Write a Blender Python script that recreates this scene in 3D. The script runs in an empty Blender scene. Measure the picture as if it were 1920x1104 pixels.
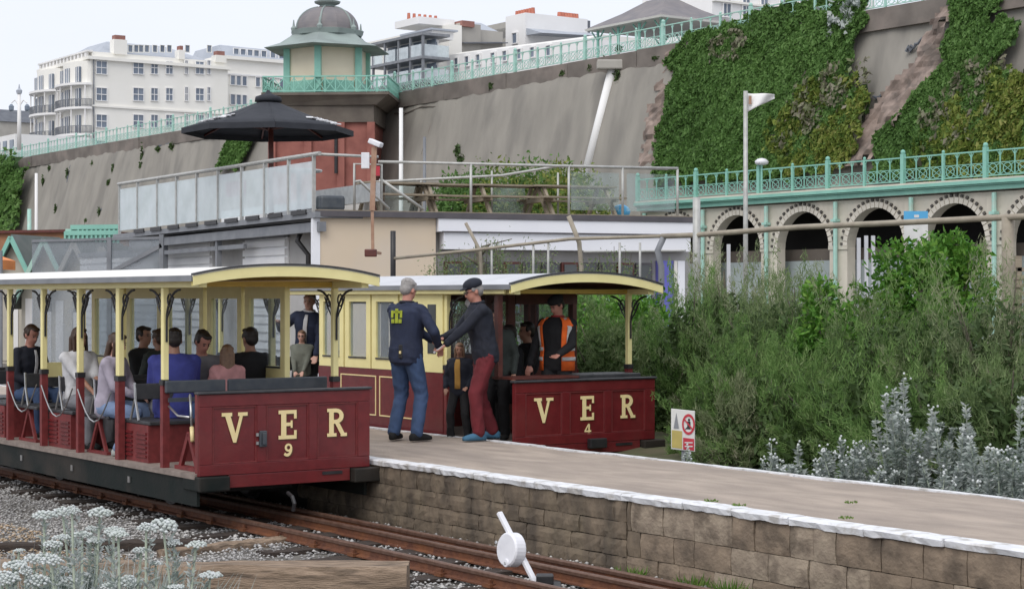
import bpy, bmesh, math, random
import numpy as np
from mathutils import Vector, Matrix, Euler
from math import sin, cos, pi, radians, sqrt

random.seed(7); RNG = np.random.default_rng(7)
SC = bpy.context.scene
COL = SC.collection

# ---------------------------------------------------------------- camera
F = 3457.0                      # focal length in pixels of a 1920 wide frame
CX, HY, EYE = 960.0, 558.0, 1.58
cam_d = bpy.data.cameras.new('camera'); cam = bpy.data.objects.new('camera', cam_d)
COL.objects.link(cam); SC.camera = cam
cam.location = (0, 0, EYE); cam.rotation_euler = (pi / 2, 0, 0)
cam_d.sensor_width = 36; cam_d.lens = 36 * F / 1920; cam_d.shift_y = 0.0031
cam_d.clip_start = 0.1; cam_d.clip_end = 3000
# ---------------------------------------------------------------- sky, sun, exposure
world = bpy.data.worlds.new('World'); SC.world = world; world.use_nodes = True
wn = world.node_tree.nodes; wl = world.node_tree.links
for n in list(wn): wn.remove(n)
sky = wn.new('ShaderNodeTexSky'); sky.sky_type = 'NISHITA'; sky.sun_disc = False
sky.sun_elevation = radians(50); sky.sun_rotation = radians(200)
sky.air_density = 1.0; sky.dust_density = 4.0
cloud = wn.new('ShaderNodeMix'); cloud.data_type = 'RGBA'
cloud.inputs[0].default_value = 0.93                # a closed cloud deck over the clear sky
wl.new(sky.outputs[0], cloud.inputs[6])
ctc = wn.new('ShaderNodeTexCoord'); cmp_ = wn.new('ShaderNodeMapping'); cmp_.inputs['Scale'].default_value = (1, 1, 3.5); cno = wn.new('ShaderNodeTexNoise'); cno.inputs['Scale'].default_value = 2.6; cno.inputs['Detail'].default_value = 6
cmx = wn.new('ShaderNodeMix'); cmx.data_type = 'RGBA'; cmx.inputs[6].default_value = (5.65, 5.95, 6.7, 1); cmx.inputs[7].default_value = (6.75, 6.95, 7.45, 1)
wl.new(ctc.outputs['Generated'], cmp_.inputs[0]); wl.new(cmp_.outputs[0], cno.inputs[0]); wl.new(cno.outputs[0], cmx.inputs[0]); wl.new(cmx.outputs[2], cloud.inputs[7])
bg = wn.new('ShaderNodeBackground'); bg.inputs[1].default_value = 0.114
wo = wn.new('ShaderNodeOutputWorld')
wl.new(cloud.outputs[2], bg.inputs[0]); wl.new(bg.outputs[0], wo.inputs[0])
sun_d = bpy.data.lights.new('sun', 'SUN'); sun_d.energy = 1.2; sun_d.angle = radians(45); sun_d.color = (1, .96, .9)
sun = bpy.data.objects.new('sun', sun_d); COL.objects.link(sun)
sun.rotation_euler = Vector((0.35, 0.75, -1.0)).to_track_quat('-Z', 'Y').to_euler()
SC.view_settings.view_transform = 'Standard'; SC.view_settings.look = 'None'
SC.view_settings.exposure = 0.42; SC.view_settings.gamma = 1.0; SC.view_settings.use_curve_mapping = False
SC.cycles.max_bounces = 8; SC.cycles.transparent_max_bounces = 16

# ---------------------------------------------------------------- frames: s runs along the railway towards the viewer, t across it, away
E2 = (0.5735, -0.8193); P2 = (0.8193, 0.5735); O2 = (-1.334, 18.09)
ROT = math.atan2(E2[1], E2[0])
def W(s, t, z=0.0): return Vector((O2[0] + s * E2[0] + t * P2[0], O2[1] + s * E2[1] + t * P2[1], z))
def st_of(p):
    dx, dy = p[0] - O2[0], p[1] - O2[1]
    return dx * E2[0] + dy * E2[1], dx * P2[0] + dy * P2[1]
def s_on(px, t):                # where the line t = const is met by the sight line of column px
    r = (px - CX) / F; b = W(0, t)
    return (r * b.y - b.x) / (E2[0] - r * E2[1])
def t_on(px, s):
    r = (px - CX) / F; b = W(s, 0)
    return (r * b.y - b.x) / (P2[0] - r * P2[1])
def zat(py, Y): return EYE + (HY - py) / F * Y
def at(px, py, Y): return Vector(((px - CX) / F * Y, Y, zat(py, Y)))
def ground_at(px, py, z):       # point of the level z seen at the pixel
    Y = (EYE - z) * F / (py - HY); return Vector(((px - CX) / F * Y, Y, z))

# ---------------------------------------------------------------- materials
MATS = {}
def M(name, c1, c2=None, scale=6.0, rough=.6, bump=0.0, bscale=None, metal=0.0, stretch=(1, 1, 1), c3=None, s3=1.2, amt3=.5, spec=.5, detail=6, lo=.35, hi=.65, trans=0.0, rot=None):
    m = bpy.data.materials.new(name); m.use_nodes = True; nt = m.node_tree; N = nt.nodes; L = nt.links
    b = N['Principled BSDF']; b.inputs['Roughness'].default_value = rough; b.inputs['Metallic'].default_value = metal
    b.inputs['Specular IOR Level'].default_value = spec
    if c2 is None: c2 = tuple(x * .78 for x in c1)
    tc = N.new('ShaderNodeTexCoord'); mp = N.new('ShaderNodeMapping'); mp.inputs['Scale'].default_value = stretch
    if rot: mp.inputs['Rotation'].default_value = rot
    L.new(tc.outputs['Object'], mp.inputs[0])
    no = N.new('ShaderNodeTexNoise'); no.inputs['Scale'].default_value = scale; no.inputs['Detail'].default_value = detail
    L.new(mp.outputs[0], no.inputs[0])
    mr = N.new('ShaderNodeMapRange'); mr.inputs[1].default_value = lo; mr.inputs[2].default_value = hi
    L.new(no.outputs[0], mr.inputs[0])
    mx = N.new('ShaderNodeMix'); mx.data_type = 'RGBA'; mx.inputs[6].default_value = (*c1, 1); mx.inputs[7].default_value = (*c2, 1)
    L.new(mr.outputs[0], mx.inputs[0]); out = mx.outputs[2]
    if c3 is not None:
        n3 = N.new('ShaderNodeTexNoise'); n3.inputs['Scale'].default_value = s3; n3.inputs['Detail'].default_value = 5
        L.new(mp.outputs[0], n3.inputs[0])
        r3 = N.new('ShaderNodeMapRange'); r3.inputs[1].default_value = .5; r3.inputs[2].default_value = .66; r3.inputs[4].default_value = amt3
        L.new(n3.outputs[0], r3.inputs[0])
        m3 = N.new('ShaderNodeMix'); m3.data_type = 'RGBA'; L.new(r3.outputs[0], m3.inputs[0]); L.new(out, m3.inputs[6])
        m3.inputs[7].default_value = (*c3, 1); out = m3.outputs[2]
    L.new(out, b.inputs['Base Color'])
    if bump > 0:
        bp = N.new('ShaderNodeBump'); bp.inputs['Strength'].default_value = bump; bp.inputs['Distance'].default_value = .02
        nb = N.new('ShaderNodeTexNoise'); nb.inputs['Scale'].default_value = bscale or scale * 4; nb.inputs['Detail'].default_value = 5
        L.new(mp.outputs[0], nb.inputs[0]); L.new(nb.outputs[0], bp.inputs['Height']); L.new(bp.outputs[0], b.inputs['Normal'])
    if trans > 0: b.inputs['Alpha'].default_value = 1 - trans
    MATS[name] = m; return m
def leafmat(name, cols, rough=.6, spread=9.0, transl=.25, big=.7):
    """colour varies from leaf to leaf and from clump to clump"""
    m = bpy.data.materials.new(name); m.use_nodes = True; nt = m.node_tree; N = nt.nodes; L = nt.links
    b = N['Principled BSDF']; b.inputs['Roughness'].default_value = rough; b.inputs['Specular IOR Level'].default_value = .25
    g = N.new('ShaderNodeNewGeometry'); tc = N.new('ShaderNodeTexCoord')
    no = N.new('ShaderNodeTexNoise'); no.inputs['Scale'].default_value = big; no.inputs['Detail'].default_value = 3
    L.new(tc.outputs['Object'], no.inputs[0])
    mr = N.new('ShaderNodeMapRange'); mr.inputs[1].default_value = .3; mr.inputs[2].default_value = .7; L.new(no.outputs[0], mr.inputs[0])
    ad = N.new('ShaderNodeMath'); ad.operation = 'MULTIPLY_ADD'; ad.inputs[1].default_value = .6
    L.new(g.outputs['Random Per Island'], ad.inputs[0])
    ml = N.new('ShaderNodeMath'); ml.operation = 'MULTIPLY'; ml.inputs[1].default_value = .5; L.new(mr.outputs[0], ml.inputs[0]); L.new(ml.outputs[0], ad.inputs[2])
    cr = N.new('ShaderNodeValToRGB'); el = cr.color_ramp.elements
    el[0].color = (*cols[0], 1); el[-1].color = (*cols[-1], 1)
    for i, c in enumerate(cols[1:-1]): e = el.new((i + 1) / (len(cols) - 1)); e.color = (*c, 1)
    L.new(ad.outputs[0], cr.inputs[0]); L.new(cr.outputs[0], b.inputs['Base Color'])
    tr = N.new('ShaderNodeBsdfTranslucent'); L.new(cr.outputs[0], tr.inputs[0])
    mx = N.new('ShaderNodeMixShader'); mx.inputs[0].default_value = transl; L.new(b.outputs[0], mx.inputs[1]); L.new(tr.outputs[0], mx.inputs[2])
    L.new(mx.outputs[0], N['Material Output'].inputs[0]); MATS[name] = m; return m
def glassmat(name, tint=(.8, .9, .9), clear=.8, rough=.05, milky=(.6, .7, .7)):
    m = bpy.data.materials.new(name); m.use_nodes = True; nt = m.node_tree; N = nt.nodes; L = nt.links
    b = N['Principled BSDF']; b.inputs['Base Color'].default_value = (*milky, 1); b.inputs['Roughness'].default_value = rough
    tr = N.new('ShaderNodeBsdfTransparent'); tr.inputs[0].default_value = (*tint, 1)
    no = N.new('ShaderNodeTexNoise'); no.inputs['Scale'].default_value = 1.6; no.inputs['Detail'].default_value = 5
    tc = N.new('ShaderNodeTexCoord'); L.new(tc.outputs['Object'], no.inputs[0])
    mr = N.new('ShaderNodeMapRange'); mr.inputs[1].default_value = .35; mr.inputs[2].default_value = .7
    mr.inputs[3].default_value = clear; mr.inputs[4].default_value = max(0, clear - .18); L.new(no.outputs[0], mr.inputs[0])
    mx = N.new('ShaderNodeMixShader'); L.new(mr.outputs[0], mx.inputs[0]); L.new(b.outputs[0], mx.inputs[1]); L.new(tr.outputs[0], mx.inputs[2])
    L.new(mx.outputs[0], N['Material Output'].inputs[0]); MATS[name] = m; return m

M('car_red', (.16, .019, .022), (.125, .015, .018), 9, rough=.27, bump=.05, c3=(.2, .05, .045), s3=2.2, amt3=.3)
M('car_red_dull', (.2, .03, .03), (.14, .02, .02), 14, rough=.6)
M('yellow', (.89, .8, .39), (.83, .74, .35), 5, rough=.45)
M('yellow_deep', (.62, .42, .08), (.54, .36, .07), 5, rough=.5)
M('roof_white', (.84, .82, .77), (.75, .73, .69), 2.5, rough=.5)
M('roof_grey', (.6, .61, .64), (.52, .53, .56), 2.5, rough=.5)
M('letter_cream', (.9, .74, .4), (.86, .69, .34), 20, rough=.45)
M('letter_dark', (.11, .035, .01), (.09, .03, .01), 20, rough=.5)
M('black_iron', (.018, .018, .02), (.03, .028, .03), 10, rough=.45)
M('black_wood', (.03, .032, .036), (.05, .05, .055), 12, rough=.5, bump=.1)
M('slate_paint', (.045, .055, .07), (.07, .08, .09), 8, rough=.45)
M('solebar', (.008, .013, .012), (.014, .016, .015), 5, rough=.6, c3=(.05, .04, .033), s3=1.3, amt3=.6, bump=.1, spec=.2)
M('floor_wood', (.28, .23, .2), (.2, .16, .14), 10, rough=.8, bump=.2)
M('steel', (.55, .56, .57), (.45, .46, .47), 8, rough=.4, metal=.3)
M('chrome', (.5, .5, .5), (.4, .4, .4), 8, rough=.3, metal=.8)
M('rail_rust', (.16, .06, .028), (.1, .035, .018), 16, rough=.75, bump=.3, c3=(.24, .09, .03), s3=3, amt3=.6)
M('rail_top', (.2, .12, .09), (.14, .075, .05), 20, rough=.45, metal=.4)
M('sleeper_wood', (.06, .042, .032), (.032, .024, .02), 9, rough=.9, bump=.6, stretch=(1, 6, 6))
M('old_timber', (.34, .25, .18), (.2, .145, .1), 5, rough=.9, bump=.7, stretch=(1, 7, 7), c3=(.08, .06, .045), s3=3, amt3=.8)
M('platform_top', (.47, .39, .325), (.33, .275, .232), 3.2, rough=.9, bump=.8, bscale=70, lo=.32, hi=.68, stretch=(.5, 1.4, 1), c3=(.27, .225, .195), s3=1.1, amt3=.45, detail=10)
M('white_paint_worn', (.8, .81, .84), (.68, .69, .71), 7, rough=.7, bump=.3, c3=(.4, .37, .33), s3=9, amt3=.7)
M('block_concrete', (.28, .215, .155), (.17, .13, .095), 6, rough=.92, bump=.55, bscale=30, c3=(.05, .04, .032), s3=3.5, amt3=.6)
M('block_pale', (.35, .285, .215), (.24, .19, .145), 8, rough=.92, bump=.55, bscale=34, c3=(.09, .07, .05), s3=4, amt3=.6)
M('wall_render', (.2, .155, .11), (.09, .072, .055), 5, rough=.95, bump=1.0, bscale=18, stretch=(1, 1, .45), c3=(.2, .16, .11), s3=4, amt3=.55, detail=9)
M('mortar', (.045, .038, .032), (.03, .026, .022), 12, rough=.95)
M('ground', (.2, .19, .17), (.12, .11, .1), 3, rough=.95, bump=.5, bscale=40, c3=(.09, .08, .07), s3=.9, amt3=.6)
M('earth_green', (.09, .1, .045), (.06, .06, .035), 2, rough=.95, bump=.5, c3=(.16, .13, .09), s3=1.5)
M('road', (.22, .22, .22), (.17, .17, .17), 1, rough=.9)
M('cliff_concrete', (.31, .29, .255), (.235, .22, .195), .6, rough=.92, bump=.6, bscale=2.6, lo=.3, hi=.7, stretch=(1.6, 1, .2), c3=(.17, .16, .145), s3=.42, amt3=.6, detail=9)
M('cliff_top_band', (.2, .175, .155), (.14, .122, .108), .8, rough=.92, bump=.4, c3=(.3, .25, .22), s3=.5)
M('cliff_rock', (.36, .28, .24), (.18, .14, .12), 1.1, rough=.95, bump=1, bscale=3, c3=(.1, .085, .075), s3=1.3, amt3=.8)
M('teal', (.27, .56, .46), (.22, .48, .4), 1.5, rough=.5)
M('teal_pale', (.42, .66, .58), (.34, .58, .5), 2.2, rough=.55, c3=(.5, .45, .38), s3=2, amt3=.35)
M('copper_roof', (.3, .36, .34), (.24, .28, .27), .8, rough=.6)
M('slate_roof', (.22, .2, .2), (.17, .16, .17), 1.2, rough=.65, bump=.3)
M('brick_red', (.32, .12, .095), (.24, .085, .07), 1.3, rough=.85, bump=.3, c3=(.38, .15, .12), s3=.6)
M('brown_stone', (.17, .145, .12), (.12, .1, .085), .9, rough=.85, bump=.3)
M('stucco_cream', (.86, .84, .79), (.82, .8, .74), .25, rough=.7)
M('stucco_white', (.84, .83, .82), (.78, .77, .76), .25, rough=.7)
M('panel_cream', (.78, .7, .54), (.72, .64, .49), .6, rough=.6)
M('window_glass_far', (.2, .24, .3), (.12, .15, .2), .35, rough=.15)  # paler blue grey paints in the sky reflected by the panes
M('window_glass_dark', (.05, .055, .06), (.09, .1, .1), .8, rough=.12)
M('grey_roof_far', (.42, .45, .5), (.36, .39, .44), .5, rough=.6)
M('grey_wall_far', (.44, .42, .38), (.36, .34, .31), .5, rough=.8)
M('balcony_iron_far', (.22, .23, .25), (.16, .17, .19), .8, rough=.6)
M('chimney_brick', (.33, .16, .13), (.26, .12, .1), 1.5, rough=.8)
M('chimney_dark', (.1, .11, .13), (.14, .15, .17), 1, rough=.8)
M('terracotta', (.55, .2, .13), (.45, .15, .1), 2, rough=.8)
M('cafe_cream', (.72, .6, .46), (.68, .56, .42), .8, rough=.7, c3=(.66, .6, .55), s3=.4, amt3=.5)
M('cafe_white', (.88, .89, .93), (.84, .85, .9), .8, rough=.55)
M('fascia_dark', (.08, .075, .085), (.11, .1, .11), 3, rough=.6)
M('grey_steel', (.24, .25, .27), (.18, .19, .21), 3, rough=.55)
M('grey_block', (.44, .43, .42), (.37, .36, .35), 2, rough=.85, bump=.3)
M('shutter_white', (.85, .85, .85), (.78, .78, .79), 1.5, rough=.5)
M('parasol', (.022, .025, .033), (.03, .033, .042), 4, rough=.8)
M('parasol_print', (.8, .8, .82), (.7, .7, .72), 6, rough=.8)
M('mahogany', (.13, .035, .025), (.09, .025, .02), 8, rough=.5)
M('rust_pole', (.42, .26, .18), (.33, .19, .13), 7, rough=.8, c3=(.5, .36, .28), s3=3)
M('gal_tube', (.5, .5, .48), (.4, .4, .38), 7, rough=.5, metal=.2)
M('scaffold_tube', (.36, .32, .25), (.28, .24, .19), 5, rough=.7)
M('grey_branch', (.17, .15, .11), (.1, .09, .07), 9, rough=.9, bump=.6)
M('terrace_stone', (.66, .61, .52), (.56, .52, .44), 1.4, rough=.85, bump=.4, c3=(.4, .46, .4), s3=.5, amt3=.4)
M('voussoir', (.68, .64, .56), (.58, .54, .47), 2, rough=.8)
M('stud_dark', (.07, .065, .06), (.1, .09, .08), 3, rough=.8)
M('arch_back_shade', (.012, .011, .011), (.02, .018, .017), .6, rough=.95)  # near black: the shade inside the arches is put into this wall colour
M('hoarding', (.4, .46, .46), (.33, .38, .39), .6, rough=.7)
M('sign_blue', (.1, .42, .72), (.09, .38, .66), 2, rough=.4)
M('sign_white', (.7, .7, .68), (.6, .6, .58), 3, rough=.4)
M('sign_red', (.5, .03, .05), (.44, .03, .05), 6, rough=.45)
M('sign_yellow', (.5, .4, .12), (.4, .33, .1), 9, rough=.5)
M('door_blue', (.16, .16, .56), (.13, .13, .48), 2, rough=.5)
M('orange_cloth', (.8, .28, .08), (.7, .22, .06), 2, rough=.7)
M('hut_wall', (.52, .48, .4), (.45, .42, .36), 2, rough=.7)
M('brick_orange', (.38, .19, .1), (.28, .13, .08), 1.6, rough=.85)
M('hut_roof', (.1, .12, .11), (.14, .15, .14), 2, rough=.7)
M('picnic_wood', (.33, .28, .21), (.24, .2, .15), 6, rough=.85, stretch=(1, 5, 5))
M('lever_white', (.8, .8, .84), (.72, .72, .76), 9, rough=.45)
glassmat('car_glass', (.86, .9, .92), clear=.86, milky=(.5, .55, .6))
glassmat('terrace_glass', (.85, .93, .92), clear=.56, rough=.1, milky=(.8, .84, .88))  # milky glass, with whitish highlights put into its pale colour
glassmat('clear_glass', (.9, .95, .94), clear=.93, rough=.05, milky=(.6, .66, .68))
glassmat('mesh_net', (.8, .82, .84), clear=.72, rough=.8, milky=(.42, .45, .48))
leafmat('ivy_leaf', [(.065, .12, .036), (.1, .2, .052), (.15, .28, .075), (.21, .34, .115)], big=.16, transl=.35)
leafmat('ivy_yellow', [(.05, .1, .02), (.11, .18, .035), (.22, .27, .055), (.33, .32, .11)], big=.3)
leafmat('heath_grey', [(.08, .13, .04), (.16, .19, .09), (.27, .24, .19), (.15, .22, .08)], big=.4)
leafmat('tamarisk', [(.06, .10, .036), (.11, .17, .06), (.17, .25, .095), (.24, .31, .14), (.38, .38, .25)], big=.9, transl=.42)
leafmat('tamarisk_green', [(.06, .12, .036), (.1, .19, .05), (.16, .28, .08), (.24, .36, .12), (.36, .42, .22)], big=.9, transl=.42)
leafmat('tamarisk_pale', [(.09, .12, .06), (.16, .2, .1), (.24, .29, .15), (.32, .36, .2), (.45, .4, .32)], big=.9, transl=.42)
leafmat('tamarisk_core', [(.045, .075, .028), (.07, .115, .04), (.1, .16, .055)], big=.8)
leafmat('bright_leaf', [(.035, .09, .015), (.06, .17, .022), (.11, .26, .035), (.2, .34, .06)], big=1.2)
leafmat('silver_leaf', [(.18, .23, .19), (.32, .37, .34), (.46, .5, .48), (.58, .6, .6)], big=2)
leafmat('grass_leaf', [(.06, .13, .02), (.12, .22, .04), (.22, .28, .08)], big=2)
leafmat('flower_white', [(.5, .55, .5), (.66, .7, .68), (.8, .82, .84)], big=6, transl=.2)
leafmat('flower_stem', [(.3, .38, .28), (.42, .48, .38), (.5, .54, .46)], big=6)
leafmat('stone_grey', [(.13, .125, .12), (.3, .29, .285), (.46, .45, .44), (.58, .56, .53)], big=.5, transl=0)
leafmat('stone_tan', [(.12, .09, .06), (.3, .22, .14), (.48, .36, .24), (.5, .42, .33)], big=.8, transl=0)
skin_cols = {'pale': (.56, .32, .25), 'tan': (.42, .22, .15), 'ruddy': (.52, .24, .18)}
for k, c in skin_cols.items(): M('skin_' + k, c, tuple(x * .9 for x in c), 12, rough=.5)
def cloth(name, c, amt=.75): return M(name, c, tuple(x * amt for x in c), 9, rough=.85, bump=.25, bscale=14)

# ---------------------------------------------------------------- mesh building
class MB:
    def __init__(s): s.v = []; s.f = []; s.sm = False
    def add(s, vs, fs):
        n = len(s.v); s.v.extend([tuple(p) for p in vs]); s.f.extend([tuple(i + n for i in f) for f in fs]); return s
    def box(s, x0, x1, y0, y1, z0, z1):
        x0, x1 = sorted((x0, x1)); y0, y1 = sorted((y0, y1)); z0, z1 = sorted((z0, z1))
        return s.add([(x0, y0, z0), (x1, y0, z0), (x1, y1, z0), (x0, y1, z0), (x0, y0, z1), (x1, y0, z1), (x1, y1, z1), (x0, y1, z1)],
                     [(0, 3, 2, 1), (4, 5, 6, 7), (0, 1, 5, 4), (1, 2, 6, 5), (2, 3, 7, 6), (3, 0, 4, 7)])
    def hexa(s, b, t):              # bottom quad, top quad, both counter-clockwise from above
        return s.add(list(b) + list(t), [(0, 3, 2, 1), (4, 5, 6, 7), (0, 1, 5, 4), (1, 2, 6, 5), (2, 3, 7, 6), (3, 0, 4, 7)])
    def bar(s, p, q, w, h=None, up=(0, 0, 1)):
        p = Vector(p); q = Vector(q); h = h or w; d = (q - p)
        if d.length < 1e-6: return s
        d.normalize(); u = Vector(up)
        if abs(d.dot(u)) > .98: u = Vector((1, 0, 0))
        a = d.cross(u).normalized() * w / 2; b = a.cross(d).normalized() * h / 2
        c = [p - a - b, p + a - b, p + a + b, p - a + b]; e = [q - a - b, q + a - b, q + a + b, q - a + b]
        return s.add(c + e, [(0, 1, 2, 3), (7, 6, 5, 4), (0, 4, 5, 1), (1, 5, 6, 2), (2, 6, 7, 3), (3, 7, 4, 0)])
    def tube(s, pts, r, n=8, r2=None):
        pts = [Vector(p) for p in pts]; m = len(pts)
        rs = r if isinstance(r, (list, tuple)) else ([r] * m if r2 is None else [r + (r2 - r) * i / (m - 1) for i in range(m)])
        base = len(s.v); prev = None
        for i, p in enumerate(pts):
            d = (pts[min(i + 1, m - 1)] - pts[max(i - 1, 0)])
            d = d.normalized() if d.length > 1e-9 else Vector((0, 0, 1))
            if prev is None: prev = Vector((0, 0, 1)).cross(d) if abs(d.z) < .95 else Vector((1, 0, 0)).cross(d)
            a = (prev - d * prev.dot(d)); a = a.normalized() if a.length > 1e-9 else d.orthogonal().normalized()
            prev = a; b = d.cross(a)
            for k in range(n): s.v.append(tuple(p + (a * cos(2 * pi * k / n) + b * sin(2 * pi * k / n)) * rs[i]))
        for i in range(m - 1):
            for k in range(n):
                k2 = (k + 1) % n; o = base + i * n
                s.f.append((o + k, o + k2, o + n + k2, o + n + k))
        s.f.append(tuple(base + k for k in range(n))[::-1]); s.f.append(tuple(base + (m - 1) * n + k for k in range(n)))
        return s
    def lathe(s, prof, n=16, c=(0, 0, 0), a0=0.0):      # prof: (r, z) from bottom to top
        base = len(s.v); c = Vector(c)
        for r, z in prof:
            for k in range(n): s.v.append((c.x + r * cos(a0 + 2 * pi * k / n), c.y + r * sin(a0 + 2 * pi * k / n), c.z + z))
        for i in range(len(prof) - 1):
            for k in range(n):
                k2 = (k + 1) % n; o = base + i * n; s.f.append((o + k, o + k2, o + n + k2, o + n + k))
        s.f.append(tuple(base + k for k in range(n))[::-1]); s.f.append(tuple(base + (len(prof) - 1) * n + k for k in range(n)))
        return s
    def loft(s, rings):              # rings: list of equal-length point lists, closed ends
        base = len(s.v); n = len(rings[0])
        for r in rings: s.v.extend([tuple(p) for p in r])
        for i in range(len(rings) - 1):
            for k in range(n):
                k2 = (k + 1) % n; o = base + i * n; s.f.append((o + k, o + k2, o + n + k2, o + n + k))
        s.f.append(tuple(base + k for k in range(n))[::-1]); s.f.append(tuple(base + (len(rings) - 1) * n + k for k in range(n)))
        return s
    def ell(s, c, r, n=14, m=9, R=None):
        c = Vector(c); r = (r, r, r) if isinstance(r, (int, float)) else r; rings = []
        for i in range(m + 1):
            th = -pi / 2 + pi * i / m; th = max(-pi / 2 + .08, min(pi / 2 - .08, th)); ring = []
            for k in range(n):
                p = Vector((r[0] * cos(th) * cos(2 * pi * k / n), r[1] * cos(th) * sin(2 * pi * k / n), r[2] * sin(th)))
                ring.append(c + (R @ p if R else p))
            rings.append(ring)
        return s.loft(rings)
    def prism(s, pts, n0, thick):    # planar outline (3D points), extruded by vector n0*thick
        n = len(pts); d = Vector(n0) * thick; a = [Vector(p) for p in pts]; b = [p + d for p in a]
        base = len(s.v); s.v.extend([tuple(p) for p in a + b])
        s.f.append(tuple(base + i for i in range(n))[::-1]); s.f.append(tuple(base + n + i for i in range(n)))
        for i in range(n): j = (i + 1) % n; s.f.append((base + i, base + j, base + n + j, base + n + i))
        return s
    def mesh(s, name, mat, smooth=None, fix=True):
        me = bpy.data.meshes.new(name); me.from_pydata(s.v, [], s.f)
        if fix and len(s.f) < 60000:
            bm = bmesh.new(); bm.from_mesh(me); bmesh.ops.recalc_face_normals(bm, faces=bm.faces); bm.to_mesh(me); bm.free()
        if mat: me.materials.append(MATS[mat] if isinstance(mat, str) else mat)
        if smooth or (smooth is None and s.sm): me.polygons.foreach_set('use_smooth', [True] * len(me.polygons))
        me.update(); return me
    def build(s, name, mat, parent=None, smooth=None, bevel=0, loc=None, rotz=0, **kw):
        if parent is not None and 'base_z' in parent:      # parts are written with their height above the platform
            bz = parent['base_z']; s.v = [(x, y, z - bz) for x, y, z in s.v]
        o = bpy.data.objects.new(name, s.mesh(name, mat, smooth)); COL.objects.link(o)
        if parent is not None: o.parent = parent
        if loc is not None: o.location = loc
        if rotz: o.rotation_euler.z = rotz
        if bevel:
            b = o.modifiers.new('bevel', 'BEVEL'); b.width = bevel; b.segments = 2; b.limit_method = 'ANGLE'; b.angle_limit = radians(40)
        if kw: tag(o, **kw)
        return o
def tag(o, label=None, cat=None, group=None, kind=None):
    if label: o['label'] = label
    if cat: o['category'] = cat
    if group: o['group'] = group
    if kind: o['kind'] = kind
    return o
def thing(name, label, cat, loc=(0, 0, 0), rotz=0, group=None, kind=None, parent=None):
    o = bpy.data.objects.new(name, None); COL.objects.link(o); o.location = loc; o.rotation_euler = (0, 0, rotz)
    o.empty_display_size = .2
    return tag(o, label, cat, group, kind)
def link(name, me, parent=None, loc=(0, 0, 0), rot=(0, 0, 0), scale=None):
    o = bpy.data.objects.new(name, me); COL.objects.link(o); o.location = loc; o.rotation_euler = rot
    if parent is not None: o.parent = parent
    if scale is not None: o.scale = scale
    return o
def kids(o): return [c for c in bpy.data.objects if c.parent == o]
def copy_tree(o, loc=None, rotz=None, label=None):
    c = o.copy(); COL.objects.link(c)
    for ch in kids(o):
        d = ch.copy(); COL.objects.link(d); d.parent = c
        for g in kids(ch): e = g.copy(); COL.objects.link(e); e.parent = d
    if loc is not None: c.location = loc
    if rotz is not None: c.rotation_euler.z = rotz
    if label: c['label'] = label
    return c
def quads_mesh(name, P, A, B, mat, tri=False):
    """many small leaves: centre P, half axes A and B (n,3 arrays)"""
    n = len(P)
    if tri:
        V = np.stack([P - A * .5 - B, P - A * .5 + B, P + A], 1).reshape(-1, 3); k = 3
    else:
        V = np.stack([P - A, P - B * .9 - A * .1, P + A, P + B * .9 - A * .1], 1).reshape(-1, 3); k = 4
    me = bpy.data.meshes.new(name); me.vertices.add(n * k); me.vertices.foreach_set('co', V.astype(np.float32).ravel())
    me.loops.add(n * k); me.loops.foreach_set('vertex_index', np.arange(n * k, dtype=np.int32))
    me.polygons.add(n); me.polygons.foreach_set('loop_start', np.arange(0, n * k, k, dtype=np.int32))
    me.update(calc_edges=True); me.materials.append(MATS[mat]); return me
def rand_dirs(n):
    d = RNG.normal(size=(n, 3)); return d / np.linalg.norm(d, axis=1, keepdims=True)
def perp(d):
    r = rand_dirs(len(d)); a = np.cross(d, r); return a / (np.linalg.norm(a, axis=1, keepdims=True) + 1e-9)
# ================================================================ ground and cliff-top land
PLAT_Z, GR_Z, RAIL_Z, TOP_Z = 0.0, -0.64, -0.5, 15.6
o = MB().add([(-900, -60, GR_Z), (900, -60, GR_Z), (900, 1200, GR_Z), (-900, 1200, GR_Z)], [(0, 1, 2, 3)]).build('ground', 'ground', kind='structure')
# low planted bank behind the platform
b = MB(); prof = [(2.42, GR_Z + .02), (2.75, -.3), (4.2, -.12), (9.5, -.1), (11.5, GR_Z + .02)]
vs = []
for i in range(41):
    s = -2.4 + i * .4
    for t, z in prof: vs.append(tuple(W(s, t, z + (.07 * sin(s * 2.3 + t * 3) if z > -.5 else 0))))
fs = [(i * 5 + k, (i + 1) * 5 + k, (i + 1) * 5 + k + 1, i * 5 + k + 1) for i in range(40) for k in range(4)]
MB().add(vs, fs).build('planted_bank', 'earth_green', smooth=True, kind='structure')

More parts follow.
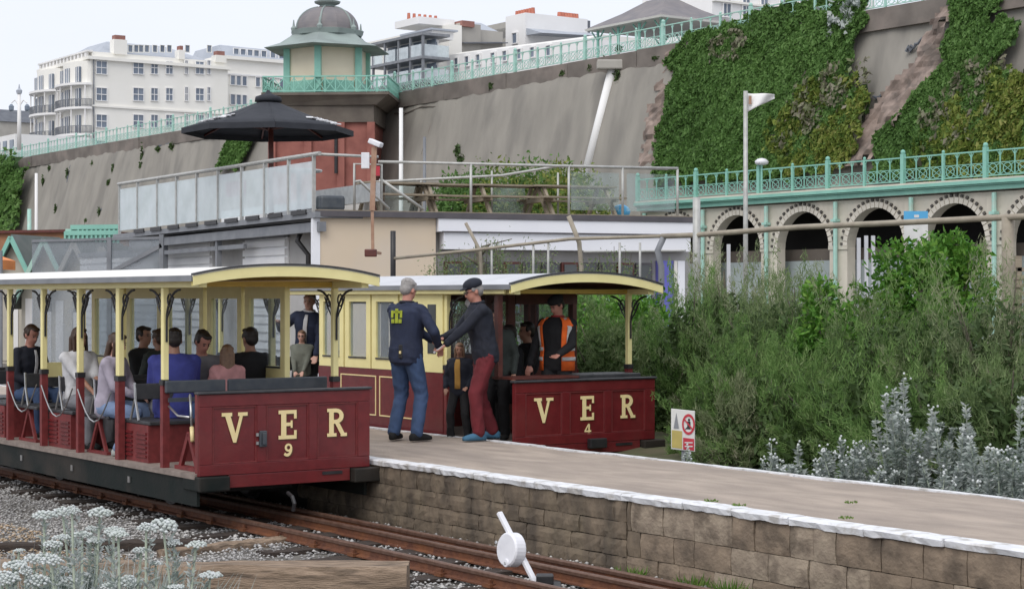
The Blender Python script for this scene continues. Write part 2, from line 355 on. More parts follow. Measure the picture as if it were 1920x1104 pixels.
ORD = ['first', 'second', 'third', 'fourth', 'fifth', 'sixth', 'seventh', 'eighth', 'ninth', 'tenth', 'eleventh', 'twelfth', 'thirteenth', 'fourteenth', 'fifteenth', 'sixteenth', 'seventeenth', 'eighteenth', 'nineteenth', 'twentieth'] + ['twenty-' + w for w in ('first', 'second', 'third', 'fourth', 'fifth', 'sixth', 'seventh', 'eighth', 'ninth')] + ['thirtieth'] + ['thirty-' + w for w in ('first', 'second', 'third', 'fourth', 'fifth')]
def px_of(v): return CX + v[0] / v[1] * F
def ranked(objs, text):
    for i, o in enumerate(sorted(objs, key=lambda o: px_of(o.location))): o['label'] = text % ORD[i]
def cliff_t(z): return 57.0 - .3 * (TOP_Z - z)
def on_cliff(px, py, out=0.0):
    r = (px - CX) / F; q = (HY - py) / F
    # ((rY-Ox)Px+(Y-Oy)Py) = 57-.3*(TOP-EYE-qY)
    A_ = r * P2[0] + P2[1] - .3 * q; B_ = 57 - .3 * (TOP_Z - EYE) + O2[0] * P2[0] + O2[1] * P2[1] - out
    Y = B_ / A_; return Vector((r * Y, Y, EYE + q * Y))
# cliff wall sheet
S0, S1, NS, NZ = -176.0, -14.0, 400, 40
vs = []
ph = RNG.uniform(0, 6, 8)
for i in range(NS + 1):
    s = S0 + (S1 - S0) * i / NS
    for k in range(NZ + 1):
        z = GR_Z - .2 + (TOP_Z - GR_Z + .2) * k / NZ
        d = .10 * sin(s * .55 + ph[0]) * sin(z * .5 + ph[1]) + .05 * sin(s * 1.9 + z * .3 + ph[2]) + .03 * sin(s * 4.7 + ph[3]) + .25 * sin(s * .09 + ph[4])
        vs.append(tuple(W(s, cliff_t(z) - d * min(1, (TOP_Z - z) / 1.5), z)))
K = NZ + 1
fs = [(i * K + k, (i + 1) * K + k, (i + 1) * K + k + 1, i * K + k + 1) for i in range(NS) for k in range(NZ)]
MB().add(vs, fs).build('cliff_wall', 'cliff_concrete', smooth=True, kind='structure')
# land and road on top of it
MB().hexa([W(-330, 57.02, 8), W(S1, 57.02, 8), W(S1, 330, 8), W(-330, 330, 8)][::-1], [W(-330, 57.02, TOP_Z - .02), W(S1, 57.02, TOP_Z - .02), W(S1, 330, TOP_Z - .02), W(-330, 330, TOP_Z - .02)][::-1]).build('clifftop_ground', 'road', kind='structure')
# parapet band along the top edge, in lengths
pb = thing('parapet_band', 'weathered brown parapet band along the top edge of the cliff wall', 'parapet', W(-100, 57, TOP_Z - 1.2), ROT, kind='structure')
s = S0
while s < S1:
    L_ = RNG.uniform(5, 9); e = min(s + L_, S1); d = RNG.uniform(-.03, .03)
    MB().box(s + 100, e + 100 - .05, -.42 + d, .4, .15, 1.2 + RNG.uniform(-.03, .03)).build('parapet_length', 'cliff_top_band', pb); s = e
def inpoly(x, y, poly):
    c = np.zeros(len(x), bool); n = len(poly)
    for i in range(n):
        x1, y1 = poly[i]; x2, y2 = poly[(i + 1) % n]
        cond = ((y1 > y) != (y2 > y)) & (x < (x2 - x1) * (y - y1) / ((y2 - y1) + 1e-9) + x1); c ^= cond
    return c
def to_wall(poly): return [(st_of(on_cliff(x, y))[0], on_cliff(x, y).z) for x, y in poly]
def nz(s, z, k=1.0, o=0):
    s = s + .4 * np.sin(z * 1.7 + o); z = z + .5 * np.sin(s * .9 + o)
    return (np.sin(s * 1.1 * k + o) * np.sin(z * 1.3 * k + o * 2) + .6 * np.sin(s * 2.7 * k + z * 1.9 * k + o) + .4 * np.sin(s * 5.1 * k - z * 4.3 * k + o * 3)) / 2
def cliff_patch(name, label, cat, polypx, sheet, leaf, n, size, thick=.35, step=.35, seed=0, edge=.4, group=None, droop=.6):
    poly = to_wall(polypx); xs = [p[0] for p in poly]; zs = [p[1] for p in poly]
    x0, x1, z0, z1 = min(xs), max(xs), min(zs), max(zs)
    nx, nzz = int((x1 - x0) / step) + 2, int((z1 - z0) / step) + 2
    S, Z = np.meshgrid(x0 + np.arange(nx) * step, z0 + np.arange(nzz) * step, indexing='ij')
    dpt = thick * (.55 + .5 * nz(S, Z, .8, seed)) + .06 * RNG.normal(size=S.shape)
    jx = edge * nz(S, Z, 2.1, seed + 5)
    root = thing(name, label, cat, W((x0 + x1) / 2, cliff_t(z0), z0), ROT, group)
    L0 = np.array(root.location)
    def loc(S_, Z_, D_):
        T_ = 57 - .3 * (TOP_Z - Z_) - np.maximum(D_, .04) - .05
        return np.stack([S_ - (x0 + x1) / 2, T_ - cliff_t(z0), Z_ - z0], -1)
    if sheet:
        inside = inpoly((S + jx)[:-1, :-1].ravel() + step / 2, (Z + jx)[:-1, :-1].ravel() + step / 2, poly).reshape(nx - 1, nzz - 1)
        V = loc(S, Z, dpt).reshape(-1, 3); fs = []
        for i in range(nx - 1):
            for k in range(nzz - 1):
                if inside[i, k]: a = i * nzz + k; fs.append((a, a + nzz, a + nzz + 1, a + 1))
        me = bpy.data.meshes.new(name + '_sheet'); me.from_pydata([tuple(v) for v in V], [], fs); me.materials.append(MATS[sheet])
        bm = bmesh.new(); bm.from_mesh(me); bmesh.ops.delete(bm, geom=[v for v in bm.verts if not v.link_faces], context='VERTS'); bm.to_mesh(me); bm.free()
        if not leaf: me.polygons.foreach_set('use_smooth', [False] * len(me.polygons))
        link('rock_face' if not leaf else 'stem_mat', me, root)
    if leaf:
        s_ = RNG.uniform(x0 - .3, x1 + .3, n * 3); z_ = RNG.uniform(z0 - .2, z1 + .2, n * 3)
        j = edge * nz(s_, z_, 2.1, seed + 5); m = inpoly(s_ + j, z_ + j, poly); s_ = s_[m][:n]; z_ = z_[m][:n]; k = len(s_)
        D_ = thick * (.55 + .5 * nz(s_, z_, .8, seed)) + RNG.uniform(-.02, .22, k) + .1 * np.maximum(nz(s_, z_, 3.3, seed + 1), 0)
        P = loc(s_, z_, D_)
        A = RNG.normal(size=(k, 3)) * .5 + np.array([0, -.35, -droop]); A /= np.linalg.norm(A, axis=1, keepdims=True)
        B = perp(A); sz = size * RNG.uniform(.5, 1.4, (k, 1))
        o = link('foliage', quads_mesh('leaves', P, A * sz, B * sz * .55, leaf), root); o['kind'] = 'stuff'
    return root
M('ivy_sheet', (.02, .045, .012), (.03, .07, .016), 1.5, rough=.9, bump=.8, bscale=6)
M('heath_sheet', (.05, .05, .03), (.08, .08, .05), 1.5, rough=.95, bump=.8, bscale=6)
cliff_patch('rock_outcrop', 'pinkish broken rock strip at the left edge of the big ivy sheet on the cliff', 'rock', [(1250, 105), (1272, 100), (1268, 150), (1250, 230), (1235, 310), (1205, 310), (1228, 215), (1243, 150)], 'cliff_rock', None, 0, 0, .5, .25, 1)
cliff_patch('rock_outcrop', 'large pale rock gully between the ivy sheet and the right hand ivy on the cliff', 'rock', [(1752, 45), (1790, 15), (1800, 80), (1765, 140), (1725, 190), (1700, 225), (1655, 262), (1640, 310), (1595, 310), (1618, 240), (1655, 190), (1690, 152), (1738, 100)], 'cliff_rock', None, 0, 0, .7, .25, 2)
cliff_patch('ivy', 'broad sheet of deep green ivy hanging down the cliff wall right of the bare concrete', 'ivy', [(1262, 112), (1300, 66), (1380, 44), (1450, 20), (1500, 8), (1600, -14), (1628, 15), (1632, 45), (1606, 85), (1602, 130), (1638, 185), (1622, 235), (1604, 300), (1500, 335), (1232, 345), (1245, 262), (1258, 190), (1270, 140)], 'ivy_sheet', 'ivy_leaf', 78000, .125, .55, .4, 3)
cliff_patch('ivy', 'ragged green ivy on the cliff wall at the far right beyond the rock gully', 'ivy', [(1800, -10), (1872, -10), (1880, 30), (1912, 52), (1908, 85), (1880, 112), (1868, 140), (1960, 160), (1960, 330), (1640, 330), (1655, 248), (1702, 212), (1742, 158), (1782, 112), (1792, 40)], 'ivy_sheet', 'ivy_leaf', 44000, .12, .5, .4, 4)
cliff_patch('shrub_patch', 'yellow green shrubs low on the cliff below the ivy sheet, left of the rock gully', 'shrub', [(1470, 215), (1540, 150), (1590, 170), (1640, 200), (1600, 315), (1480, 318)], 'heath_sheet', 'ivy_yellow', 9000, .18, .75, .4, 5, edge=1.5)
cliff_patch('shrub_patch', 'yellow flowering shrubs on the cliff above the terrace at the right edge of the photo', 'shrub', [(1745, 250), (1800, 190), (1870, 145), (1960, 125), (1960, 330), (1760, 330)], 'heath_sheet', 'ivy_yellow', 12000, .17, .75, .4, 6, edge=1.5)
cliff_patch('heath_patch', 'greyish heath plants mixed into the right side of the ivy sheet', 'shrub', [(1500, 160), (1560, 128), (1618, 130), (1630, 180), (1560, 240), (1510, 270), (1490, 230)], None, 'heath_grey', 700, .16, .85, .4, 7, edge=2.2)
cliff_patch('heath_patch', 'grey heath plants on the cliff beside the yellow shrubs at the far right', 'shrub', [(1760, 195), (1830, 120), (1900, 150), (1880, 230), (1780, 285)], None, 'heath_grey', 800, .16, .85, .4, 8, edge=2.2)
cliff_patch('pale_weeds', 'pale silvery weeds near the top right of the broad ivy sheet', 'shrub', [(1560, 15), (1612, 20), (1618, 60), (1570, 55)], None, 'silver_leaf', 420, .16, 1.0, .4, 12, edge=1.5)
cliff_patch('pale_weeds', 'small pale plant patch high in the middle of the broad ivy sheet', 'shrub', [(1350, 70), (1410, 66), (1405, 105), (1360, 110)], None, 'heath_grey', 420, .15, .9, .4, 13, edge=1.5)
cliff_patch('ivy', 'narrow green strip of ivy on the cliff behind the black parasol', 'ivy', [(452, 235), (492, 235), (458, 312), (412, 320)], 'ivy_sheet', 'ivy_leaf', 5000, .2, .5, .4, 9)
cliff_patch('bush_mass', 'leafy green bush mass at the far left end of the cliff wall', 'bush', [(-60, 300), (30, 296), (66, 318), (58, 380), (40, 440), (-60, 445)], 'ivy_sheet', 'ivy_leaf', 12000, .3, 2.2, .6, 10, edge=1.0)
tuft_spots = [(1112, 128, 8, 6), (1162, 148, 8, 14), (1140, 118, 12, 8), (926, 162, 7, 6), (1165, 92, 6, 6), (862, 284, 8, 12), (868, 300, 9, 8), (130, 326, 5, 10), (96, 316, 4, 4), (177, 308, 4, 5), (215, 318, 5, 12), (207, 342, 5, 5), (270, 292, 5, 18), (268, 312, 4, 8), (300, 280, 8, 5), (325, 275, 8, 5), (190, 400, 5, 10), (108, 392, 3, 6), (165, 415, 5, 4), (84, 340, 4, 8), (1060, 138, 7, 4), (1235, 110, 9, 4)]
wh = ['at the foot of the white drainpipe head', 'just right of the drainpipe head', 'under the parapet by the drainpipe', 'under the railing right of the lift tower', 'below the pagoda shelter railing', 'on the concrete above the green hedge', 'lower of two above the green hedge']
weeds = []
for i, (x, y, w, h) in enumerate(tuft_spots):
    p = on_cliff(x, y); n = 90
    k = RNG.normal(size=(n, 2)) * .5
    kpx = p.y / F
    P = np.stack([k[:, 0] * w * kpx, -.12 - .15 * RNG.random(n), k[:, 1] * h * kpx], -1); A = rand_dirs(n) * .14
    o = link('weed_tuft', quads_mesh('weed', P, A, perp(A) * .08, 'tamarisk_core'), None, W(st_of(p)[0], cliff_t(p.z), p.z), (0, 0, ROT))
    lab = ('dark weed tuft growing ' + wh[i]) if i < len(wh) else 'small dark weed growing in a crack of the concrete cliff wall'
    tag(o, lab, 'weed', 'weeds in the cracks of the cliff wall')
    if i >= len(wh): weeds.append(o)
ranked(weeds, 'small dark weed in the cliff wall cracks, %s from the left of the small ones')

cliff_o = bpy.data.objects['cliff_wall']
for pl_, w_ in (([(126, 345), (132, 322), (134, 308)], .16), ([(166, 332), (180, 306)], .12), ([(262, 320), (268, 302), (283, 284)], .22), ([(204, 352), (212, 336), (224, 316)], .14), ([(262, 286), (300, 276), (345, 262)], .12), ([(185, 412), (194, 392)], .18),
               ([(1246, 150), (1238, 190), (1224, 235), (1210, 292)], .2), ([(1612, 178), (1650, 181), (1680, 179)], .1), ([(1745, 66), (1716, 84), (1700, 98)], .12), ([(1632, 46), (1700, 36), (1752, 20)], .1), ([(1085, 150), (1060, 230), (1048, 300)], .05), ([(1180, 120), (1168, 200), (1160, 296)], .05), ([(940, 180), (915, 260), (908, 296)], .05), ([(820, 200), (790, 290)], .05), ([(1000, 170), (1080, 152), (1240, 122)], .06), ([(740, 215), (900, 185), (1000, 168)], .06)):
    q = [on_cliff(x, y, .0) for x, y in pl_]; pts = []
    for a_, b2 in zip(q, q[1:]):
        for i in range(6): v = a_.lerp(b2, i / 6); pts.append(v + Vector((RNG.normal() * .04, -.02, RNG.normal() * .08)))
    pts.append(q[-1]); MB().tube(pts, [w_ * RNG.uniform(.4, 1) for _ in pts], 5).build('crack', 'chimney_dark' if w_ > .09 else 'cliff_top_band', cliff_o)
# ---------------------------------------------------------------- railings
def rail_panel(L_, h, rings=3, r=.03):
    b = MB(); b.bar((0, 0, h), (L_, 0, h), r * 2.4, r * 2); b.bar((0, 0, .1), (L_, 0, .1), r * 2, r * 1.6)
    b.bar((0, 0, h * .55), (L_, 0, h * .55), r * 1.1)
    for i in range(rings):
        x0 = L_ * i / rings; w = L_ / rings; c = x0 + w / 2
        if i: b.bar((x0, 0, .1), (x0, 0, h), r * 1.5)
        n = 10; rr = min(w * .42, h * .2)
        for k in range(n):
            a0, a1 = 2 * pi * k / n, 2 * pi * (k + 1) / n; zc = .1 + h * .235
            b.bar((c + rr * cos(a0), 0, zc + rr * sin(a0)), (c + rr * cos(a1), 0, zc + rr * sin(a1)), r * 1.0)
        for sg in (-1, 1): b.bar((c - w * .45, 0, .1 + h * .235 + sg * h * .2), (c + w * .45, 0, .1 + h * .235 - sg * h * .2), r * .8)
        # curved ogee bracket under the top rail
        b.bar((x0, 0, h * .78), (x0 + w * .2, 0, h), r * .8); b.bar((x0 + w, 0, h * .78), (x0 + w * .8, 0, h), r * .8)
    return b
def railing(name, label, s0, s1, t, z, bay, h, mat, postr=.06, bigevery=4, panel_kw={}):
    root = thing(name, label, 'railing', W(s0, t, z), ROT)
    pm = rail_panel(bay, h, **panel_kw).mesh('railing_panel', mat)
    po = MB(); po.box(-postr, postr, -postr, postr, 0, h * 1.05); po.ell((0, 0, h * 1.1), postr * 1.3, 8, 5)
    pom = po.mesh('post', mat)
    pb_ = MB(); pb_.box(-postr * 1.6, postr * 1.6, -postr * 1.6, postr * 1.6, 0, h * 1.15); pb_.ell((0, 0, h * 1.22), postr * 2, 8, 5); pbm = pb_.mesh('big_post', mat)
    n = int(round((s1 - s0) / bay))
    for i in range(n):
        link('railing_panel', pm, root, (i * bay, 0, 0)); link('post', pbm if i % bigevery == 0 else pom, root, (i * bay, 0, 0))
    return root
railing('clifftop_railing', 'long pale green ironwork railing along the top of the cliff wall', -172, -34, 56.75, TOP_Z, 2.4, 1.15, 'teal_pale', .055, 3)

# ---------------------------------------------------------------- arched terrace
TT, TZ = 50.6, 6.5
root = thing('arched_terrace', 'cream stone terrace of tall arches with green ironwork below the cliff', 'terrace', W(-45, TT, GR_Z), ROT); root['base_z'] = GR_Z
BW, AR, SPR = 4.55, 1.72, 3.85
centres = [-55.6 + BW * k for k in range(7)]           # along the railway direction
def arch_mesh():
    b = MB(); z1 = 5.95; n = 18
    for i in range(n):
        a0, a1 = pi - pi * i / n, pi - pi * (i + 1) / n
        x0, x1 = AR * cos(a0), AR * cos(a1); q0, q1 = SPR + AR * sin(a0), SPR + AR * sin(a1)
        b.add([(x0, 0, q0), (x1, 0, q1), (x1, 0, z1), (x0, 0, z1), (x0, .5, q0), (x1, .5, q1), (x1, .5, z1), (x0, .5, z1)],
              [(0, 1, 2, 3), (7, 6, 5, 4), (0, 4, 5, 1), (3, 2, 6, 7)])
    return b
am = MB(); am.v, am.f = arch_mesh().v, arch_mesh().f; am.v = [(x, y, z - GR_Z) for x, y, z in am.v]
spm = am.mesh('arch', 'terrace_stone', fix=False)
pr = MB(); hw = BW / 2 - AR
pr.box(-hw, hw, -.004, .5, 0, 5.95 - GR_Z); pr.box(-hw - .04, hw + .04, -.06, -.006, SPR - .1 - GR_Z, SPR + .08 - GR_Z)
prm = pr.mesh('pier', 'terrace_stone')
rg = MB(); n = 22; st = MB()
for i in range(n):
    a0, a1 = pi - pi * (i + .08) / n, pi - pi * (i + .92) / n; am_ = (a0 + a1) / 2
    r0, r1 = AR - .01, AR + .24
    P_ = [(r0 * cos(a0), r0 * sin(a0)), (r0 * cos(a1), r0 * sin(a1)), (r1 * cos(a1), r1 * sin(a1)), (r1 * cos(a0), r1 * sin(a0))]
    rg.prism([(x, -.06, SPR + z - GR_Z) for x, z in P_], (0, 1, 0), .058)
    aa = pi - pi * (i + .3) / n; ab = pi - pi * (i + .7) / n
    P_ = [(r_ * cos(a_), r_ * sin(a_)) for r_, a_ in ((AR + .26, aa), (AR + .26, ab), (AR + .38, ab), (AR + .38, aa))]
    st.prism([(x, -.09, SPR + z - GR_Z) for x, z in P_], (0, 1, 0), .085)
rgm = rg.mesh('arch_ring', 'voussoir'); stm = st.mesh('stud_ring', 'stud_dark')
pil = MB(); pil.tube([(0, -.2, 0), (0, -.2, 5.9 - GR_Z)], .1, 8); pil.box(-.15, .15, -.36, -.065, 5.0 - GR_Z, 5.12 - GR_Z); pil.box(-.16, .16, -.36, -.064, 0, .5)
pilm = pil.mesh('iron_column', 'teal_pale')
for c in centres:
    link('arch', spm, root, (c + 45, 0, 0)); link('arch_ring', rgm, root, (c + 45, 0, 0))
    o = link('stud_ring', stm, root, (c + 45, 0, 0)); o['kind'] = 'stuff'
for k in range(8):
    x = -55.6 - BW / 2 + BW * k + 45
    link('pier', prm, root, (x, 0, 0)); link('iron_column', pilm, root, (x, 0, 0))
xa, xb = -55.6 - BW / 2 - .5 + 45, -55.6 + BW * 6.5 + .5 + 45
MB().box(xa, xb, -.1, 4.1, 6.0, 6.38).build('deck', 'grey_wall_far', root)
MB().box(xa, xb, -.28, -.102, 6.02, 6.2).build('lower_beam', 'teal', root)
b = MB(); b.box(xa, xb, -.5, -.103, 6.28, 6.42); b.box(xa, xb, -.38, -.104, 6.21, 6.275); b.build('cornice_beam', 'teal', root)
MB().box(xa, xb, -.45, .2, 6.425, 6.5).build('kerb', 'terrace_stone', root)
MB().box(xa, xb, 2.4, 2.5, GR_Z, 5.99).build('back_wall', 'arch_back_shade', root)
MB().box(xa, xb, 1.0, 1.06, GR_Z, 3.3).build('hoarding', 'hoarding', root, label='blue grey hoarding standing inside the arches')
MB().box(xa, xb, 1.2, 1.3, 1.2, 3.85).build('inner_parapet', 'brown_stone', root)
railing('terrace_railing', 'sea green ironwork railing with ring pattern along the arched terrace', -58.3, -25, TT - .28, 6.5, 2.28, 1.12, 'teal', .055, 2, dict(rings=3, r=.028))
# white globe lamp on the terrace railing
g = thing('terrace_lamp', 'small white lamp head on the terrace railing left of the flagpole base', 'lamp', W(s_on(1437, TT), TT - .3, 6.5), ROT)
MB().tube([(0, 0, 0), (0, 0, 1.35)], .05).build('lamp_post', 'teal', g)
MB().lathe([(.1, 1.33), (.3, 1.38), (.34, 1.5), (.2, 1.62), (.03, 1.66)], 12).build('lamp_head', 'lever_white', g, smooth=True)

# ================================================================ platform
S_A, S_B = -24.0, 12.0
MB().hexa([W(S_A, .06, GR_Z), W(S_B, .06, GR_Z), W(S_B, 2.26, GR_Z), W(S_A, 2.26, GR_Z)][::-1], [W(S_A, .06, -.05), W(S_B, .06, -.05), W(S_B, 2.26, -.05), W(S_A, 2.26, -.05)][::-1]).build('platform_core', 'mortar', kind='structure')
pf = thing('platform', None, None, W(0, 0, GR_Z), ROT, kind='structure'); pf['base_z'] = GR_Z
NX, NY = 180, 12; vs = []
for i in range(NX + 1):
    x = S_A + (S_B - S_A) * i / NX
    for k in range(NY + 1):
        y = .145 + (2.22 - .145) * k / NY
        vs.append((x, y, -.012 + .006 * sin(x * 1.7 + y * 2) + .004 * sin(x * 5.1 - y * 4)))
K = NY + 1
MB().add(vs, [(i * K + k, (i + 1) * K + k, (i + 1) * K + k + 1, i * K + k + 1) for i in range(NX) for k in range(NY)]).build('platform_surface', 'platform_top', pf, smooth=True)
# white edging, slab by slab, with worn uneven edges
def edging(y_in, y_out, drop, name, mat, lens, rough=.008):
    s = S_A
    while s < S_B:
        L_ = RNG.uniform(*lens); e = min(s + L_, S_B); n = 8; b = MB(); jz = RNG.uniform(-.004, .004); jy = RNG.uniform(-.005, .005)
        rings = []
        for i in range(n + 1):
            x = s + .004 + (e - s - .008) * i / n
            r_ = lambda a=rough: RNG.uniform(-a, a)
            yo, yi = y_out + jy + r_() * .5, y_in + r_()
            sg = 1 if y_in > y_out else -1
            rings.append([(x, yi, jz), (x, yo + .012 * sg, jz + r_(.002)), (x, yo, jz - .012 + r_(.003)), (x, yo + .01 * sg + r_(.008), jz - drop + r_(.006)), (x, yi, jz - drop)])
        b.loft(rings).build(name, mat, pf); s = e
edging(.15, -.03, .055, 'edge_slab', 'white_paint_worn', (.55, .95))
edging(2.225, 2.31, .07, 'rear_edge_slab', 'white_paint_worn', (.8, 1.2), .008)
# front wall: big weathered blocks on the right, rough coated wall on the left
def block(x0, x1, z0, z1, y, mat, nm='block', j=.0035, dep=.09):
    jit = lambda: RNG.uniform(-j, j)
    n = 4; m = 3; b = MB(); vs = []; bul = RNG.uniform(0, .006)
    for i in range(n + 1):
        for k in range(m + 1):
            e = (i in (0, n)) + (k in (0, m))
            vs.append((x0 + (x1 - x0) * i / n + jit() * .5, y - (.008 + bul if e == 0 else .004 if e == 1 else -.004) + jit() * .9, z0 + (z1 - z0) * k / m + jit() * .5))
    base = len(vs)
    for (i, k) in ((0, 0), (n, 0), (n, m), (0, m)): vs.append((x0 + (x1 - x0) * i / n, y + dep, z0 + (z1 - z0) * k / m))
    ix = lambda i, k: i * (m + 1) + k
    fs = [(ix(i, k), ix(i + 1, k), ix(i + 1, k + 1), ix(i, k + 1)) for i in range(n) for k in range(m)]
    fs.append(tuple([ix(i, 0) for i in range(n + 1)][::-1] + [base, base + 1]))
    fs.append(tuple([ix(i, m) for i in range(n + 1)] + [base + 2, base + 3]))
    fs.append(tuple([ix(0, k) for k in range(m + 1)] + [base + 3, base]))
    fs.append(tuple([ix(n, k) for k in range(m + 1)][::-1] + [base + 1, base + 2][::1]))
    return b.add(vs, fs).build(nm, mat, pf, smooth=False)
zc = [(-.645, -.5), (-.494, -.295), (-.289, -.06)]
for ci, (z0, z1) in enumerate(zc):
    s = 3.95 + (.0, .17, .05)[ci]
    block(3.95, s - .01, z0, z1, 0.0, 'wall_render') if s > 3.96 else None
    while s < 9.8:
        L_ = RNG.uniform(.36, .44)
        if RNG.random() < .2: L_ *= .6
        block(s, s + L_ - .009, z0, z1, RNG.uniform(-.006, .006), 'block_pale' if RNG.random() < .5 else 'block_concrete', 'concrete_block'); s += L_
zc = [(-.645, -.515), (-.51, -.375), (-.37, -.235), (-.23, -.06)]
for ci, (z0, z1) in enumerate(zc):
    s = -1.4 - .2 * (ci % 2)
    while s < 3.9:
        L_ = RNG.uniform(.2, .42); e = min(s + L_, 3.94)
        block(s, e - .005, z0, z1, RNG.uniform(-.005, .006), 'wall_render', 'wall_stone', j=.007); s = e
# weeds on the platform edge and at the wall foot
def tuft(name, label, p, n, r, h, mat, cat='weed', group=None, blade=.007):
    k = n; ang = RNG.uniform(0, 2 * pi, k); rr = r * np.sqrt(RNG.random(k))
    base = np.stack([rr * np.cos(ang), rr * np.sin(ang), np.zeros(k)], -1)
    A = np.stack([np.cos(ang) * .5, np.sin(ang) * .5, np.ones(k)], -1) + RNG.normal(size=(k, 3)) * .35
    A[:, 2] = np.abs(A[:, 2]) + .15
    A = A / np.linalg.norm(A, axis=1, keepdims=True) * (h * RNG.uniform(.4, 1, (k, 1))) / 2
    o = link(name, quads_mesh(name, base + A, A, perp(A) * blade, mat), None, p); tag(o, label, cat, group)
    return o
pw = []
for px, py in ((1332, 940), (1385, 948), (1586, 972), (1596, 943)):
    tuft('weed', None, ground_at(px, py, 0.0), 34, .05, .03, 'grass_leaf'); w_ = bpy.context.scene.objects
    COL.objects[-1]['label'] = 'tiny green weed growing out of the platform surface near its white edge'; COL.objects[-1]['category'] = 'weed'; COL.objects[-1]['group'] = 'weeds on the platform surface'; pw.append(COL.objects[-1])
ranked(pw, 'tiny green weed on the platform surface, %s from the left of the four')
gc = []
for i, (ss, hh) in enumerate(((4.9, .12), (5.35, .16), (5.55, .1), (6.1, .14), (6.5, .2), (6.8, .22), (7.1, .12), (4.2, .1))):
    gc.append(tuft('grass_clump', 'clump', W(ss, -.12 - .05 * (i % 3), GR_Z + .02), 110, .12, hh, 'grass_leaf', 'grass', 'grass clumps at the foot of the platform wall', .006))
ranked(gc, 'green grass clump at the foot of the block wall, %s from the left')

# ================================================================ track
def rail_prof(s0, s1, t, name, label, grp, z=RAIL_Z, mat='rail_rust'):
    root = thing(name, label, 'rail', W(s0, t, z - .1), ROT, grp)
    L_ = s1 - s0
    n = 60; web = MB(); head = MB()
    pf_ = [(-.045, 0), (.045, 0), (.045, .012), (.012, .022), (.01, .07), (-.01, .07), (-.012, .022), (-.045, .012)]
    web.loft([[(L_ * i / n, y + .002 * sin(i * 1.7), zz) for y, zz in pf_] for i in range(n + 1)]).build('rail_web', mat, root)
    hp = [(-.024, .071), (.024, .071), (.026, .095), (.018, .104), (-.018, .104), (-.026, .095)]
    head.loft([[(L_ * i / n, y + .002 * sin(i * 1.7), zz) for y, zz in hp] for i in range(n + 1)]).build('rail_head', 'rail_top', root)
    return root
rail_prof(-24, 9, -.57, 'running_rail', 'rusty running rail of the track nearest the platform wall', 'rusty rails of the near track')
rail_prof(-24, 9, -1.41, 'running_rail', 'rusty running rail on the far side of the near track from the platform', 'rusty rails of the near track')
rail_prof(-24, 9, -.78, 'third_rail', 'rusty third rail lying just inside the rail nearest the platform', 'rusty rails of the near track', RAIL_Z - .012)
rail_prof(-6.4, -3.7, -3.2, 'spare_rail', 'short dark rusty rail lying by itself in the ballast behind the silver plants', None, RAIL_Z - .03)
for ss in np.arange(-9.5, 8.6, .68):
    for k in (0,):
        j = RNG.uniform(-.05, .05)
        b = MB(); x = ss + j; w = .12 + RNG.uniform(-.015, .015)
        rings = []
        for i in range(9):
            y = -1.95 + 1.7 * i / 8; e = .006
            rings.append([(x - w + RNG.uniform(-e, e), y, -.71), (x + w + RNG.uniform(-e, e), y, -.71), (x + w + RNG.uniform(-e, e), y, -.603 + RNG.uniform(-e, e)), (x - w + RNG.uniform(-e, e), y, -.603 + RNG.uniform(-e, e))])
        o = b.loft(rings).build('sleeper', 'sleeper_wood', None)
        me = o.data; c = W(x, -1.1, -.71)
        me.transform(Matrix.Translation((-x, 1.1, .71))); o.location = c; o.rotation_euler.z = ROT
        tag(o, 'dark wooden sleeper bedded in grey ballast under the near track', 'sleeper', 'sleepers under the near track')
# rail chairs (bolted fastenings) per sleeper
chm = MB(); chm.box(-.05, .05, -.07, .07, 0, .03); chm.box(-.02, .02, .03, .05, .03, .06); chm.box(-.02, .02, -.05, -.03, .03, .06); chmesh = chm.mesh('rail_chair', 'rail_rust')
for ss in np.arange(-9.5, 8.6, .68):
    for t in (-.57, -1.41):
        o = link('rail_chair', chmesh, None, W(ss, t, -.6), (0, 0, ROT)); tag(o, 'rusty iron chair holding a rail to its sleeper on the near track', 'rail chair', 'iron chairs under the near rails')
